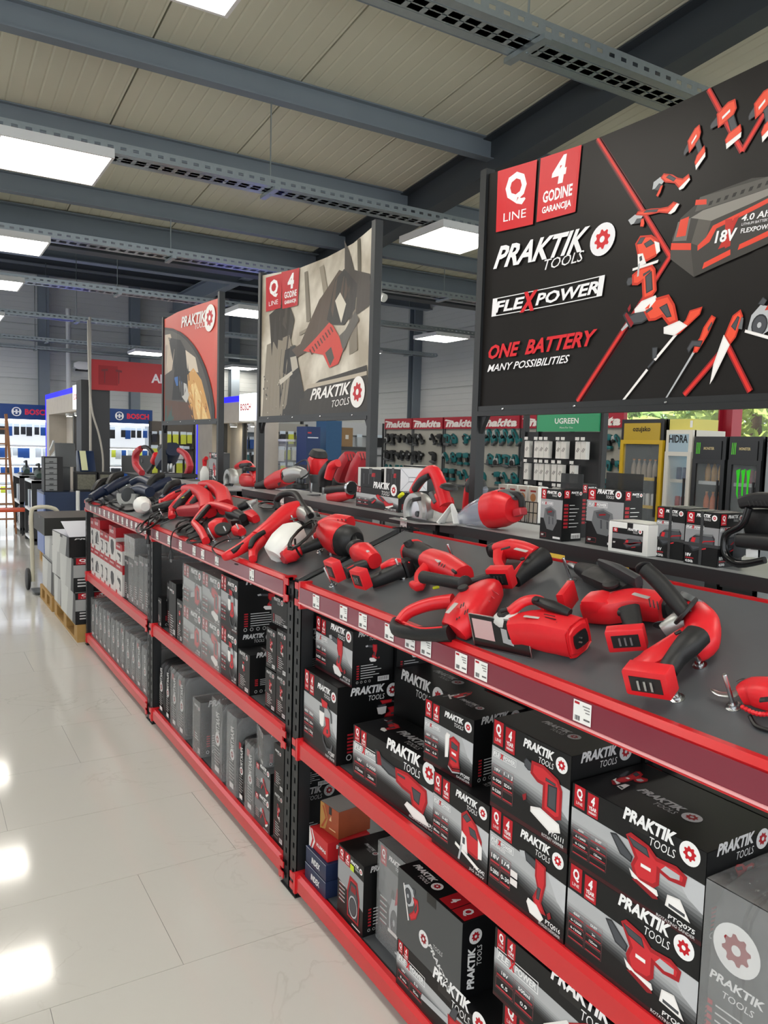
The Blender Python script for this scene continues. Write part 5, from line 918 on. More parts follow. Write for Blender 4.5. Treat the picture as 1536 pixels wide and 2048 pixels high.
# drywall gun
t = Tool('drywall_screwgun', 'screw gun with long black magazine and steel tip pointing away', 'power tool', 1230, 1220, group=GD)
t.sw('steel_tip', STL, [(1138, 1130, .034), (1162, 1139, .036)], [7, 9], 14, 2); t.sw('nose_cone', BLK, [(1158, 1136, .034), (1178, 1145, .036), (1204, 1156, .037)], [(12, 12), (18, 18), (25, 22)], 18, 2.2)
t.sw('magazine', BLK, [(1180, 1148, .05), (1220, 1160, .055), (1262, 1180, .05)], [(20, 12), (30, 16), (28, 16)], 16, 4); t.sw('feed_arm', mat('charcoal_plastic', '2f3134', .45), [(1200, 1126, .075), (1236, 1142, .085), (1278, 1164, .08)], [(4, 9), (9, 14), (9, 12)], 12, 5); t.disc('feed_wheel', BLK, (1222, 1168, .08), 17, 7)
t.sw('body', RED, [(1180, 1216, .03), (1220, 1216, .036), (1270, 1208, .038), (1330, 1216, .034)], [(28, 24), (33, 26), (32, 27), (28, 25)], 20, 4, 3); t.sw('rear_cap', BLK, [(1328, 1212, .034), (1340, 1214, .034)], [(24, 22), (18, 18)], 14, 4); t.sw('front_block', RED, [(1176, 1206, .05), (1200, 1206, .052), (1226, 1208, .048)], [(24, 16), (28, 18), (24, 14)], 12, 6); t.foot((1140, 1214), (1180, 1214), 62, 46, 14)
t.sw('grip', BLK, [(1258, 1218, .06), (1264, 1240, .045), (1270, 1266, .03)], [(22, 16), (20, 17), (16, 15)], 16, 3); t.foot((1258, 1296), (1264, 1270), 74, 50, 26); t.plate((1266, 1187, .082), (1298, 1196, .08), 5); t.vents([(1298, 1198, .078), (1306, 1200, .078), (1314, 1203, .076)], 3, 16); t.sw('trigger', BLK, [(1236, 1226, .06), (1252, 1226, .06)], (6, 6), 10)
# angle grinder
t = Tool('angle_grinder', 'cordless angle grinder with upright black side handle and steel guard', 'power tool', 1370, 1290, group=GD)
t.sw('side_handle', BLK, [(1290, 1138, .15), (1320, 1166, .125), (1352, 1204, .095), (1374, 1232, .075)], [(16, 16), (17, 17), (17, 17), (14, 14)], 18, 2); t.disc('handle_flange', BLK, (1372, 1222, .085), 34, 8, (.35, -.55, -.45)); t.disc('handle_end', BLK, (1288, 1136, .152), 17, 5, (.35, .55, .45))
t.disc('guard', mat('grey_guard', '6b6e70', .35, .6), (1392, 1208, .06), 36, 12, (.5, -.2, .8), [(.2, -.4), (1, -.5), (1, .5), (.96, .5), (.94, -.3), (.2, -.3)]); t.sw('gear_head', ALU, [(1326, 1262, .04), (1352, 1248, .05), (1380, 1242, .05)], [(10, 14), (20, 20), (24, 22)], 14); t.disc('cutting_disc', DGRY, (1352, 1252, .03), 44, 3, (.3, .3, .9))
t.sw('body', RED, [(1386, 1222, .055), (1404, 1248, .055), (1402, 1284, .045), (1384, 1304, .035)], [(26, 24), (34, 30), (34, 28), (26, 22)], 20); t.sw('side_fairing', RED, [(1398, 1256, .045), (1352, 1286, .05), (1306, 1318, .05), (1272, 1334, .04)], [(14, 16), (20, 16), (27, 14), (24, 10)], 16, 4); t.sw('grip', BLK, [(1396, 1270, .072), (1376, 1290, .068), (1352, 1316, .055), (1336, 1340, .045)], [(26, 22), (26, 22), (20, 19), (19, 18)], 18)
t.sw('spindle_lock', BLK, [(1416, 1254, .05), (1428, 1262, .045)], (6, 9), 10, 4); t.foot((1306, 1384), (1346, 1330), 92, 62, 40); t.vents([(1412, 1292, .03), (1408, 1298, .026)], 6, -4)
t.sw('bolt_lever', BLK, [(1350, 1268, .085), (1362, 1262, .087)], (5, 3), 8)
# pruning shear
t = Tool('pruning_shear', 'red pruning shear with curved steel blade over a steel peg', 'power tool', 1500, 1400, group=GD)
t.sw('blade', STL, [(1420, 1378, .02), (1440, 1388, .02), (1468, 1388, .022), (1488, 1376, .024)], [(2, 1), (8, 1.5), (11, 2), (8, 2)], 12, 4); t.sw('hook_blade', DGRY, [(1474, 1366, .03), (1490, 1360, .034), (1504, 1370, .03)], (5, 3), 10); t.sw('body', RED, [(1480, 1392, .03), (1506, 1384, .036), (1540, 1388, .04), (1590, 1400, .04)], [(18, 16), (32, 24), (36, 28), (34, 28)], 18, 3)
for i in range(9): t.sw('guard_tooth', RED, [(1484+i*7, 1412+8*math.sin(i*.35)+i*1.2, .024), (1487+i*7, 1417+8*math.sin(i*.35)+i*1.2, .018)], 4.5, 8)
t.sw('dark_inlay', BLK, [(1520, 1400, .07), (1540, 1398, .074)], (8, 3), 10); t.cord([(1500, 1432, .01), (1512, 1452, .005), (1540, 1462, .005)], .004)
# ---- middle rack deck
GM = 'corded tools on the middle rack deck'
t = Tool('paint_sprayer', 'paint sprayer with white tank and ribbed black end cap, cord coiled', 'power tool', 620, 1095, group=GM)
t.sw('tank', WHT, [(596, 1060, .07), (588, 1066, .068), (572, 1086, .058), (558, 1104, .048), (552, 1112, .04)], [(14, 14), (27, 24), (33, 27), (31, 25), (20, 17)], 16, 4, 2); t.sw('tank_lid', GRY, [(594, 1058, .075), (604, 1052, .08)], [(17, 16), (15, 14)], 16, 2)
t.sw('nozzle', RED, [(570, 1114, .035), (586, 1106, .04), (604, 1098, .045)], [(13, 13), (19, 17), (9, 9)], 16); t.sw('nozzle_tip', SALM, [(564, 1117, .035), (572, 1113, .035)], [(14, 14), (15, 15)], 16, 2); t.sw('grip', BLK, [(602, 1100, .045), (622, 1092, .045), (650, 1082, .045)], [9, 10, 12]); t.sw('neck', RED, [(630, 1074, .06), (645, 1070, .06), (662, 1070, .055)], [(8, 8), (12, 12), (20, 20)])
t.sw('motor', RED, [(656, 1066, .06), (676, 1076, .055), (690, 1080, .05)], [(26, 28), (33, 32), (33, 32)], 20, 2.2); t.sw('end_cap', BLK, [(688, 1080, .05), (704, 1082, .048), (714, 1084, .045)], [(33, 32), (30, 30), (18, 20)], 20, 2.2)
for i in range(4): t.sw('cap_rib', BLK, [(690+i*6, 1060+i*1.5, .085-i*.004), (708+i*2.5, 1082+i*2, .06), (704+i*3, 1102-i*2, .03)], (1.6, 1.8), 8)
t.plate((650, 1056, .102), (676, 1053, .1), 9, WHT); t.coil((604, 1070), 36, 11, 7, -.8, .115, .004); t.cord([(590, 1078, .12), (592, 1096, .09), (602, 1112, .02), (606, 1100, .02)])
t = Tool('belt_sander', 'red vented tool lying behind the paint sprayer', 'power tool', 670, 1048, group=GM)
t.sw('body', RED, [(642, 1050, .04), (668, 1044, .045), (700, 1046, .04)], [(10, 10), (17, 14), (14, 12)], 16, 4); t.sw('front', BLK, [(620, 1048, .035), (634, 1046, .04), (648, 1048, .04)], [(9, 9), (13, 12), (11, 11)], 14); t.vents([(672, 1030, .066), (680, 1030, .066), (688, 1032, .064)], 4, 10); t.plate((655, 1033, .066), (664, 1032, .066), 3)
t = Tool('car_polisher', 'long red polisher with a black loop handle', 'power tool', 530, 1085, group=GM)
t.sw('body', RED, [(606, 1018, .06), (580, 1028, .065), (545, 1054, .06), (515, 1076, .05)], [(20, 18), (25, 22), (18, 18), (15, 15)], 18); t.sw('rear_handle', RED, [(520, 1070, .05), (490, 1092, .045), (462, 1108, .04), (448, 1114, .035)], [(14, 14), (12, 12), (10, 10), (7, 8)], 14)
t.sw('lower_fork', RED, [(522, 1080, .04), (508, 1098, .03), (506, 1118, .02)], [(13, 12), (10, 10), (8, 8)], 12); t.sw('rubber_grip', BLK, [(528, 1064, .068), (508, 1078, .066), (500, 1096, .05)], [(5, 5), (6, 6), (4, 4)], 12); t.sw('handle_rubber', BLK, [(488, 1088, .058), (464, 1104, .052)], (5, 5), 12)
t.sw('loop_handle', BLK, [(556, 1018, .05), (554, 1000, .09), (566, 989, .12), (590, 988, .12), (604, 1008, .09), (622, 1032, .06)], 6.5, 12, 2.4, 5); t.sw('gear_head', ALU, [(600, 1026, .055), (612, 1030, .05), (622, 1036, .045)], [(14, 16), (17, 18), (12, 12)], 14); t.disc('polishing_pad', BLK, (618, 1040, .02), 24, 16); t.plate((583, 1040, .095), (590, 1036, .095), 8, mat('black_label', '20201f', .4)); t.vents([(492, 1072, .065), (497, 1070, .065), (502, 1068, .065), (507, 1066, .065)], 3, 6, .9)
t.cord([(450, 1116, .03), (436, 1112, .01), (425, 1096, .01), (450, 1080, .01), (480, 1076, .02)]); t.cord([(506, 1112, .03), (500, 1124, .01), (488, 1130, .0), (470, 1128, .0)], .0035)
t = Tool('leaf_blower', 'red blower with round black grille and open grip frame', 'power tool', 440, 1070, group=GM)
t.sw('fan_housing', RED, [(426, 1062, .03), (438, 1056, .035), (452, 1052, .035)], [(20, 18), (24, 20), (18, 16)], 18); t.disc('grille', BLK, (446, 1058, .058), 17, 8, (-.35, -.5, .78)); t.sw('handle_frame', RED, [(470, 1022, .07), (448, 1014, .085), (422, 1010, .09), (404, 1026, .075), (388, 1046, .06)], [8, 8, 7, 7, 6], 12); t.sw('grip_rubber', BLK, [(418, 1012, .095), (404, 1028, .08), (392, 1042, .066)], [(5, 4), (6, 5), (5, 4)], 10); t.sw('rear_strut', RED, [(388, 1046, .06), (402, 1062, .04), (412, 1082, .02)], [6, 8, 8], 12); t.sw('outlet', BLK, [(462, 1026, .05), (474, 1030, .05), (486, 1036, .045)], [(12, 12), (11, 11), (8, 8)], 14)
t.cord([(388, 1050, .05), (372, 1062, .01), (378, 1076, .005), (398, 1088, .005), (420, 1090, .005)]); t.coil((380, 1056), 26, 9, 6, -.4, .01); t.coil((398, 1078), 24, 6, 4, -.2, .008)
t = Tool('drill_clamp_stand', 'silver clamp and black chuck beside the red blower', 'tool stand', 490, 1035, group=GM)
t.sw('chuck', BLK, [(478, 1016, .06), (490, 1010, .065), (500, 1006, .065)], [(8, 8), (9, 9), (7, 7)], 14, 2); t.sw('clamp_arm', ALU, [(496, 1010, .065), (506, 1004, .07), (514, 1002, .07)], [(8, 8), (5, 5), (4, 4)], 12, 4); t.sw('foot_block', RED, [(484, 1036, .03), (498, 1030, .035), (512, 1038, .025)], [(8, 8), (12, 10), (8, 8)], 12, 4); t.sw('dial', RED, [(464, 1064, .03), (474, 1060, .032), (484, 1064, .028)], [(8, 8), (13, 11), (9, 8)], 14); t.sw('base', BLK, [(470, 1046, .02), (490, 1044, .02)], (12, 10), 12, 5); t.coil((536, 1010), 18, 6, 4, 0, .01)
for i, (dx, dy, lb) in enumerate(((0, 0, 'red corded jigsaw with black top grip next to the red blower'), (-34, 8, 'red corded jigsaw with yellow sticker, behind another jigsaw'))):
    t = Tool('corded_jigsaw', lb, 'power tool', 420+dx, 1020+dy, group=GM)
    t.sw('body', RED, [(404+dx, 972+dy, .11), (426+dx, 975+dy, .105), (446+dx, 990+dy, .085), (450+dx, 1014+dy, .05)], [(8, 10), (10, 14), (14, 16), (16, 16)], 16, 4); t.sw('lower_body', SALM, [(396+dx, 1014+dy, .04), (424+dx, 1012+dy, .045), (446+dx, 1010+dy, .05)], [(10, 10), (13, 12), (14, 13)], 14, 4); t.sw('top_grip', BLK, [(418+dx, 976+dy, .11), (400+dx, 992+dy, .09), (384+dx, 1010+dy, .06)], [(6, 8), (7, 8), (6, 7)], 12); t.sw('grip_shell', RED, [(408+dx, 978+dy, .1), (390+dx, 996+dy, .08), (377+dx, 1012+dy, .05)], [(5, 8), (6, 8), (7, 8)], 12); t.sw('front_foot', RED, [(377+dx, 1010+dy, .05), (378+dx, 1026+dy, .02)], [(6, 6), (8, 6)], 10); t.coil((400+dx, 1040+dy), 16, 6, 3, -.5, .01)
    if i: t.sw('sticker', YEL, [(364, 996, .11), (368, 994, .11)], (3, .6), 6)
# ---- end rack deck
GE = 'corded tools crowded on the end rack deck'
t = Tool('spray_cup', 'white spray cup with dark blue gun and tangled cords', 'power tool', 300, 1025, group=GE)
a0, a1 = t.P((284, 1010, .06)), t.P((314, 1026, .05)); k = mpp(a0); ax = (a0-a1).normalized()
obj('cup', MB().lathe([(9*k, -30*k), (14*k, -22*k), (18*k, -4*k), (17*k, 4*k), (10*k, 6*k)], 14, frame(a0, ax.orthogonal(), ax)), WHT, t.t)
t.sw('gun', BLK, [(308, 1018, .05), (330, 1012, .05), (352, 1004, .05)], [8, 9, 6], 12); t.coil((300, 1046), 22, 8, 5, -.6, .02); t.cord([(310, 1036, .05), (296, 1050, .03), (280, 1066, .0), (272, 1058, .0), (282, 1046, .01)])
t = Tool('circular_saw', 'circular saw with arched cast silver guard on the end rack', 'power tool', 256, 1010, group=GE)
a0 = t.P((256, 990, .07)); k = mpp(a0); ax = V(-.8, -.5, .1).normalized()
gd = MB(); arcp = [a0+frame((0, 0, 0), ax.cross(V(0, 0, 1)), ax).to_3x3() @ V(20*k*math.cos(b), 20*k*math.sin(b), 0) for b in [PI*i/12-.1 for i in range(14)]]
obj('guard', gd.tube(arcp, (8*k, 6*k), 10, None, 0, tuple(ax), 4), ALU, t.t); t.disc('blade', DGRY, (256, 994, .06), 19, 2, ax); t.sw('motor', NAVY, [(264, 984, .07), (284, 980, .07), (300, 984, .06)], [(10, 10), (12, 12), (10, 10)], 14); t.sw('handle', NAVY, [(262, 966, .1), (282, 958, .11), (304, 968, .08)], [6, 7, 7], 12); t.sw('base_plate', BLK, [(228, 1000, .012), (262, 1016, .012), (288, 1010, .012)], (12, 2), 10, 6); t.coil((232, 1010), 14, 6, 4, .2, .01)
for i, (x, y, lb) in enumerate(((205, 982, 'navy corded grinder touching the end of the end rack'), (232, 970, 'navy corded grinder with arched black handle behind the silver saw guard'), (346, 986, 'navy corded drill lying between the saw guard and the red jigsaws'), (314, 972, 'navy corded sander beside the cast silver guard'))):
    t = Tool('corded_tool', lb, 'power tool', x, y+18, group=GE); t.sw('body', NAVY, [(x-22, y+14, .05), (x, y, .06), (x+26, y-12, .06)], [(8, 8), (11, 10), (8, 8)], 14); t.sw('handle', BLK, [(x-18, y+2, .08), (x-6, y-16, .12), (x+12, y-22, .11)], [6, 7, 6], 12); t.disc('head', DGRY, (x-24, y+16, .04), 11, 6); t.coil((x-12, y+24), 15, 6, 4, .3*i, .008); t.cord([(x+26, y-10, .05), (x+34, y+10, .01), (x+10, y+26, .01), (x-20, y+30, .01)])
t = Tool('oscillating_saw', 'slim red saw lying across the end rack deck', 'power tool', 350, 1000, group=GE)
t.sw('body', RED, [(326, 1006, .05), (346, 992, .06), (372, 982, .06), (390, 978, .055)], [(6, 7), (8, 8), (9, 8), (7, 7)], 14); t.sw('inlay', BLK, [(350, 984, .085), (378, 974, .085)], (3, 2), 8); t.sw('foot', RED, [(324, 1002, .05), (326, 1018, .02)], [7, 6], 10); t.coil((330, 1030), 20, 7, 4, -.3, .008)
# a cord end dangling with its plug over each price rail
for i, (px, py, L_, lb) in enumerate(((342, 1072, 28, 'black two-pin plug hanging from the middle rack price rail'), (296, 1040, 30, 'black two-pin plug hanging between the end rack and the middle rack'))):
    p = atX(px, py, 1.158); k = mpp(p); t = thing('power_plug', lb, 'plug', p)
    obj('cord', MB().tube(curve([p+V(.1, .02, .06), p+V(.02, 0, .03), p+V(0, 0, -.02), p+V(0, 0, -L_*k)], 5), .0035, 6), CABLE, t)
    obj('plug_body', MB().tube([p+V(0, 0, -L_*k), p+V(0, 0, -(L_+12)*k), p+V(0, 0, -(L_+18)*k)], [.004, .012, .014], 10), CABLE, t)
    for s in (-1, 1): obj('pin', MB().tube([p+V(0, s*.009, -(L_+18)*k), p+V(0, s*.009, -(L_+25)*k)], .0024, 6), PEG, t)
# ------------------------------------------------------------------ riser shelf goods
ZR = 1.397; CHAR0 = mat('charcoal_laminate', '36383a', .5)
t = Tool('circular_saw', 'cordless circular saw with silver guard and red handle overhanging the riser', 'power tool', 850, 1045, False, 1.74)
a0 = t.P((836, 1022, 0)); k = mpp(a0)
arcp = [a0+V(0, -30*k*math.cos(b), 30*k*math.sin(b)) for b in [PI*i/14-.35 for i in range(19)]]
obj('upper_guard', MB().tube(arcp, (8*k, 14*k), 10, None, 0, (-1, 0, 0), 4), ALU, t.t); t.disc('blade', STL, (836, 1026, -.012), 33, 1.5, (-1, 0, 0), None, None, 40); t.disc('arbor', DGRY, (836, 1028, -.018), 6, 8, (-1, 0, 0)); t.disc('gear_case', GRY, (842, 1014, .02), 26, 14, (-1, 0, 0))
t.sw('shoe', ALU, [(800, 1036, .0), (850, 1046, .0), (922, 1050, .0)], (1.8, 26), 8, 8, 1); t.sw('bevel_bracket', WHT, [(880, 1046, -.02), (904, 1010, 0), (916, 1048, .02)], [(3, 10), (3, 10), (3, 10)], 8, 6, 1)
t.sw('rear_handle', RED, [(826, 984, .01), (846, 954, .01), (866, 942, .01), (880, 968, .01), (892, 1010, .01)], [(8, 8), (10, 9), (12, 10), (13, 11), (14, 12)], 14, 3); t.sw('handle_rubber', BLK, [(828, 980, -.008), (842, 962, -.008), (858, 952, -.008)], [(7, 5), (8, 6), (6, 5)], 12); t.sw('motor', RED, [(874, 1000, .02), (896, 1012, .03)], [(20, 20), (18, 20)], 14); t.disc('front_knob', BLK, (898, 974, -.01), 19, 13, (0, -.2, 1), [(.5, -.5), (1, -.2), (.9, .2), (.5, .5)]); t.sw('lever', YEL, [(798, 994, -.01), (806, 987, -.01)], (4, 4), 8); t.plate((825, 1000, -.03), (842, 997, -.03), 4, BLK); t.sw('wedge', GRY, [(862, 985, -.01), (872, 1006, -.01)], (5, 6), 8, 5)
t = Tool('hand_vacuum', 'red hand vacuum with clear tapered dust bin on the riser', 'vacuum cleaner', 975, 1052, False, 1.79)
t.sw('dust_bin', CLEAR, [(920, 1043, 0), (948, 1030, 0), (986, 1020, 0)], [(13, 12), (24, 24), (36, 34)], 20, 2.4); t.sw('motor_body', RED, [(984, 1021, 0), (1006, 1016, 0), (1030, 1018, 0)], [(37, 35), (38, 36), (26, 26)], 20, 2.4); t.sw('grey_spine', GRY, [(992, 986, -.02), (1014, 984, 0), (1034, 996, 0)], [(3, 10), (6, 14), (5, 10)], 12); t.sw('handle', BLK, [(1020, 988, 0), (1040, 992, 0), (1044, 1014, 0)], [(7, 8), (6, 7), (6, 6)], 12); t.sw('nozzle_hole', BLK, [(917, 1046, -.0), (922, 1044, -.02)], [(5, 5), (5, 5)], 10); t.sw('battery', SALM, [(1032, 1026, 0), (1048, 1022, 0)], (8, 10), 12, 5); t.plate((984, 990, -.03), (998, 986, -.03), 4, BLK)
t = Tool('trim_router', 'red trimmer with dark domed cap behind the circular saw', 'power tool', 948, 1010, False, 1.95)
t.sw('body', RED, [(934, 1022, 0), (940, 990, 0), (948, 962, 0)], [(8, 10), (11, 14), (13, 16)], 14); t.sw('cap', BLK, [(950, 985, .0), (952, 970, 0), (954, 958, 0)], [(18, 18), (22, 20), (16, 16)], 16); t.sw('clear_shield', CLEAR, [(962, 988, 0), (966, 974, 0)], [(9, 12), (10, 12)], 10)
for i, (pts, lb) in enumerate((([(706, 966, 0), (718, 936, 0), (728, 910, 0)], 'red nail gun standing tall beside the sepia sign post'), ([(682, 956, 0), (692, 930, 0), (702, 912, 0)], 'red nail gun behind the black and red drill'))):
    t = Tool('nail_gun', lb, 'power tool', pts[0][0], 990, False, 2.0, 'red nail guns on the riser'); t.sw('body', SALM, pts, [(16, 16), (17, 18), (12, 14)], 14, 4); t.vents([(pts[2][0]-8+j*6, pts[2][1]-4, -.035) for j in range(3)], 4, 14); t.sw('base', BLK, [(pts[0][0]-4, pts[0][1]+4, 0), (pts[0][0]-12, pts[0][1]+26, 0)], [(14, 14), (16, 16)], 12)
t = Tool('impact_drill', 'black and red corded drill with side handle at the end of the boxed stack', 'power tool', 668, 1000, False, 1.86)
t.sw('rear', BLK, [(650, 974, 0), (652, 950, 0), (664, 930, 0)], [(10, 12), (15, 15), (12, 12)], 16); t.sw('shell', RED, [(656, 958, -.02), (664, 934, -.01), (676, 926, 0)], [(8, 8), (9, 10), (8, 8)], 14); t.sw('side_handle', BLK, [(656, 980, -.03), (680, 978, -.03), (700, 976, -.03)], [(9, 9), (8, 8), (9, 9)], 14, 2); t.sw('lower_body', RED, [(660, 994, -.02), (680, 992, -.02), (700, 988, -.02)], [(9, 9), (12, 11), (9, 9)], 14); t.disc('collar', STL, (702, 976, -.02), 14, 8, (0, 1, 0)); t.cord([(660, 1000, 0), (640, 1008, 0), (614, 1004, 0), (610, 992, .03), (640, 990, .04)]); t.sw('shoe', ALU, [(608, 998, .02), (662, 1006, .0)], (2, 24), 8, 8)
t = Tool('plunge_router', 'red and grey plunge router tower with black top', 'power tool', 634, 980, False, 2.02)
t.sw('motor', RED, [(634, 948, 0), (636, 914, 0)], [(18, 18), (19, 19)], 16, 3); t.sw('top_cap', BLK, [(636, 916, 0), (638, 900, 0)], [(18, 18), (15, 15)], 16, 3); t.sw('collar', GRY, [(634, 966, 0), (634, 946, 0)], [(13, 13), (16, 16)], 14); t.sw('label', WHT, [(622, 956, -.038), (626, 930, -.04)], (5, .6), 6)
for s in (-1, 1): t.sw('column', STL, [(634+s*12, 990, 0), (634+s*12, 950, 0)], 2.4, 8)
t.disc('base', BLK, (634, 992, 0), 24, 6, (0, 0, 1))
t = Tool('angle_grinder', 'orange-red corded grinder with silver head lying on the riser', 'power tool', 575, 985, False, 1.9)
t.sw('body', RED, [(540, 966, 0), (560, 958, 0), (576, 952, 0)], [(13, 13), (17, 17), (17, 17)], 16); t.sw('tail', BLK, [(516, 972, 0), (530, 970, 0), (542, 965, 0)], [(8, 8), (10, 10), (13, 13)], 14); t.sw('gear_head', ALU, [(574, 952, 0), (594, 946, 0), (608, 948, 0)], [(15, 15), (14, 14), (9, 9)], 14); t.disc('disc_guard', BLK, (600, 972, 0), 17, 10, (0, 0, 1)); t.sw('head_post', DGRY, [(600, 952, 0), (600, 972, 0)], 8, 10); t.coil((520, 984), 30, 5, 5, .05, -.04); t.cord([(590, 930, 0), (612, 920, .02), (618, 944, .0), (600, 958, -.03)]); t.plate((556, 968, -.04), (566, 948, -.042), 6, BLK)
t = Tool('circular_saw', 'corded circular saw with cast guard next to a white bottle', 'power tool', 470, 985, False, 2.0)
a0 = t.P((462, 960, 0)); k = mpp(a0); arcp = [a0+V(0, -17*k*math.cos(b), 17*k*math.sin(b)) for b in [PI*i/12-.3 for i in range(17)]]
obj('guard', MB().tube(arcp, (6*k, 9*k), 10, None, 0, (-1, 0, 0), 4), ALU, t.t); t.disc('blade', DGRY, (462, 960, 0), 15, 2, (-1, 0, 0)); t.sw('shoe', ALU, [(434, 978, 0), (500, 986, 0)], (2, 18), 8, 8); t.sw('handle', RED, [(474, 934, 0), (492, 926, 0), (508, 944, 0), (516, 966, 0)], [(5, 6), (6, 7), (8, 8), (10, 10)], 14); t.sw('motor', RED, [(490, 960, .0), (516, 962, 0)], [(14, 14), (12, 12)], 14); t.sw('grip', BLK, [(482, 932, -.02), (500, 930, -.02)], (5, 5), 10); t.disc('knob', BLK, (500, 938, -.03), 13, 8, (0, 0, 1))
p = atX(409, 962, 1.98); k = mpp(p)
t = thing('spray_bottle', 'white bottle with red sprayer head beside the corded circular saw', 'bottle', p); obj('bottle', MB().lathe([(8*k, 0), (9*k, 2*k), (9*k, 18*k), (6*k, 25*k), (3*k, 30*k)], 14, Matrix.Translation(p)), WHT, t); obj('head', MB().tube([p+V(0, 0, 30*k), p+V(0, 0, 42*k), p+V(0, -10*k, 46*k)], [4*k, 5*k, 4*k], 10), RED, t)
carton(atX(418, 960, 1.97).y, atX(434, 960, 1.97).y, atX(425, 966, 1.97).z, atX(425, 905, 1.97).z, 1.97, .1, 'slim black and red carton behind the white bottle', lambda w, h: f_small(w, h, 'jigsaw'), None, None)
# mitre saw under the red grinder sign
t = Tool('mitre_saw', 'mitre saw with red curved arms and navy head under the red sign', 'power tool', 325, 955, False, 1.98)
t.sw('arm', SALM, [(284, 946, 0), (272, 930, 0), (272, 908, 0), (282, 896, 0)], [(6, 6), (7, 7), (7, 7), (5, 5)], 12); t.sw('rear_arm', SALM, [(374, 948, 0), (380, 932, 0), (372, 910, 0), (358, 900, 0)], [(6, 6), (7, 7), (6, 6), (5, 5)], 12); t.sw('hand_ring', BLK, [(276, 900, .02), (290, 894, .02), (304, 904, .02), (308, 926, .02), (296, 944, .02)], 4, 10); t.sw('head', NAVY, [(326, 928, 0), (336, 912, 0), (346, 898, 0)], [(14, 16), (18, 18), (14, 14)], 16, 4); t.sw('red_hub', RED, [(308, 924, 0), (314, 910, 0)], [(8, 8), (8, 8)], 12); t.sw('motor', BLK, [(322, 900, 0), (330, 892, 0)], [(8, 8), (7, 7)], 12); t.sw('column', STL, [(340, 944, 0), (340, 926, 0)], 5, 10); t.sw('table', BLK, [(330, 950, 0), (380, 952, 0)], (5, 16), 10, 6); t.sw('fence', GRY, [(300, 958, 0), (400, 966, 0)], (7, 22), 8, 6)
t = Tool('laptop', 'black laptop standing open behind the mitre saw', 'laptop', 272, 946, False, 2.3); q = [t.P((x, y, 0)) for x, y in ((243, 944), (302, 946), (302, 911), (243, 911))]
mb = MB(); mb.add(q+[p+V(.012, 0, 0) for p in q], [(0, 1, 2, 3), (7, 6, 5, 4), (0, 4, 5, 1), (1, 5, 6, 2), (2, 6, 7, 3), (3, 7, 4, 0)]); obj('screen_lid', mb, BLK, t.t, 0); mb = MB(); mb.box(q[0].x, q[1].y, q[0].z-.012, q[0].x+.24, q[0].y, q[0].z); obj('keyboard_base', mb, BLK, t.t, 0); obj('stand', BX(q[0].x+.05, q[1].y+.1, 0, q[0].x+.2, q[0].y-.1, q[0].z-.0125), CHAR0, t.t, 0); t.disc('badge', GRY, (284, 922, -.004), 4, 1.2, (-1, 0, 0))
# boxes on the riser
def rbox(pl, pr, pt, x, d, label, fr, sd=None, tp=None, m=None, zb=ZR, **k):
    a, b, c = atX(pl[0], pl[1], x), atX(pr[0], pr[1], x), atX(pt[0], pt[1], x)
    return carton(a.y, b.y, zb, c.z, x, d, label, fr, sd, tp, m, **k)
CH = lambda w, h: (lambda a: (a.rect(0, 0, w, h, '0f1012', 0), a.rect(0, h*.42, w, h*.8, '9c9ea0', .2), a.qbadge(.04*w, .8*h, .2*w, .19*h), a.logo(.28*w, .87*h, .66*w), a.flex(.06*w, .7*h, .5*w), a.icon('charger', .12*w, .16*h, .7*w, .5*h, 2), a.frame(.05*w, .05*h, .3*w, .13*h, .004*h, 'a8323a', 2), a.text('18V', .08*w, .075*h, .035*h, 'f0f0f0', 3, .03), a.rect(.62*w, .04*h, .95*w, .08*h, 'e0e0e0', 2), a)[-1])(Art())
CHS = lambda w, h: (lambda a: (a.rect(0, 0, w, h, '0c0d0e', 0), a.qbadge(.05*w, .84*h, .28*w, .15*h), a.logo(.4*w, .9*h, .56*w), [(a.rect(.06*w, (.68-.07*i)*h, .28*w, (.725-.07*i)*h, 'a5222c', 1), a.rect(.34*w, (.695-.07*i)*h, (.6+.3*((i*3) % 4)/4)*w, (.708-.07*i)*h, 'd6d6d6', 1)) for i in range(7)], a.rect(.48*w, .05*h, .95*w, .15*h, 'e9e9e9', 1), [a.rect((.52+.05*i)*w, .06*h, (.54+.05*i)*w, .12*h, '222222', 2) for i in range(8)], a)[-1])(Art())
t1 = rbox((1079, 1078), (1122, 1086), (1079, 976), 1.755, .085, 'black charger carton with bullet list side, closest to the hand vacuum', CH, CHS, None)
t2 = rbox((1170, 1092), (1243, 1104), (1170, 976), 1.80, .08, 'black charger carton behind the small white battery box', CH, CHS, None)
for tt, w in ((t1, .12), (t2, .15)):
    bb = tt.children[0].data; hh = max(v.co.z for v in bb.vertices); ww = max(v.co.y for v in bb.vertices); dd = max(v.co.x for v in bb.vertices)
    obj('hang_tab', BX(dd-.002, -ww, hh-.002, dd, ww, hh+.05), mat('clear_tab', '2c2d2f', .2, alpha=.8), tt, world=False)
rbox((1128, 1050), (1160, 1056), (1128, 966), 1.9, .07, 'charger carton in the row behind the front charger carton', CH, CHS, None)
WB = lambda w, h: (lambda a: (a.rect(.1*w, .12*h, .88*w, .8*h, '101113', 0), a.rect(.1*w, .45*h, .88*w, .62*h, '77797b', .3), a.qbadge(.12*w, .66*h, .12*w, .13*h), a.logo(.5*w, .7*h, .36*w), a.icon('battery', .4*w, .18*h, .45*w, .36*h, 2), a.text('18V', .13*w, .3*h, .05*h, 'eeeeee', 2, .03), a)[-1])(Art())
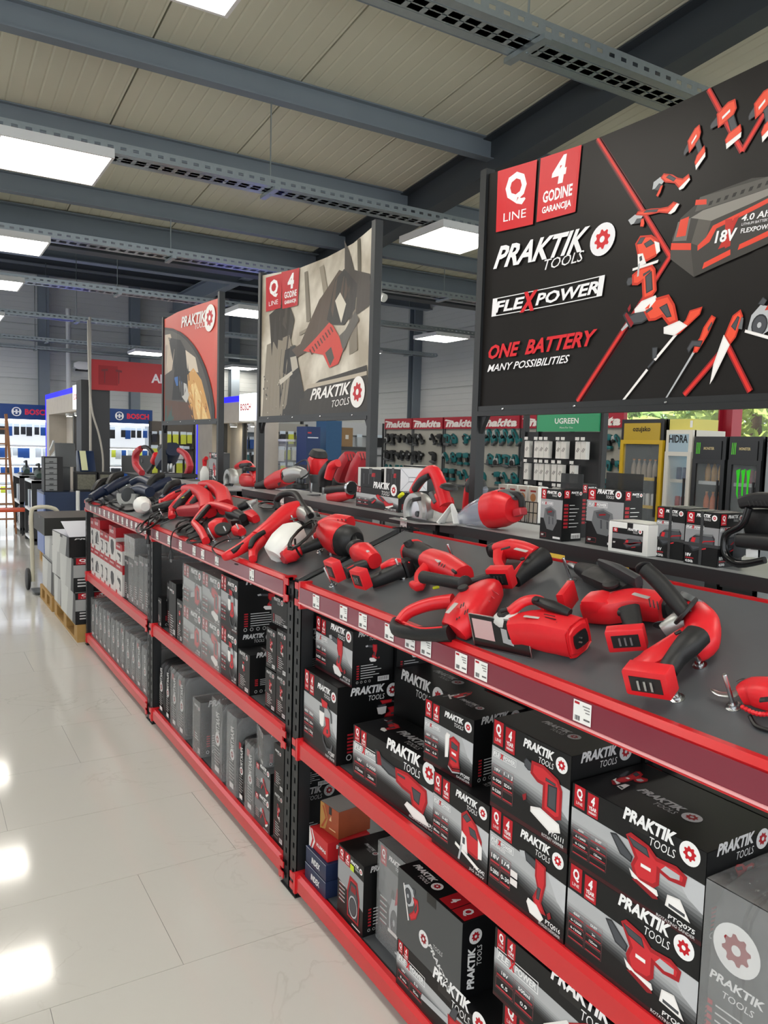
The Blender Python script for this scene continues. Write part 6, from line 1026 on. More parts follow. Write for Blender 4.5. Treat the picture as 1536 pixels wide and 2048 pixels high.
rbox((1216, 1096), (1294, 1110), (1216, 1040), 1.735, .1, 'small white battery box with black printed label', WB, None, plain('d9dad6'), mat('white_carton', 'dedfdb', .45))
BB = lambda w, h: (lambda a: (a.rect(0, 0, w, h, '0f1012', 0), a.rect(0, h*.4, w, h*.72, '8f9193', .2), a.qbadge(.04*w, .78*h, .22*w, .2*h), a.logo(.32*w, .86*h, .62*w), a.flex(.05*w, .68*h, .5*w), a.icon('battery', .1*w, .24*h, .8*w, .36*h, 2), a.text('18V', .05*w, .14*h, .06*h, 'f0f0f0', 2, .03), a.rect(.05*w, .1*h, .3*w, .12*h, 'a5222c', 2), a.text('4.0Ah', .05*w, .03*h, .05*h, 'f0f0f0', 2, .03), a)[-1])(Art())
tb = [rbox((1310, 1106), (1366, 1116), (1310, 1012), 1.775, .1, 'strapped battery carton beside the small white battery box', BB, None, plain('101113')), rbox((1368, 1113), (1434, 1128), (1368, 1020), 1.755, .1, 'strapped battery carton beside the black looped tool', BB, BB, plain('101113'))]
for tt in tb:
    bb = tt.children[0].data; h = max(v.co.z for v in bb.vertices); w = max(v.co.y for v in bb.vertices); d = max(v.co.x for v in bb.vertices)
    for z in (h*.35,): obj('strap', BX(-d-.002, -w-.002, z, d+.002, w+.002, z+.008), mat('clear_strap', '3a3b3d', .25), tt, world=False)
    obj('strap', BX(-d-.0025, -.004, -.0, d+.0025, .004, h+.0025), mat('clear_strap', '3a3b3d', .25), tt, world=False)
# boxed stack beside the circular saw
AG = lambda w, h: f_tool(w, h, 'grinder', ('18V', '115', '0-8500', 'M14'), ('PTQ100', 'ANGLE GRINDER'), False, None, (.34, .06, .56, .7))
sd_ = rbox((712, 1016), (796, 1030), (712, 972), 1.80, .17, 'long black angle grinder carton at the bottom of the strapped stack', AG, lambda w, h: side(w, h, None), None)
zt = ZR+max(v.co.z for v in sd_.children[0].data.vertices)
def blk(w, h):
    a = Art(); a.rect(0, 0, w, h, '0f1012', 0); a.rect(0, h*.95, w, h, 'd9d9d6', 1); a.rect(0, 0, w*.12, h*.95, 'c9c9c6', 1)
    for i in range(3): a.rect(w*(.25+.22*i), h*.15, w*(.27+.22*i), h*.7, '55585b', 1)
    a.rect(w*.6, h*.55, w*.75, h*.75, 'b01c26', 1); return a
def env(w, h):
    a = Art(); a.rect(0, 0, w, h, 'e4e6ea', 0); a.line([(0, h), (w*.3, h*.6), (w*.7, h*.6), (w, h)], .003, 'b9bcc4', 1); a.line([(0, 0), (w*.3, h*.4), (w*.7, h*.4), (w, 0)], .003, 'b9bcc4', 1); a.frame(w*.3, h*.4, w*.7, h*.6, .002, 'b9bcc4', 1); return a
rbox((716, 972), (762, 978), (716, 934), 1.82, .15, 'black and white striped carton on the strapped stack', blk, None, plain('cfd0cd'), zb=zt+.0005)
rbox((768, 976), (800, 984), (768, 934), 1.80, .14, 'black carton with white folded end on the strapped stack', blk, env, plain('cfd0cd'), zb=zt+.0005)
rbox((806, 978), (838, 986), (806, 930), 1.97, .08, 'black carton with white roundel behind the strapped stack', lambda w, h: (lambda a: (a.rect(0, 0, w, h, '0f1012', 0), a.gear(w*.6, h*.55, h*.3, 'e6e6e6', 'b01c26', 1), a)[-1])(Art()), None, plain('cfd0cd'))
# black looped tool at the end of the riser
t = Tool('chop_saw', 'black chop saw with round steel loop and thick handle on the riser', 'power tool', 1490, 1125, False, 1.80)
t.sw('loop', mat('black_gloss', '0d0e10', .2), [(1530, 1120, -.03), (1478, 1128, -.03), (1450, 1108, -.03), (1452, 1070, -.03), (1484, 1050, -.03), (1498, 1016, -.03)], [(7, 7), (8, 8), (8, 8), (7, 7), (7, 7), (7, 7)], 14, 2.4); t.sw('head', BLK, [(1486, 1006, 0), (1520, 1000, 0), (1580, 1004, 0)], [(12, 16), (16, 22), (18, 22)], 16, 4); t.sw('handle', BLK, [(1478, 1080, -.02), (1520, 1084, -.02), (1580, 1090, -.02)], [(14, 14), (16, 16), (18, 18)], 16, 3); t.disc('wheel', GRY, (1474, 1092, .02), 24, 6, (-1, 0, 0)); t.sw('housing', BLK, [(1500, 1046, .04), (1580, 1050, .04)], [(30, 24), (34, 26)], 14, 5); t.sw('rating_label', WHT, [(1492, 1106, -.02), (1516, 1108, -.02)], (8, .6), 6, 8); t.vents([(1496+8*i, 1002, -.045) for i in range(6)], 4, 10)
# ------------------------------------------------------------------ back of the shop
CONC = mat('concrete_laminate', 'b8b1a5', .6, var=.12, scale=7)
BLUE = mat('blue_light_strip', '1a1aff', .4, emit=1.0)
BOSB = mat('brand_blue', '0d3a78', .4); WSH = mat('white_shelf', 'e6e9ea', .4); GLOW = mat('shelf_light_strip', 'f4f8ff', .5, emit=5.0)
NVY = mat('navy_counter', '13294b', .35); LBL = mat('pale_blue_counter_side', '6f82b4', .4); CHAR = mat('charcoal_laminate', '36383a', .5)
# red aisle banner on a dark pillar
YP = 12.0
def onY(px, py, Y=None): return atY(px, py, Y or YP)
a, b = onY(163, 900), onY(220, 900)
t = thing('pillar', 'dark grey clad pillar carrying the red Alati banner', 'pillar', (a.x, YP+.2, 0))
obj('cladding', BX(a.x, YP, 0, b.x, YP+.4, 2.52), CHAR, t, 0)
for py in (918, 938, 954): p = onY(170, py); obj('notice', BX(p.x-.05, YP-.002, p.z-.07, p.x+.06, YP-.0005, p.z+.06), WHT, t, 0)
p, q = onY(182, 718, YP-.05), onY(330, 786, YP-.05); p2 = onY(182, 779, YP-.05)
zt, zb = p.z, p2.z
t = thing('aisle_banner', 'red banner with white Alati lettering and a tool emblem', 'sign', ((p.x+q.x)/2, YP-.05, zb))
obj('panel', BX(p.x, YP-.06, zb, p.x+1.62, YP-.03, zt), mat('red_banner', 'b3161f', .45), t, 0)
A = Art(); H_ = zt-zb; A.rect(.10, H_*.18, .10+H_*.62, H_*.82, '9c1a22', 0); A.icon('hammer', .13, H_*.24, H_*.26, H_*.5, 1, False, '7b2a30'); A.icon('hammer', .33, H_*.24, H_*.26, H_*.5, 1, True, '7b2a30'); A.build('emblem', t, TM[t].inverted() @ frame((p.x, YP-.0605, zb), (1, 0, 0), (0, -1, 0))); A = Art(); A.text('Alati', .86, H_*.36, H_*.3, 'efe6e6', 1, .03)
A.build('lettering', t, TM[t].inverted() @ frame((p.x, YP-.0605, zb), (1, 0, 0), (0, -1, 0)))
for x in (.12, 1.45): obj('mount', BX(p.x+x, YP-.03, zb+.05, p.x+x+.05, YP, zt-.05), CHAR, t, 0)
p = onY(180, 700, YP-.12)
t = thing('conduit_pole', 'slim pale conduit rising in front of the dark pillar with a loose cable', 'pipe', (p.x, YP-.12, 0)); obj('conduit', MB().tube([(p.x, YP-.12, 0), (p.x, YP-.12, 3.4)], .018, 8), mat('pale_conduit', 'b9b4a8', .5), t)
obj('cable', MB().tube(curve([onY(176, 640, YP-.15), onY(178, 740, YP-.15), onY(184, 820, YP-.15), onY(198, 870, YP-.15), onY(206, 920, YP-.15), onY(204, 975, YP-.15)], 5), .014, 6), mat('pale_conduit', 'b9b4a8', .5), t)
# portals with blue light edges
def portal(X, yn, yf, zt, label, depth=.3, beam=.32, col=.35, sign=True):
    t = thing('display_portal', label, 'display stand', (X, (yn+yf)/2, 0))
    obj('column', BX(X, yn, 0, X+depth, yn+.12, zt-.03), CONC, t, 0); obj('column', BX(X, yf-col, 0, X+depth, yf, zt-.03), CONC, t, 0); obj('lintel', BX(X, yn+.12, zt-beam, X+depth, yf-col, zt-.03), CONC, t, 0)
    obj('side_panel', BX(X+depth, yf-col-.6, 0, X+depth+.03, yf, zt-.03), CONC, t, 0)
    obj('light_strip', BX(X-.01, yn-.02, zt-.03, X+depth, yf+.02, zt+.05), BLUE, t, 0); obj('light_strip', BX(X-.01, yf, .3, X+.04, yf+.03, zt-.03), BLUE, t, 0); obj('light_strip', BX(X-.01, yn-.03, .3, X+.05, yn, zt-.03), BLUE, t, 0)
    for k in range(3):
        y = yn+.5+k*.8
        if y < yf-col: s = obj('spotlight', MB().lathe([(.05, 0), (.06, .02), (.06, .05)], 14, Matrix.Translation((X+depth/2, y, zt-beam-.05))), WHT, t); obj('bulb', MB().lathe([(.045, -.004), (.04, .0)], 12, Matrix.Translation((X+depth/2, y, zt-beam-.05))), mat('warm_bulb', 'fff0d0', .5, emit=60), s)
    for k in range(2): y = yn+.9+k*.8; obj('post', BX(X+depth/2, y, 0, X+depth/2+.05, y+.05, zt-beam), CHAR, t, 0)
    if sign:
        s = obj('light_box', BX(X-.05, yn+.0, zt-.30, X-.012, yn+.55, zt+.06), mat('light_box_white', 'eef6f8', .4, emit=1.2), t, 0)
        A = Art(); A.text('BOSCH', 0, 0, .09, 'd0392f', 1, .03, 0, w=.38); A.build('lettering', s, TM[t].inverted() @ frame((X-.0505, yn+.5, zt-.16), (0, -1, 0), (-1, 0, 0)))
zp = atX(163, 777, 2.17).z
portal(2.17, 12.2, 15.9, zp, 'concrete-look portal edged in blue light beside the dark pillar')
portal(3.9, 9.68, 12.2, 2.27, 'concrete-look portal edged in blue light between the red and sepia signs', col=.7)
# brand wall with backlit shelves
def brandwall(x0, x1, Y, zt, zb, label, first):
    t = thing('wall_display', label, 'shelving', ((x0+x1)/2, Y, 0), group='white backlit wall shelving under blue headers')
    obj('header', BX(x0, Y-.35, zb, x1, Y+.2, zt), BOSB, t, 0); obj('back_panel', BX(x0, Y+.15, 0, x1, Y+.2, zb), mat('lit_back_panel', 'eef2f4', .5, emit=.55), t, 0)
    for z in (.35, .75, 1.12, 1.5): obj('shelf', BX(x0+.02, Y-.25, z-.03, x1-.02, Y+.15, z), WSH, t, 0); obj('light_bar', BX(x0+.05, Y-.24, z-.045, x1-.05, Y-.21, z-.031), GLOW, t, 0)
    obj('light_bar', BX(x0+.05, Y-.3, zb-.04, x1-.05, Y-.26, zb-.001), GLOW, t, 0)
    for x in (x0, x1-.03): obj('side_panel', BX(x, Y-.3, 0, x+.03, Y+.2, zb), WSH, t, 0)
    A = Art(); w = x1-x0; h = zt-zb; r = h*.3; c = first
    A.ring(c, h*.5, r*.8, r, 'eef0f2', 1); A.rect(c-r*.2, h*.5-r*.5, c+r*.2, h*.5+r*.5, 'eef0f2', 1); A.rect(c-r*.75, h*.5-r*.12, c+r*.75, h*.5+r*.12, 'eef0f2', 1.2); A.rect(c-r*.9, h*.5-r*.5, c-r*.55, h*.5+r*.5, 'eef0f2', 1.1); A.rect(c+r*.55, h*.5-r*.5, c+r*.9, h*.5+r*.5, 'eef0f2', 1.1)
    A.text('BOSCH', c+r*1.7, h*.34, h*.36, 'e0304a', 1, .04, 0, w=h*1.55); A.build('lettering', t, TM[t].inverted() @ frame((x0, Y-.3505, zb), (1, 0, 0), (0, -1, 0)))
    return t
PK = [BX(-.045, -.02, -.16, .045, .02, 0).mesh('package', mat('package_'+c, c, .4), None, 0) for c in ('1d4f96', '26282b', 'cfd84a', 'c9d2d6', '2f6a70', 'e0e0d8')]
CARDW = BX(-.05, -.004, -.02, .05, .004, .05).mesh('hang_card', mat('hang_card', 'd7e6f0', .4), None, 0)
def pack(x, y, z, c, s=1, kind='package', where=''):
    t = thing('hanging_package', {0: 'blue', 1: 'black', 2: 'yellow-green', 3: 'pale grey', 4: 'teal', 5: 'cream'}[c]+' packed accessory hanging '+where, 'package', (x, y, z-.16*s), group='small packages hanging '+where)
    obj('card', CARDW, None, t, M=Matrix.Translation((0, 0, .16*s)) @ Matrix.Scale(s, 4)); obj('package', PK[c], None, t, M=Matrix.Translation((0, 0, .16*s)) @ Matrix.Scale(s, 4))
YB2 = 16.9
for x0, x1, f, lb in ((.35, 2.45, 1.28, 'backlit wall shelving under a blue header, behind the wooden stepladder'), (2.47, 3.33, .22, 'narrow backlit wall shelving glimpsed through the blue-edged portal'), (3.35, 4.32, .20, 'backlit wall shelving right of the dark pillar')):
    brandwall(x0, x1, YB2, 2.29, 2.0, lb, f+.1)
for x0, x1, wh in ((1.45, 2.4, 'behind the wooden stepladder'), (2.52, 3.3, 'inside the blue-edged portal'), (3.4, 4.28, 'right of the dark pillar')):
    for r, z in enumerate((1.86, 1.44, 1.08, .72)):
        x = x0+.05; i = 0
        while x < x1-.04:
            c = rnd.choice(((1, 0, 2), (0, 2, 3), (1, 1, 0), (2, 3, 1))[r]); pack(x, YB2-.12, z, c, .9+.3*rnd.random(), where=wh); x += .09+.05*rnd.random()+(.12 if rnd.random() < .12 else 0)
# air conditioner, downlights
p, q = atY(146, 722, 17.3), atY(180, 744, 17.3)
t = thing('air_conditioner', 'white wall air conditioner under the cable trays', 'air conditioner', ((p.x+q.x)/2, 17.35, q.z)); obj('housing', MB().prism(soft([(p.x, q.z+.03), (q.x, q.z+.03), (q.x, p.z), (p.x, p.z)], 1), 17.18, 17.42, .02, Matrix(((1, 0, 0, 0), (0, 0, 1, 0), (0, 1, 0, 0), (0, 0, 0, 1)))), WHT, t); obj('louvre', BX(p.x+.04, 17.20, q.z, q.x-.04, 17.3, q.z+.035), BLK, t, 0)
# stepladder
WOOD = mat('ladder_wood', 'a3714a', .55, var=.2, scale=9)
t = thing('stepladder', 'wooden stepladder leaning open by the backlit shelving', 'ladder', (1.30, 15.0, 0))
f0, f1, tp_ = [V(.96, 14.62, 0), V(1.50, 14.62, 0)], [V(1.04, 15.6, 0), V(1.44, 15.6, 0)], [V(1.11, 15.0, 2.05), V(1.40, 15.0, 2.05)]
for i in (0, 1): obj('rail', MB().tube([f0[i], tp_[i]], (.02, .035), 4), WOOD, t, 0); obj('rear_rail', MB().tube([f1[i], tp_[i]], (.015, .025), 4), WOOD, t, 0)
for k in range(1, 8):
    a, b = f0[0].lerp(tp_[0], k/8), f0[1].lerp(tp_[1], k/8); obj('step', BX(a.x, a.y-.04, a.z-.012, b.x, a.y+.04, a.z+.012), WOOD, t, 0)
# chair
t = thing('visitor_chair', 'chair with rounded blue backrest and orange seat', 'chair', (1.42, 14.1, 0))
obj('seat', BX(1.15, 13.9, .44, 1.6, 14.35, .48, b=.015), mat('orange_seat', 'd9542a', .5), t); obj('backrest', MB().tube([V(1.60, 14.12, .5), V(1.64, 14.12, .7), V(1.68, 14.12, .9)], [(.2, .02), (.22, .02), (.16, .018)], 14, None, 0, (1, 0, 0), 3), mat('blue_plastic', '1f4f8f', .4), t)
for x, y in ((1.18, 13.93), (1.57, 13.93), (1.18, 14.32), (1.57, 14.32)): obj('leg', MB().tube([(x, y, 0), (x, y, .45)], .012, 8), BLK, t)
# low shelf units along the portal
for i, (y0, y1) in enumerate(((13.0, 13.9), (14.6, 15.6))):
    t = thing('low_shelf', 'low white-topped shelf unit '+('with blue boxes below the portal' if i == 0 else 'beyond the blue chair'), 'shelf', (1.72, (y0+y1)/2, 0))
    for z in (.10, .55, 1.0): obj('board', BX(1.56, y0, z-.04, 1.95, y1, z), WSH, t, 0)
    for y in (y0, y1-.03): obj('side', BX(1.56, y, 0, 1.95, y+.03, 1.0), CHAR, t, 0)
    for k in range(4):
        y = y0+.08+k*.2; carton(y+.16, y, .5505, .82, 1.6, .2, ['blue', 'white', 'navy', 'pale'][k]+' carton on the low shelf '+('below the portal' if i == 0 else 'beyond the chair'), plain(['1d4f96', 'dfe3e6', '13294b', 'b9c6cf'][k]), None, None, WHT, name='carton', group='cartons on the low shelves')
        case(y+.16, y, .1005, .45, 1.6, .25, ['white', 'grey', 'white-grey', 'pale'][k]+' machine case at the bottom of the low shelf '+('below the portal' if i == 0 else 'beyond the chair'), WHT if k % 2 == 0 else GRY, False, 'cases on the low shelves', red=False)
    t = thing('bench_tool', 'dark green bench tool on the low shelf '+('below the portal' if i == 0 else 'beyond the chair'), 'power tool', (1.75, y0+.5, 1.0)); obj('body', MB().tube([V(1.7, y0+.2, 1.06), V(1.72, y0+.5, 1.1), V(1.75, y0+.8, 1.06)], [.05, .07, .05], 10), mat('dark_green', '2a3f38', .5), t); obj('base', BX(1.62, y0+.2, 1.0, 1.85, y0+.8, 1.03), BLK, t, 0); obj('handle', MB().tube([V(1.72, y0+.4, 1.14), V(1.72, y0+.45, 1.24), V(1.72, y0+.7, 1.22)], .02, 8), BLK, t)
# blue counter
t = thing('counter', 'navy counter with a pale blue side, on a low pallet', 'counter', (2.0, 11.3, 0))
obj('front_panel', BX(1.47, 10.9, .145, 2.55, 10.93, .93), NVY, t, 0); obj('side_panel', BX(1.45, 10.93, .145, 1.48, 11.55, .93), LBL, t, 0); obj('top', BX(1.45, 10.9, .93, 2.55, 11.55, .96), NVY, t, 0); obj('front_post', MB().tube([(1.86, 10.86, .15), (1.86, 10.86, .98)], .025, 10), WHT, t)
def pallet(x0, y0, x1, y1, label):
    t = thing('pallet', label, 'pallet', ((x0+x1)/2, (y0+y1)/2, 0)); W_ = mat('pallet_wood', 'b08a4e', .7, var=.2, scale=14, bump=.2)
    for i in range(3):
        x = x0+(x1-x0-.1)*i/2
        for j in range(3): y = y0+(y1-y0-.145)*j/2; obj('block', BX(x, y, .022, x+.1, y+.145, .1), W_, t, 0)
        obj('bottom_board', BX(x, y0, 0, x+.1, y1, .022), W_, t, 0)
    for j in range(3): y = y0+(y1-y0-.145)*j/2; obj('stringer_board', BX(x0, y, .1, x1, y+.145, .122), W_, t, 0)
    for i in range(7): x = x0+(x1-x0-.09)*i/6; obj('deck_plank', BX(x, y0, .122, x+.09, y1, .144), W_, t, 0)
pallet(1.47, 10.95, 2.5, 11.5, 'wooden pallet under the navy counter')
pallet(1.13, 6.66, 1.93, 7.86, 'wooden pallet carrying stacked tool cartons at the end of the rack row')
pallet(1.12, 7.95, 1.92, 8.75, 'wooden pallet behind the first stacked cartons')
# things on the counter
t = thing('drawer_cabinet', 'tall black small-parts drawer cabinet on the counter', 'drawer cabinet', (1.56, 11.1, .96)); obj('frame', BX(1.47, 11.0, .96, 1.70, 11.25, 1.42), BLK, t, 0)
for k in range(6): d = obj('drawer', BX(1.485, 10.985, .975+k*.073, 1.625, 10.999, 1.04+k*.073), mat('grey_drawer', '7f8284', .4), t, 0); obj('handle', BX(1.53, 10.978, .985+k*.073, 1.58, 10.984, .995+k*.073), BLK, d, 0)
for k in range(2):
    x = 1.86+k*.29; t = thing('parts_crate', 'clear-fronted black parts crate on the counter, '+('by the drawer cabinet' if k == 0 else 'by the dark pillar'), 'crate', (x+.13, 11.1, .96), group='parts crates on the counter'); obj('frame', BX(x, 10.99, .96, x+.27, 11.0, .99).box(x, 10.99, 1.19, x+.27, 11.0, 1.22).box(x, 10.99, .99, x+.02, 11.0, 1.19).box(x+.25, 10.99, .99, x+.27, 11.0, 1.19).box(x, 11.0, .96, x+.27, 11.2, 1.22), BLK, t, 0); obj('contents', BX(x+.02, 10.992, .99, x+.25, 10.999, 1.19), mat('murky_parts', '6b6a5c', .4, var=.5, scale=40), t, 0)
t = thing('till_screen', 'grey till screen leaning back on the counter', 'screen', (1.78, 11.3, .96)); obj('housing', MB().prism([(11.28, 1.28), (11.32, 1.28), (11.46, 1.6), (11.42, 1.6)], 1.66, 1.92, .005, Matrix(((0, 0, 1, 0), (1, 0, 0, 0), (0, 1, 0, 0), (0, 0, 0, 1)))), GRY, t); obj('stand', BX(1.74, 11.3, .96, 1.84, 11.36, 1.3), GRY, t, 0)
t = thing('leaflet_holder', 'navy and white slanted leaflet holder on the counter', 'holder', (2.05, 11.3, .96)); obj('body', MB().prism([(11.2, 1.22), (11.5, 1.22), (11.5, 1.5), (11.38, 1.5)], 1.95, 2.16, .004, Matrix(((0, 0, 1, 0), (1, 0, 0, 0), (0, 1, 0, 0), (0, 0, 0, 1)))), NVY, t); obj('leaflet', MB().prism([(11.18, 1.24), (11.19, 1.24), (11.37, 1.5), (11.36, 1.5)], 1.97, 2.05, 0, Matrix(((0, 0, 1, 0), (1, 0, 0, 0), (0, 1, 0, 0), (0, 0, 0, 1)))), mat('cream_paper', 'd9dcb0', .5), t); obj('foot', BX(1.95, 11.22, .96, 2.16, 11.5, 1.22), BLK, t, 0)
t = thing('mitre_saw', 'pale green mitre saw displayed inside the portal', 'power tool', (2.07, 13.4, 0)); MS = Matrix.Translation((-.18, 1.65, -.06))
obj('table', BX(2.16, 11.6, 1.28, 2.34, 11.9, 1.36, MS), ALU, t, 0); obj('stand', BX(2.17, 11.62, .06, 2.33, 11.88, 1.28, MS), CHAR, t, 0); obj('head', MB().tube([V(2.1, 11.75, 1.40), V(2.25, 11.75, 1.56), V(2.4, 11.75, 1.5)], [.05, .1, .06], 12, MS), ALU, t); obj('motor', MB().tube([V(2.3, 11.72, 1.46), V(2.46, 11.72, 1.5)], .07, 12, MS), BLK, t); obj('handle', MB().tube([V(2.06, 11.75, 1.52), V(2.12, 11.75, 1.68)], .02, 8, MS), ALU, t)
# cartons on the pallets
FL = lambda w, h: f_tool(w, h, 'circsaw', ('1800W', '210mm', '0-45', '4500'), ('PTQ210', 'MITRE SAW'), False, None, (.3, .1, .6, .6))
GW = mat('worn_grey_carton', 'a9aaa8', .5, var=.1)
def end(w, h):
    a = Art(); a.rect(0, 0, w, h, 'b4b5b2', 0); a.poly([(0, 0), (.4*w, 0), (.55*w, h), (0, h)], 'cfd0cc', .5); a.poly([(.8*w, 0), (w, 0), (w, h), (.88*w, h)], '2a2b2d', 1); a.rect(0, h*.96, w, h, '35363a', 1); return a
G5 = 'large cartons stacked on the pallets'
FY = lambda w, h: (lambda a: (a.rect(0, 0, w, h, '17181a', 0), a.rect(0, h*.42, w, h*.78, 'a6a8a8', .3), a.qbadge(.04*w, .80*h, .2*w, .18*h), a.ybadge(.27*w, .80*h, .2*w, .18*h), a.icon('grinder', .5*w, .46*h, .4*w, .3*h, 2), [(a.rect(.06*w, (.34-.09*i)*h, .38*w, (.38-.09*i)*h, 'd4d4d4', 1), a.rect(.44*w, (.34-.09*i)*h, .8*w, (.38-.09*i)*h, 'b0444c', 1)) for i in range(3)], a.ring(.97*w-.02, .2*h, .03, .035, 'bbbbbb', 1), a)[-1])(Art())
carton(7.40, 6.68, .145, .41, 1.12, .55, 'large carton at the bottom of the pallet stack with red badges facing the rack', end, FY, None, GW, group=G5)
carton(7.86, 7.42, .145, .40, 1.13, .6, 'pale worn carton at the bottom of the pallet stack, turned to the aisle', end, None, None, GW, group=G5)
carton(7.36, 6.70, .411, .70, 1.11, .52, 'second carton of the pallet stack with grey swoosh side', end, FY, None, GW, group=G5)
carton(7.84, 7.40, .411, .68, 1.12, .55, 'battered pale carton beside the second stacked carton', end, None, None, GW, group=G5, rot=.05)
PT_ = lambda w, h: (lambda a: (a.rect(0, 0, w, h, '131415', 0), a.text('PRAKTIK', .08*w, .86*h, .07*h, 'e0e0e0', 1, .03, .2, w=.66*w), a.icon('circsaw', .3*w, .3*h, .5*w, .45*h, 2, False, '4a4a4c'), a)[-1])(Art())
carton(7.34, 6.72, .701, .87, 1.06, .5, 'top black carton with a white open flap and PRAKTIK on its end', end, PT_, plain('d7d9e2'), CARD, group=G5, rot=.06)
tc = [o for o in bpy.data.objects if o.get('label', '').startswith('top black carton')][0]
obj('open_flap', MB().add([(-.25, -.31, .17), (.25, -.31, .17), (.25, -.02, .27), (-.25, -.02, .27), (-.25, -.31, .173), (.25, -.31, .173), (.25, -.02, .273), (-.25, -.02, .273)], [(3, 2, 1, 0), (4, 5, 6, 7), (0, 1, 5, 4), (1, 2, 6, 5), (2, 3, 7, 6), (3, 0, 4, 7)]), mat('white_flap', 'd9dbe4', .4), tc, 0, world=False)
carton(8.70, 8.0, .145, .46, 1.14, .7, 'dark carton at the bottom of the rear pallet', end, None, None, GW, group=G5)
carton(8.68, 7.98, .461, .74, 1.16, .66, 'pale carton in the middle of the rear pallet stack', end, None, None, GW, group=G5)
carton(8.70, 7.95, .741, .91, 1.06, .78, 'dark dusty carton with torn corner on top of the rear pallet stack', plain('3a3a38'), plain('2e2e2c'), plain('57514c'), CARD, group=G5)
t = thing('hand_truck', 'hand truck with bent cream handle behind the pallet cartons', 'hand truck', (1.35, 9.2, 0)); HT = mat('cream_tube', 'c9c4b0', .4)
obj('frame', MB().tube(curve([(1.1, 9.15, .1), (1.1, 9.2, .5), (1.1, 9.25, .82), (1.14, 9.25, .90), (1.30, 9.25, .90), (1.38, 9.25, .82), (1.38, 9.2, .5), (1.38, 9.15, .1)], 4), .022, 10), HT, t); obj('toe_plate', BX(1.08, 8.85, .02, 1.4, 9.15, .03), GRY, t, 0)
for x in (1.06, 1.42): obj('wheel', MB().lathe([(.1, -.02), (.12, -.012), (.12, .012), (.1, .02)], 18, frame((x, 9.24, .12), (0, 1, 0), (1, 0, 0))), BLK, t)
# brand shelving beyond the second portal and between the sign posts
def gondola(x0, x1, Y, zt, label, header=None, hc=WSH, rows=(1.6, 1.3, 1.0), cols=(1, 0, 4), wh='', back='a9b0b4', dens=.10):
    t = thing('display_shelf', label, 'shelving', ((x0+x1)/2, Y, 0)); obj('back_panel', BX(x0, Y, 0, x1, Y+.04, zt), mat('back_'+back, back, .6), t, 0)
    for x in (x0, x1-.03): obj('upright', BX(x, Y-.03, 0, x+.03, Y+.05, zt), CHAR, t, 0)
    if header:
        h = obj('header', BX(x0, Y-.12, zt-.16, x1, Y, zt), hc, t, 0); A = Art(); A.text(header, 0, 0, .09, '1d2f4a', 1, .05, .25); A.build('lettering', h, TM[t].inverted() @ frame((x0+.25, Y-.1205, zt-.125), (1, 0, 0), (0, -1, 0)))
    for z in rows: obj('hook_rail', BX(x0, Y-.03, z-.01, x1, Y-.001, z+.01), GRY, t, 0)
    for z in rows:
        x = x0+.07
        while x < x1-.06: pack(x, Y-.06, z-.02, rnd.choice(cols), .8+.4*rnd.random(), where=wh); x += dens+.06*rnd.random()
    return t
gondola(4.45, 6.3, 13.2, 2.02, 'shelving with UNIOR header seen left of the sepia sign', 'UNIOR', WSH, (1.75, 1.48, 1.2), (0, 1, 0, 4), 'under the UNIOR header', '8d979d', .085)
gondola(4.62, 5.25, 11.0, 1.98, 'grey pegboard of coloured packs below the sepia sign', None, WSH, (1.84, 1.6, 1.36), (2, 3, 5, 1), 'below the sepia sign', 'a5a39a', .09)
gondola(3.5, 4.3, 13.6, 2.0, 'orange and yellow pack shelving below the red grinder sign', None, WSH, (1.8, 1.55, 1.3), (2, 1, 5, 3), 'below the red grinder sign', '5f5a52', .09)
gondola(5.9, 7.6, 12.6, 2.1, 'white spotlit tool shelving left of the red-headed pegboards', None, WSH, (1.85, 1.5), (1, 3, 1), 'left of the red-headed pegboards', 'c4c8ca', .2)
def bx2(px0, py0, px1, py1, Y, d, label, hx, name='carton', cat='box', art=None):
    a, b = atY(px0, py1, Y), atY(px1, py0, Y); t = thing(name, label, cat, ((a.x+b.x)/2, Y+d/2, a.z)); obj('carton_body', BX(a.x, Y, a.z, b.x, Y+d, b.z), mat('carton_'+hx, hx, .5, var=.06), t, 0)
    if art: art(b.x-a.x, b.z-a.z).build('front_print', t, TM[t].inverted() @ frame((a.x, Y-.0005, a.z), (1, 0, 0), (0, -1, 0)))
    return t, a, b
t, a, b = bx2(612, 854, 641, 930, 9.0, .3, 'navy display box with small red mark below the sepia sign', '14305e', 'display_box', 'display stand', lambda w, h: (lambda A: (A.rect(.08*w, .82*h, .35*w, .86*h, 'c03a40', 1), A.rect(.08*w, .7*h, .85*w, .73*h, 'c9d2e2', 1), A)[-1])(Art())); obj('plinth', BX(a.x, 9.0, 0, b.x, 9.3, a.z-.001), CHAR, t, 0)
t, a, b = bx2(651, 842, 684, 935, 9.2, .3, 'teal blue display column below the sepia sign', '1c4f78', 'display_column', 'display stand'); obj('plinth', BX(a.x, 9.2, 0, b.x, 9.5, a.z-.001), CHAR, t, 0)
t, a, b = bx2(684, 856, 706, 893, 9.6, .3, 'brown carton with white label standing high below the sepia sign', '8f7048', 'carton', 'box', lambda w, h: (lambda A: (A.rect(.3*w, .4*h, .6*w, .62*h, 'd9d6ce', 1), A)[-1])(Art())); sb = thing('plinth_cabinet', 'low dark cabinet under the brown carton', 'cabinet', ((a.x+b.x)/2, 9.75, 0)); obj('body', BX(a.x-.1, 9.55, 0, b.x+.3, 9.95, a.z-.0005), CHAR, sb, 0); obj('door', BX(a.x-.08, 9.535, .05, b.x+.28, 9.549, a.z-.05), GRY, sb, 0)
a, b = atY(572, 945, 9.4), atY(612, 884, 9.4)
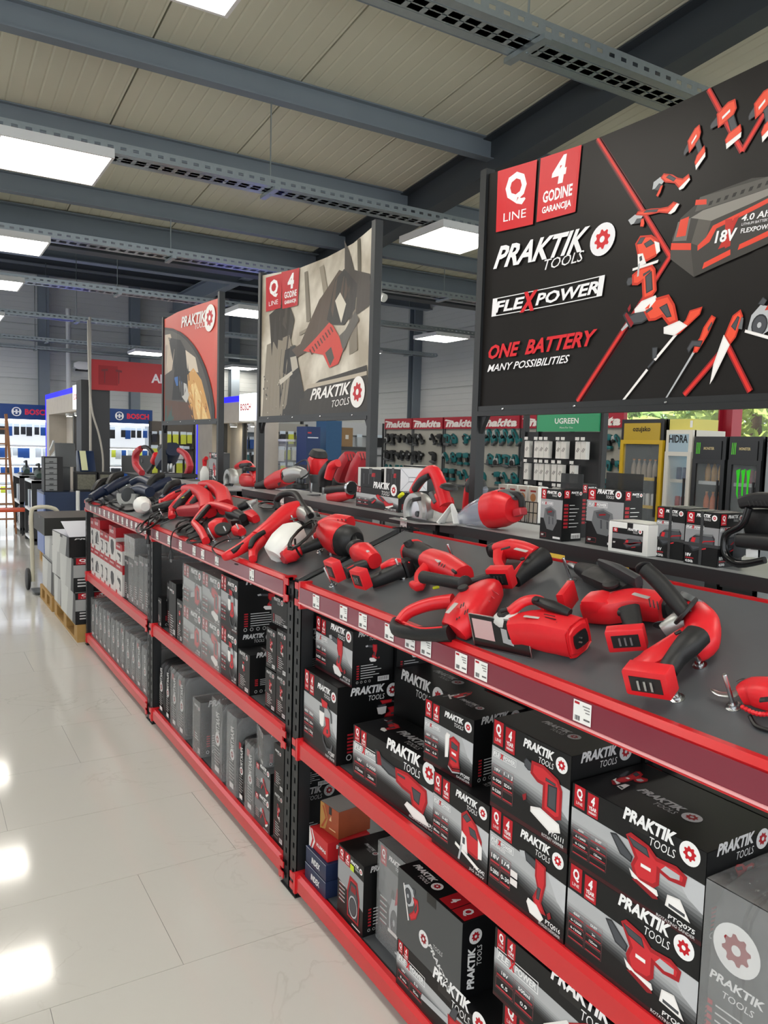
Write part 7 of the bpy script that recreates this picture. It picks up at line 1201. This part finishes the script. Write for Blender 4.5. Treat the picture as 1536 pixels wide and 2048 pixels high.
t = thing('glass_cabinet', 'small glass display cabinet below the sepia sign', 'cabinet', ((a.x+b.x)/2, 9.5, 0)); obj('base', BX(a.x, 9.4, 0, b.x, 9.8, a.z), GRY, t, 0); obj('glass', BX(a.x+.01, 9.41, a.z, b.x-.01, 9.79, b.z), mat('cabinet_glass', 'dfe8ea', .05, alpha=.25), t, 0); obj('top', BX(a.x, 9.4, b.z, b.x, 9.8, b.z+.03), WSH, t, 0)
for x in (a.x, b.x-.02): obj('corner_post', BX(x, 9.4, a.z, x+.02, 9.42, b.z), STL, t, 0)
# pegboard wall of teal tools
XM = 8.55; TEAL = mat('teal_plastic', '12686c', .4)
hdr = [(772, 827), (828, 889), (891, 958), (962, 1043), (1046, 1145), (1148, 1252)]
for i, (p0, p1) in enumerate(hdr):
    y0 = atX(p0, 850, XM).y; y1 = atX(p1, 850, XM).y
    t = thing('pegboard_bay', 'pegboard bay with red makita header, '+('at the far end of the wall', 'second from the far end', 'beside the black post of the battery sign', 'with corded grinders hanging', 'partly behind the charging accessory stand', 'next to the yellow drinks fridge')[i], 'shelving', (XM, (y0+y1)/2, 0), group='pegboard bays with red headers')
    obj('board', BX(XM, y1, .2, XM+.03, y0, 2.03), mat('pegboard', 'a9a79d', .6, var=.05, scale=60), t, 0); obj('header', BX(XM-.04, y1+.01, 2.03, XM+.03, y0-.01, 2.245), mat('red_header', 'a8152c', .4), t, 0)
    for y in (y0-.02, y1): obj('upright', BX(XM-.03, y, 0, XM+.03, y+.02, 2.03), GRY, t, 0)
    A = Art(); w = y0-y1; A.text('makita', w*.06, .04, .125, 'f0e9e4', 1, .05, .25, w=w*.88); A.poly([(w*.02, .15), (w*.3, .12), (w*.3, .145), (w*.06, .175)], 'f0e9e4', 1); A.build('lettering', t, TM[t].inverted() @ frame((XM-.0405, y0, 2.03), (0, -1, 0), (-1, 0, 0)))
    for z in (.55, 1.0): obj('hook_shelf', BX(XM-.3, y1+.03, z, XM, y0-.03, z+.02), GRY, t, 0)
def wtool(kind, label, p, sz, cm, group):
    t = thing('hanging_tool', label, 'power tool', p, group=group); F = frame((0, 0, 0), (0, -1, 0), (-1, 0, 0)); n = {}
    for i, (c, P) in enumerate(ICON[kind][:5]):
        m, nm = {'r': (cm, 'body'), 'o': (cm, 'body'), 'k': (BLK, 'grip'), 'b': (BLK, 'grip'), 's': (ALU, 'metal_head'), 'w': (GRY, 'base'), 'd': (BLK, 'trim'), 'g': (GRY, 'base')}[c]
        obj(nm, MB().prism([((x-.5)*sz, y*sz) for x, y in P], .0+.004*i, .05+.006*i, .008, F), m, t, world=False)
    return t
kk = ['drill', 'drill', 'grinder', 'recip', 'sds', 'circsaw', 'jigsaw', 'sander']
nmk = {'drill': 'drill', 'grinder': 'grinder', 'recip': 'reciprocating saw', 'sds': 'hammer drill', 'circsaw': 'circular saw', 'jigsaw': 'jigsaw', 'sander': 'sander'}
for i, (p0, p1) in enumerate(hdr):
    y0 = atX(p0, 850, XM).y; y1 = atX(p1, 850, XM).y; w = y0-y1
    for r, z in enumerate((1.70, 1.36, 1.06)):
        for j in range(5):
            if rnd.random() < .1: continue
            k = 'grinder' if i == 3 and r == 0 else rnd.choice(kk); c = BLK if i < 2 and r < 2 else TEAL
            y = y0-w*(j+.5)/5; wtool(k, ('black' if c is BLK else 'teal')+' %s hanging in row %s of the pegboard %s' % (nmk[k], ('one', 'two', 'three')[r], ('bay at the far end', 'bay second from the far end', 'bay beside the black post', 'bay with grinders', 'bay behind the accessory stand', 'bay next to the yellow fridge')[i]), (XM-.005, y, z), .25 if not (i == 3 and r == 0) else .34, c, 'power tools hanging on the pegboards')
# charging accessory stand
XU = 4.6
t = thing('accessory_stand', 'black accessory stand with green UGREEN header', 'display stand', (XU, 4.75, 0))
obj('header', BX(XU-.03, 4.335, 1.842, XU, 5.04, 1.992), mat('green_header', '2f9a6a', .45), t, 0); obj('back_panel', BX(XU, 4.32, .3, XU+.02, 5.22, 1.84), mat('black_panel', '1f2225', .5), t, 0)
for y in (5.20, 5.03, 4.30): obj('post', BX(XU-.02, y, 0, XU+.03, y+.03, 1.995), RACKB, t, 0)
obj('base', BX(XU-.3, 4.3, 0, XU+.1, 5.23, .12), RACKB, t, 0)
A = Art(); A.text('UGREEN', .35, .065, .045, 'eef4f0', 1, .02, 0, 'c', w=.27); A.text('More For You', .35, .025, .015, 'dfeae4', 1, 0, 0, 'c', w=.15); A.build('lettering', t, TM[t].inverted() @ frame((XU-.0305, 5.04, 1.842), (0, -1, 0), (-1, 0, 0)))
sm = BX(-.02, -.028, -.14, .02, .028, 0).mesh('package', mat('white_pack', 'e6e6e2', .45), None, 0); pt = Art(); pt.line([(-.016, .03), (.006, .06)], .005, '4a4a4c', 1); pt.line([(-.004, .025), (.018, .055)], .005, '4a4a4c', 1); ptm = pt.build('print', None, None); ptme = ptm.data; bpy.data.objects.remove(ptm)
for r, (z, ys) in enumerate(((1.76, (5.10, 4.98, 4.92, 4.86, 4.72, 4.66, 4.5, 4.44)), (1.57, (5.10, 4.97, 4.91, 4.84, 4.76, 4.69, 4.55)), (1.38, (5.08, 4.9, 4.74, 4.68)))):
    for i, y in enumerate(ys):
        t = thing('cable_pack', 'white cable pack hanging in the %s row of the UGREEN stand' % ('top', 'middle', 'bottom')[r], 'package', (XU-.06, y, z-.14), group='white cable packs on the accessory stand'); obj('package', sm, None, t, M=Matrix.Translation((0, 0, .14))); obj('print', ptme, None, t, M=frame((-.0205, 0, .03), (0, -1, 0), (-1, 0, 0))); obj('hook', MB().tube([V(.06, 0, .145), V(-.03, 0, .145)], .003, 6), STL, t, world=False); obj('hook_tag', BX(-.034, -.02, .15, -.03, .02, .175), WHT, t, world=False)
# wire basket with small white boxes
t = thing('wire_basket', 'black wire basket stand holding small white boxes', 'basket', (3.6, 4.05, 0))
mb = MB()
for y in [3.82+i*.04 for i in range(12)]: obj('wire', MB().tube([(3.5, y, 1.2), (3.5, y, 1.34)], .003, 4), BLK, t, 0)
for z in (1.2, 1.27, 1.34): obj('rim', BX(3.497, 3.82, z-.003, 3.503, 4.3, z+.003), BLK, t, 0)
obj('tray', BX(3.5, 3.82, 1.19, 3.75, 4.3, 1.2), BLK, t, 0)
for y in (3.84, 4.26): obj('leg', BX(3.6, y, 0, 3.63, y+.03, 1.19), BLK, t, 0)
for i in range(4):
    y = 4.26-i*.105; carton(y, y-.09, 1.2005, 1.44, 3.53, .09, 'small white box with an orange print in the wire basket', lambda w, h: (lambda A: (A.rect(0, 0, w, h, 'e3dfda', 0), A.disc(w*.5, h*.7, w*.3, 'c98a5a', 1), A.rect(.2*w, .85*h, .8*w, .9*h, 'b03a3a', 1), A)[-1])(Art()), None, None, WHT, group='small white boxes in the wire basket', name='small_box')
t = thing('yellow_crate', 'yellow crate of small goods under the wire basket', 'crate', (3.3, 3.75, 0)); obj('crate', BX(3.15, 3.5, .85, 3.45, 4.05, 1.12, b=.01), mat('yellow_plastic', 'c9a21f', .5, var=.2, scale=20), t); obj('stand', BX(3.2, 3.55, 0, 3.4, 4.0, .85), BLK, t, 0)
# drinks fridges
def fridge(y0, y1, zt, X, body, trim, label, hdr, hcol, inside, drinks, lab2):
    t = thing('drinks_fridge', label, 'fridge', (X+.3, (y0+y1)/2, 0), group='drinks fridges in a row'); w = y0-y1
    obj('cabinet', BX(X+.05, y1, 0, X+.08, y1+.03, zt).box(X+.05, y1, .02, X+.62, y1+.03, zt).box(X+.05, y0-.03, .02, X+.62, y0, zt).box(X+.59, y1+.03, .02, X+.62, y0-.03, zt).box(X+.05, y1+.03, zt-.04, X+.59, y0-.03, zt).box(X+.05, y1+.03, .02, X+.59, y0-.03, .25), mat('fridge_'+body, body, .35), t, 0)
    obj('liner', BX(X+.56, y1+.03, .25, X+.585, y0-.03, zt-.04), mat('liner_'+inside, inside, .5, emit=.7 if inside in ('9fd0ee',) else .1), t, 0)
    obj('header_box', BX(X+.012, y1, zt-.26, X+.05, y0, zt), mat('fridge_'+body, body, .35), t, 0); obj('header', BX(X+.0, y1+.05, zt-.26, X+.0119, y0-.05, zt-.05), mat('hdr_'+hcol, hcol, .35), t, 0)
    d = obj('door', BX(X+.0, y1, .2, X+.05, y1+.05, zt-.26).box(X, y0-.05, .2, X+.05, y0, zt-.26).box(X, y1+.05, .2, X+.05, y0-.05, .27).box(X, y1+.05, zt-.31, X+.05, y0-.05, zt-.26), mat('trim_'+trim, trim, .35), t, 0)
    obj('glass', BX(X+.02, y1+.05, .27, X+.028, y0-.05, zt-.31), mat('fridge_glass', 'cfd8dc', .03, alpha=.12), d, 0); obj('handle', BX(X-.02, y1+.055, .9, X, y1+.075, 1.4), BLK, d, 0)
    for z in (.65, 1.0, 1.35): obj('shelf', BX(X+.1, y1+.03, z, X+.55, y0-.03, z+.012), WSH, t, 0); obj('price_strip', BX(X+.09, y1+.03, z-.01, X+.1, y0-.03, z+.03), mat('strip_'+trim, trim if trim != '1a1c1e' else 'c9cdd0', .4), t, 0)
    if hdr:
        A = Art(); A.text(hdr[0], w*.5, .11, hdr[2], hdr[1], 1, .03, hdr[3], 'c', w=min(w*.72, hdr[2]*4.6)); 
        if hdr[0] == 'MONSTER':
            for k in range(3): A.line([(w*.12+k*.02, .19), (w*.11+k*.02, .06)], .01, '5fd03a', 1)
        A.build('lettering', t, TM[t].inverted() @ frame((X-.0005, y0, zt-.26), (0, -1, 0), (-1, 0, 0)))
    for r, z in enumerate((1.362, 1.012, .662)):
        n = int((w-.14)/.085)
        for k in range(n):
            hx, kind = drinks[r % len(drinks)]; y = y0-.1-k*.085; s = thing('drink_can' if kind == 'can' else 'drink_bottle', lab2[r % len(lab2)], 'can' if kind == 'can' else 'bottle', (X+.16, y, z), group='drinks in the fridges')
            if kind == 'can': obj('can', CAN(hx), None, s); 
            else: obj('bottle', BOT(hx), None, s); obj('cap', CAP, None, s)
    return t
CM = {}
def CAN(hx):
    if hx not in CM: CM[hx] = MB().lathe([(.026, 0), (.033, .008), (.033, .15), (.027, .163)], 12).mesh('can', mat('can_'+hx, hx, .3, .3), None, 40)
    return CM[hx]
def BOT(hx):
    if 'b'+hx not in CM: CM['b'+hx] = MB().lathe([(.028, 0), (.033, .01), (.033, .13), (.028, .17), (.013, .21), (.013, .23)], 12).mesh('bottle', mat('bottle_'+hx, hx, .2), None, 40)
    return CM['b'+hx]
CAP = MB().lathe([(.015, .228), (.015, .245)], 10).mesh('cap', mat('cap_orange', 'd07a1a', .4), None, 40)
XFr = 7.8
fridge(7.02, 6.36, 2.105, XFr, '1c1d1f', 'c9a51c', 'black drinks fridge with yellow door frame', ('ozujsko', '2c2410', .06, 0), 'b79a20', '2a2c30', (('9a8a7a', 'bottle'), ('c9c9c9', 'can'), ('b9a48a', 'can')), ('brown bottle in the yellow-framed fridge', 'silver and red can in the yellow-framed fridge', 'pale can in the yellow-framed fridge'))
fridge(6.32, 5.95, 1.97, XFr, 'd9d6cc', 'd2cfc6', 'cream drinks fridge with blue-lit inside', ('HIDRA', '14161c', .09, 0), '9fb6c4', '9fd0ee', (('27406e', 'can'), ('a5262e', 'can'), ('2c4f9e', 'can')), ('dark blue can in the cream fridge', 'red can in the cream fridge', 'bright blue can in the cream fridge'))
fridge(5.92, 5.50, 1.893, XFr, '141618', '1a1c1e', 'black energy drink fridge beside the cream fridge', ('MONSTER', 'c9b98a', .03, 0), '121416', '1a2024', (('c08a20', 'bottle'), ('c9601c', 'bottle')), ('yellow bottle in the black fridge beside the cream fridge', 'orange bottle in the black fridge beside the cream fridge'))
fr4 = fridge(5.46, 5.06, 1.895, XFr, '141618', '1a1c1e', 'black energy drink fridge with a green claw mark on its door', ('MONSTER', 'c9b98a', .03, 0), '121416', '1a2024', (('b0485a', 'can'), ('2a3a34', 'can')), ('pink can in the claw-marked fridge', 'dark can in the claw-marked fridge'))
A = Art(); 
for k in range(3): A.poly([(.0+k*.062, .32), (.05+k*.062, .34), (.036+k*.062, .14), (.04+k*.062, .0), (.016+k*.062, .06), (.012+k*.062, .24)], '35e020', 1)
A.build('claw_stripes', fr4, TM[fr4].inverted() @ frame((XFr+.018, 5.36, 1.2), (0, -1, 0), (-1, 0, 0)))
p = atX(1345, 838, XFr); t = thing('carton', 'yellow carton lying on the cream fridge', 'box', (XFr+.25, 6.13, 1.9705)); obj('carton_body', BX(XFr+.05, 5.97, 1.9705, XFr+.5, 6.31, 2.1), mat('yellow_carton', 'd9cf6a', .5), t, 0); obj('label', BX(XFr+.049, 5.985, 2.0, XFr+.0495, 6.02, 2.08), WHT, t, 0)
t = thing('grey_cabinet', 'pale grey cabinet right of the claw-marked fridge', 'cabinet', (XFr+.3, 4.7, 0)); obj('body', BX(XFr, 4.2, 0, XFr+.6, 5.0, 1.88), mat('pale_grey_metal', '8f979c', .4), t, 0); obj('door', BX(XFr-.015, 4.22, .05, XFr-.001, 4.98, 1.84), mat('pale_grey_metal', '8f979c', .4), t, 0)
t = thing('security_camera', 'white security camera on the tray above the sepia sign', 'camera', atY(752, 590, 7.4)); p = atY(755, 588, 7.4); obj('bracket', BX(p.x-.04, 7.38, p.z, p.x+.04, 7.42, p.z+.14), WHT, t, 0); obj('housing', MB().tube([p+V(-.02, 0, 0), p+V(.02, -.12, -.06)], .045, 12), WHT, t)
# trees outside
gr = struct('ground', BX(9.2, -20, -.3, 60, 40, -.05), mat('outdoor_ground', '8a9078', .9))
LEAF = [mat('leaf_'+c, c, .6, var=.25, scale=3) for c in ('9cc46a', '7fa85a', 'b9d070', 'd0d878')]; BARK = mat('bark', '5a4a3a', .9)
def tree(x, y, h, r, lm, label, seed):
    t = thing('tree', label, 'tree', (x, y, -.05), group='trees outside the window'); R_ = random.Random(seed); mb = MB()
    for _ in range(2600):
        a, b = R_.random()*2*PI, math.acos(2*R_.random()-1); q = r*(.45+.55*R_.random()**.5)*(1+.25*math.sin(3*a+seed)*math.sin(2*b)); c = V(q*math.sin(b)*math.cos(a), q*math.sin(b)*math.sin(a), h+q*.95*math.cos(b)); s = .10+.12*R_.random(); e1 = V(R_.gauss(0, 1), R_.gauss(0, 1), R_.gauss(0, 1)).normalized(); e2 = e1.orthogonal().normalized()
        mb.add([c-e1*s, c-e2*s*.6, c+e1*s, c+e2*s*.6], [(0, 1, 2, 3)])
    o = obj('crown', mb, lm, t, 0, world=False); obj('trunk', MB().tube([(0, 0, 0), (.1, .05, h*.5), (0, 0, h)], [.22, .16, .1], 8), BARK, t, world=False)
for i, (x, y, h, r, c, lb) in enumerate(((15, 14.4, 2.6, 1.7, 0, 'light green leafy tree seen through the window beside the red column'), (22, 19.5, 3.6, 2.8, 1, 'dark green tree standing behind the lighter trees outside'), (15, 9.9, 2.6, 1.8, 2, 'yellow-green tree seen right of the red window column'), (22, 12.6, 3.8, 3.0, 0, 'broad green tree outside behind the yellow-green tree'), (12.5, 10.9, 1.5, .9, 3, 'low yellowish shrub tree outside behind the cream fridge'), (19, 7.4, 2.8, 2.2, 2, 'yellow-green tree outside at the far side of the window'))): tree(x, y, h, r, LEAF[c], lb, i+3)
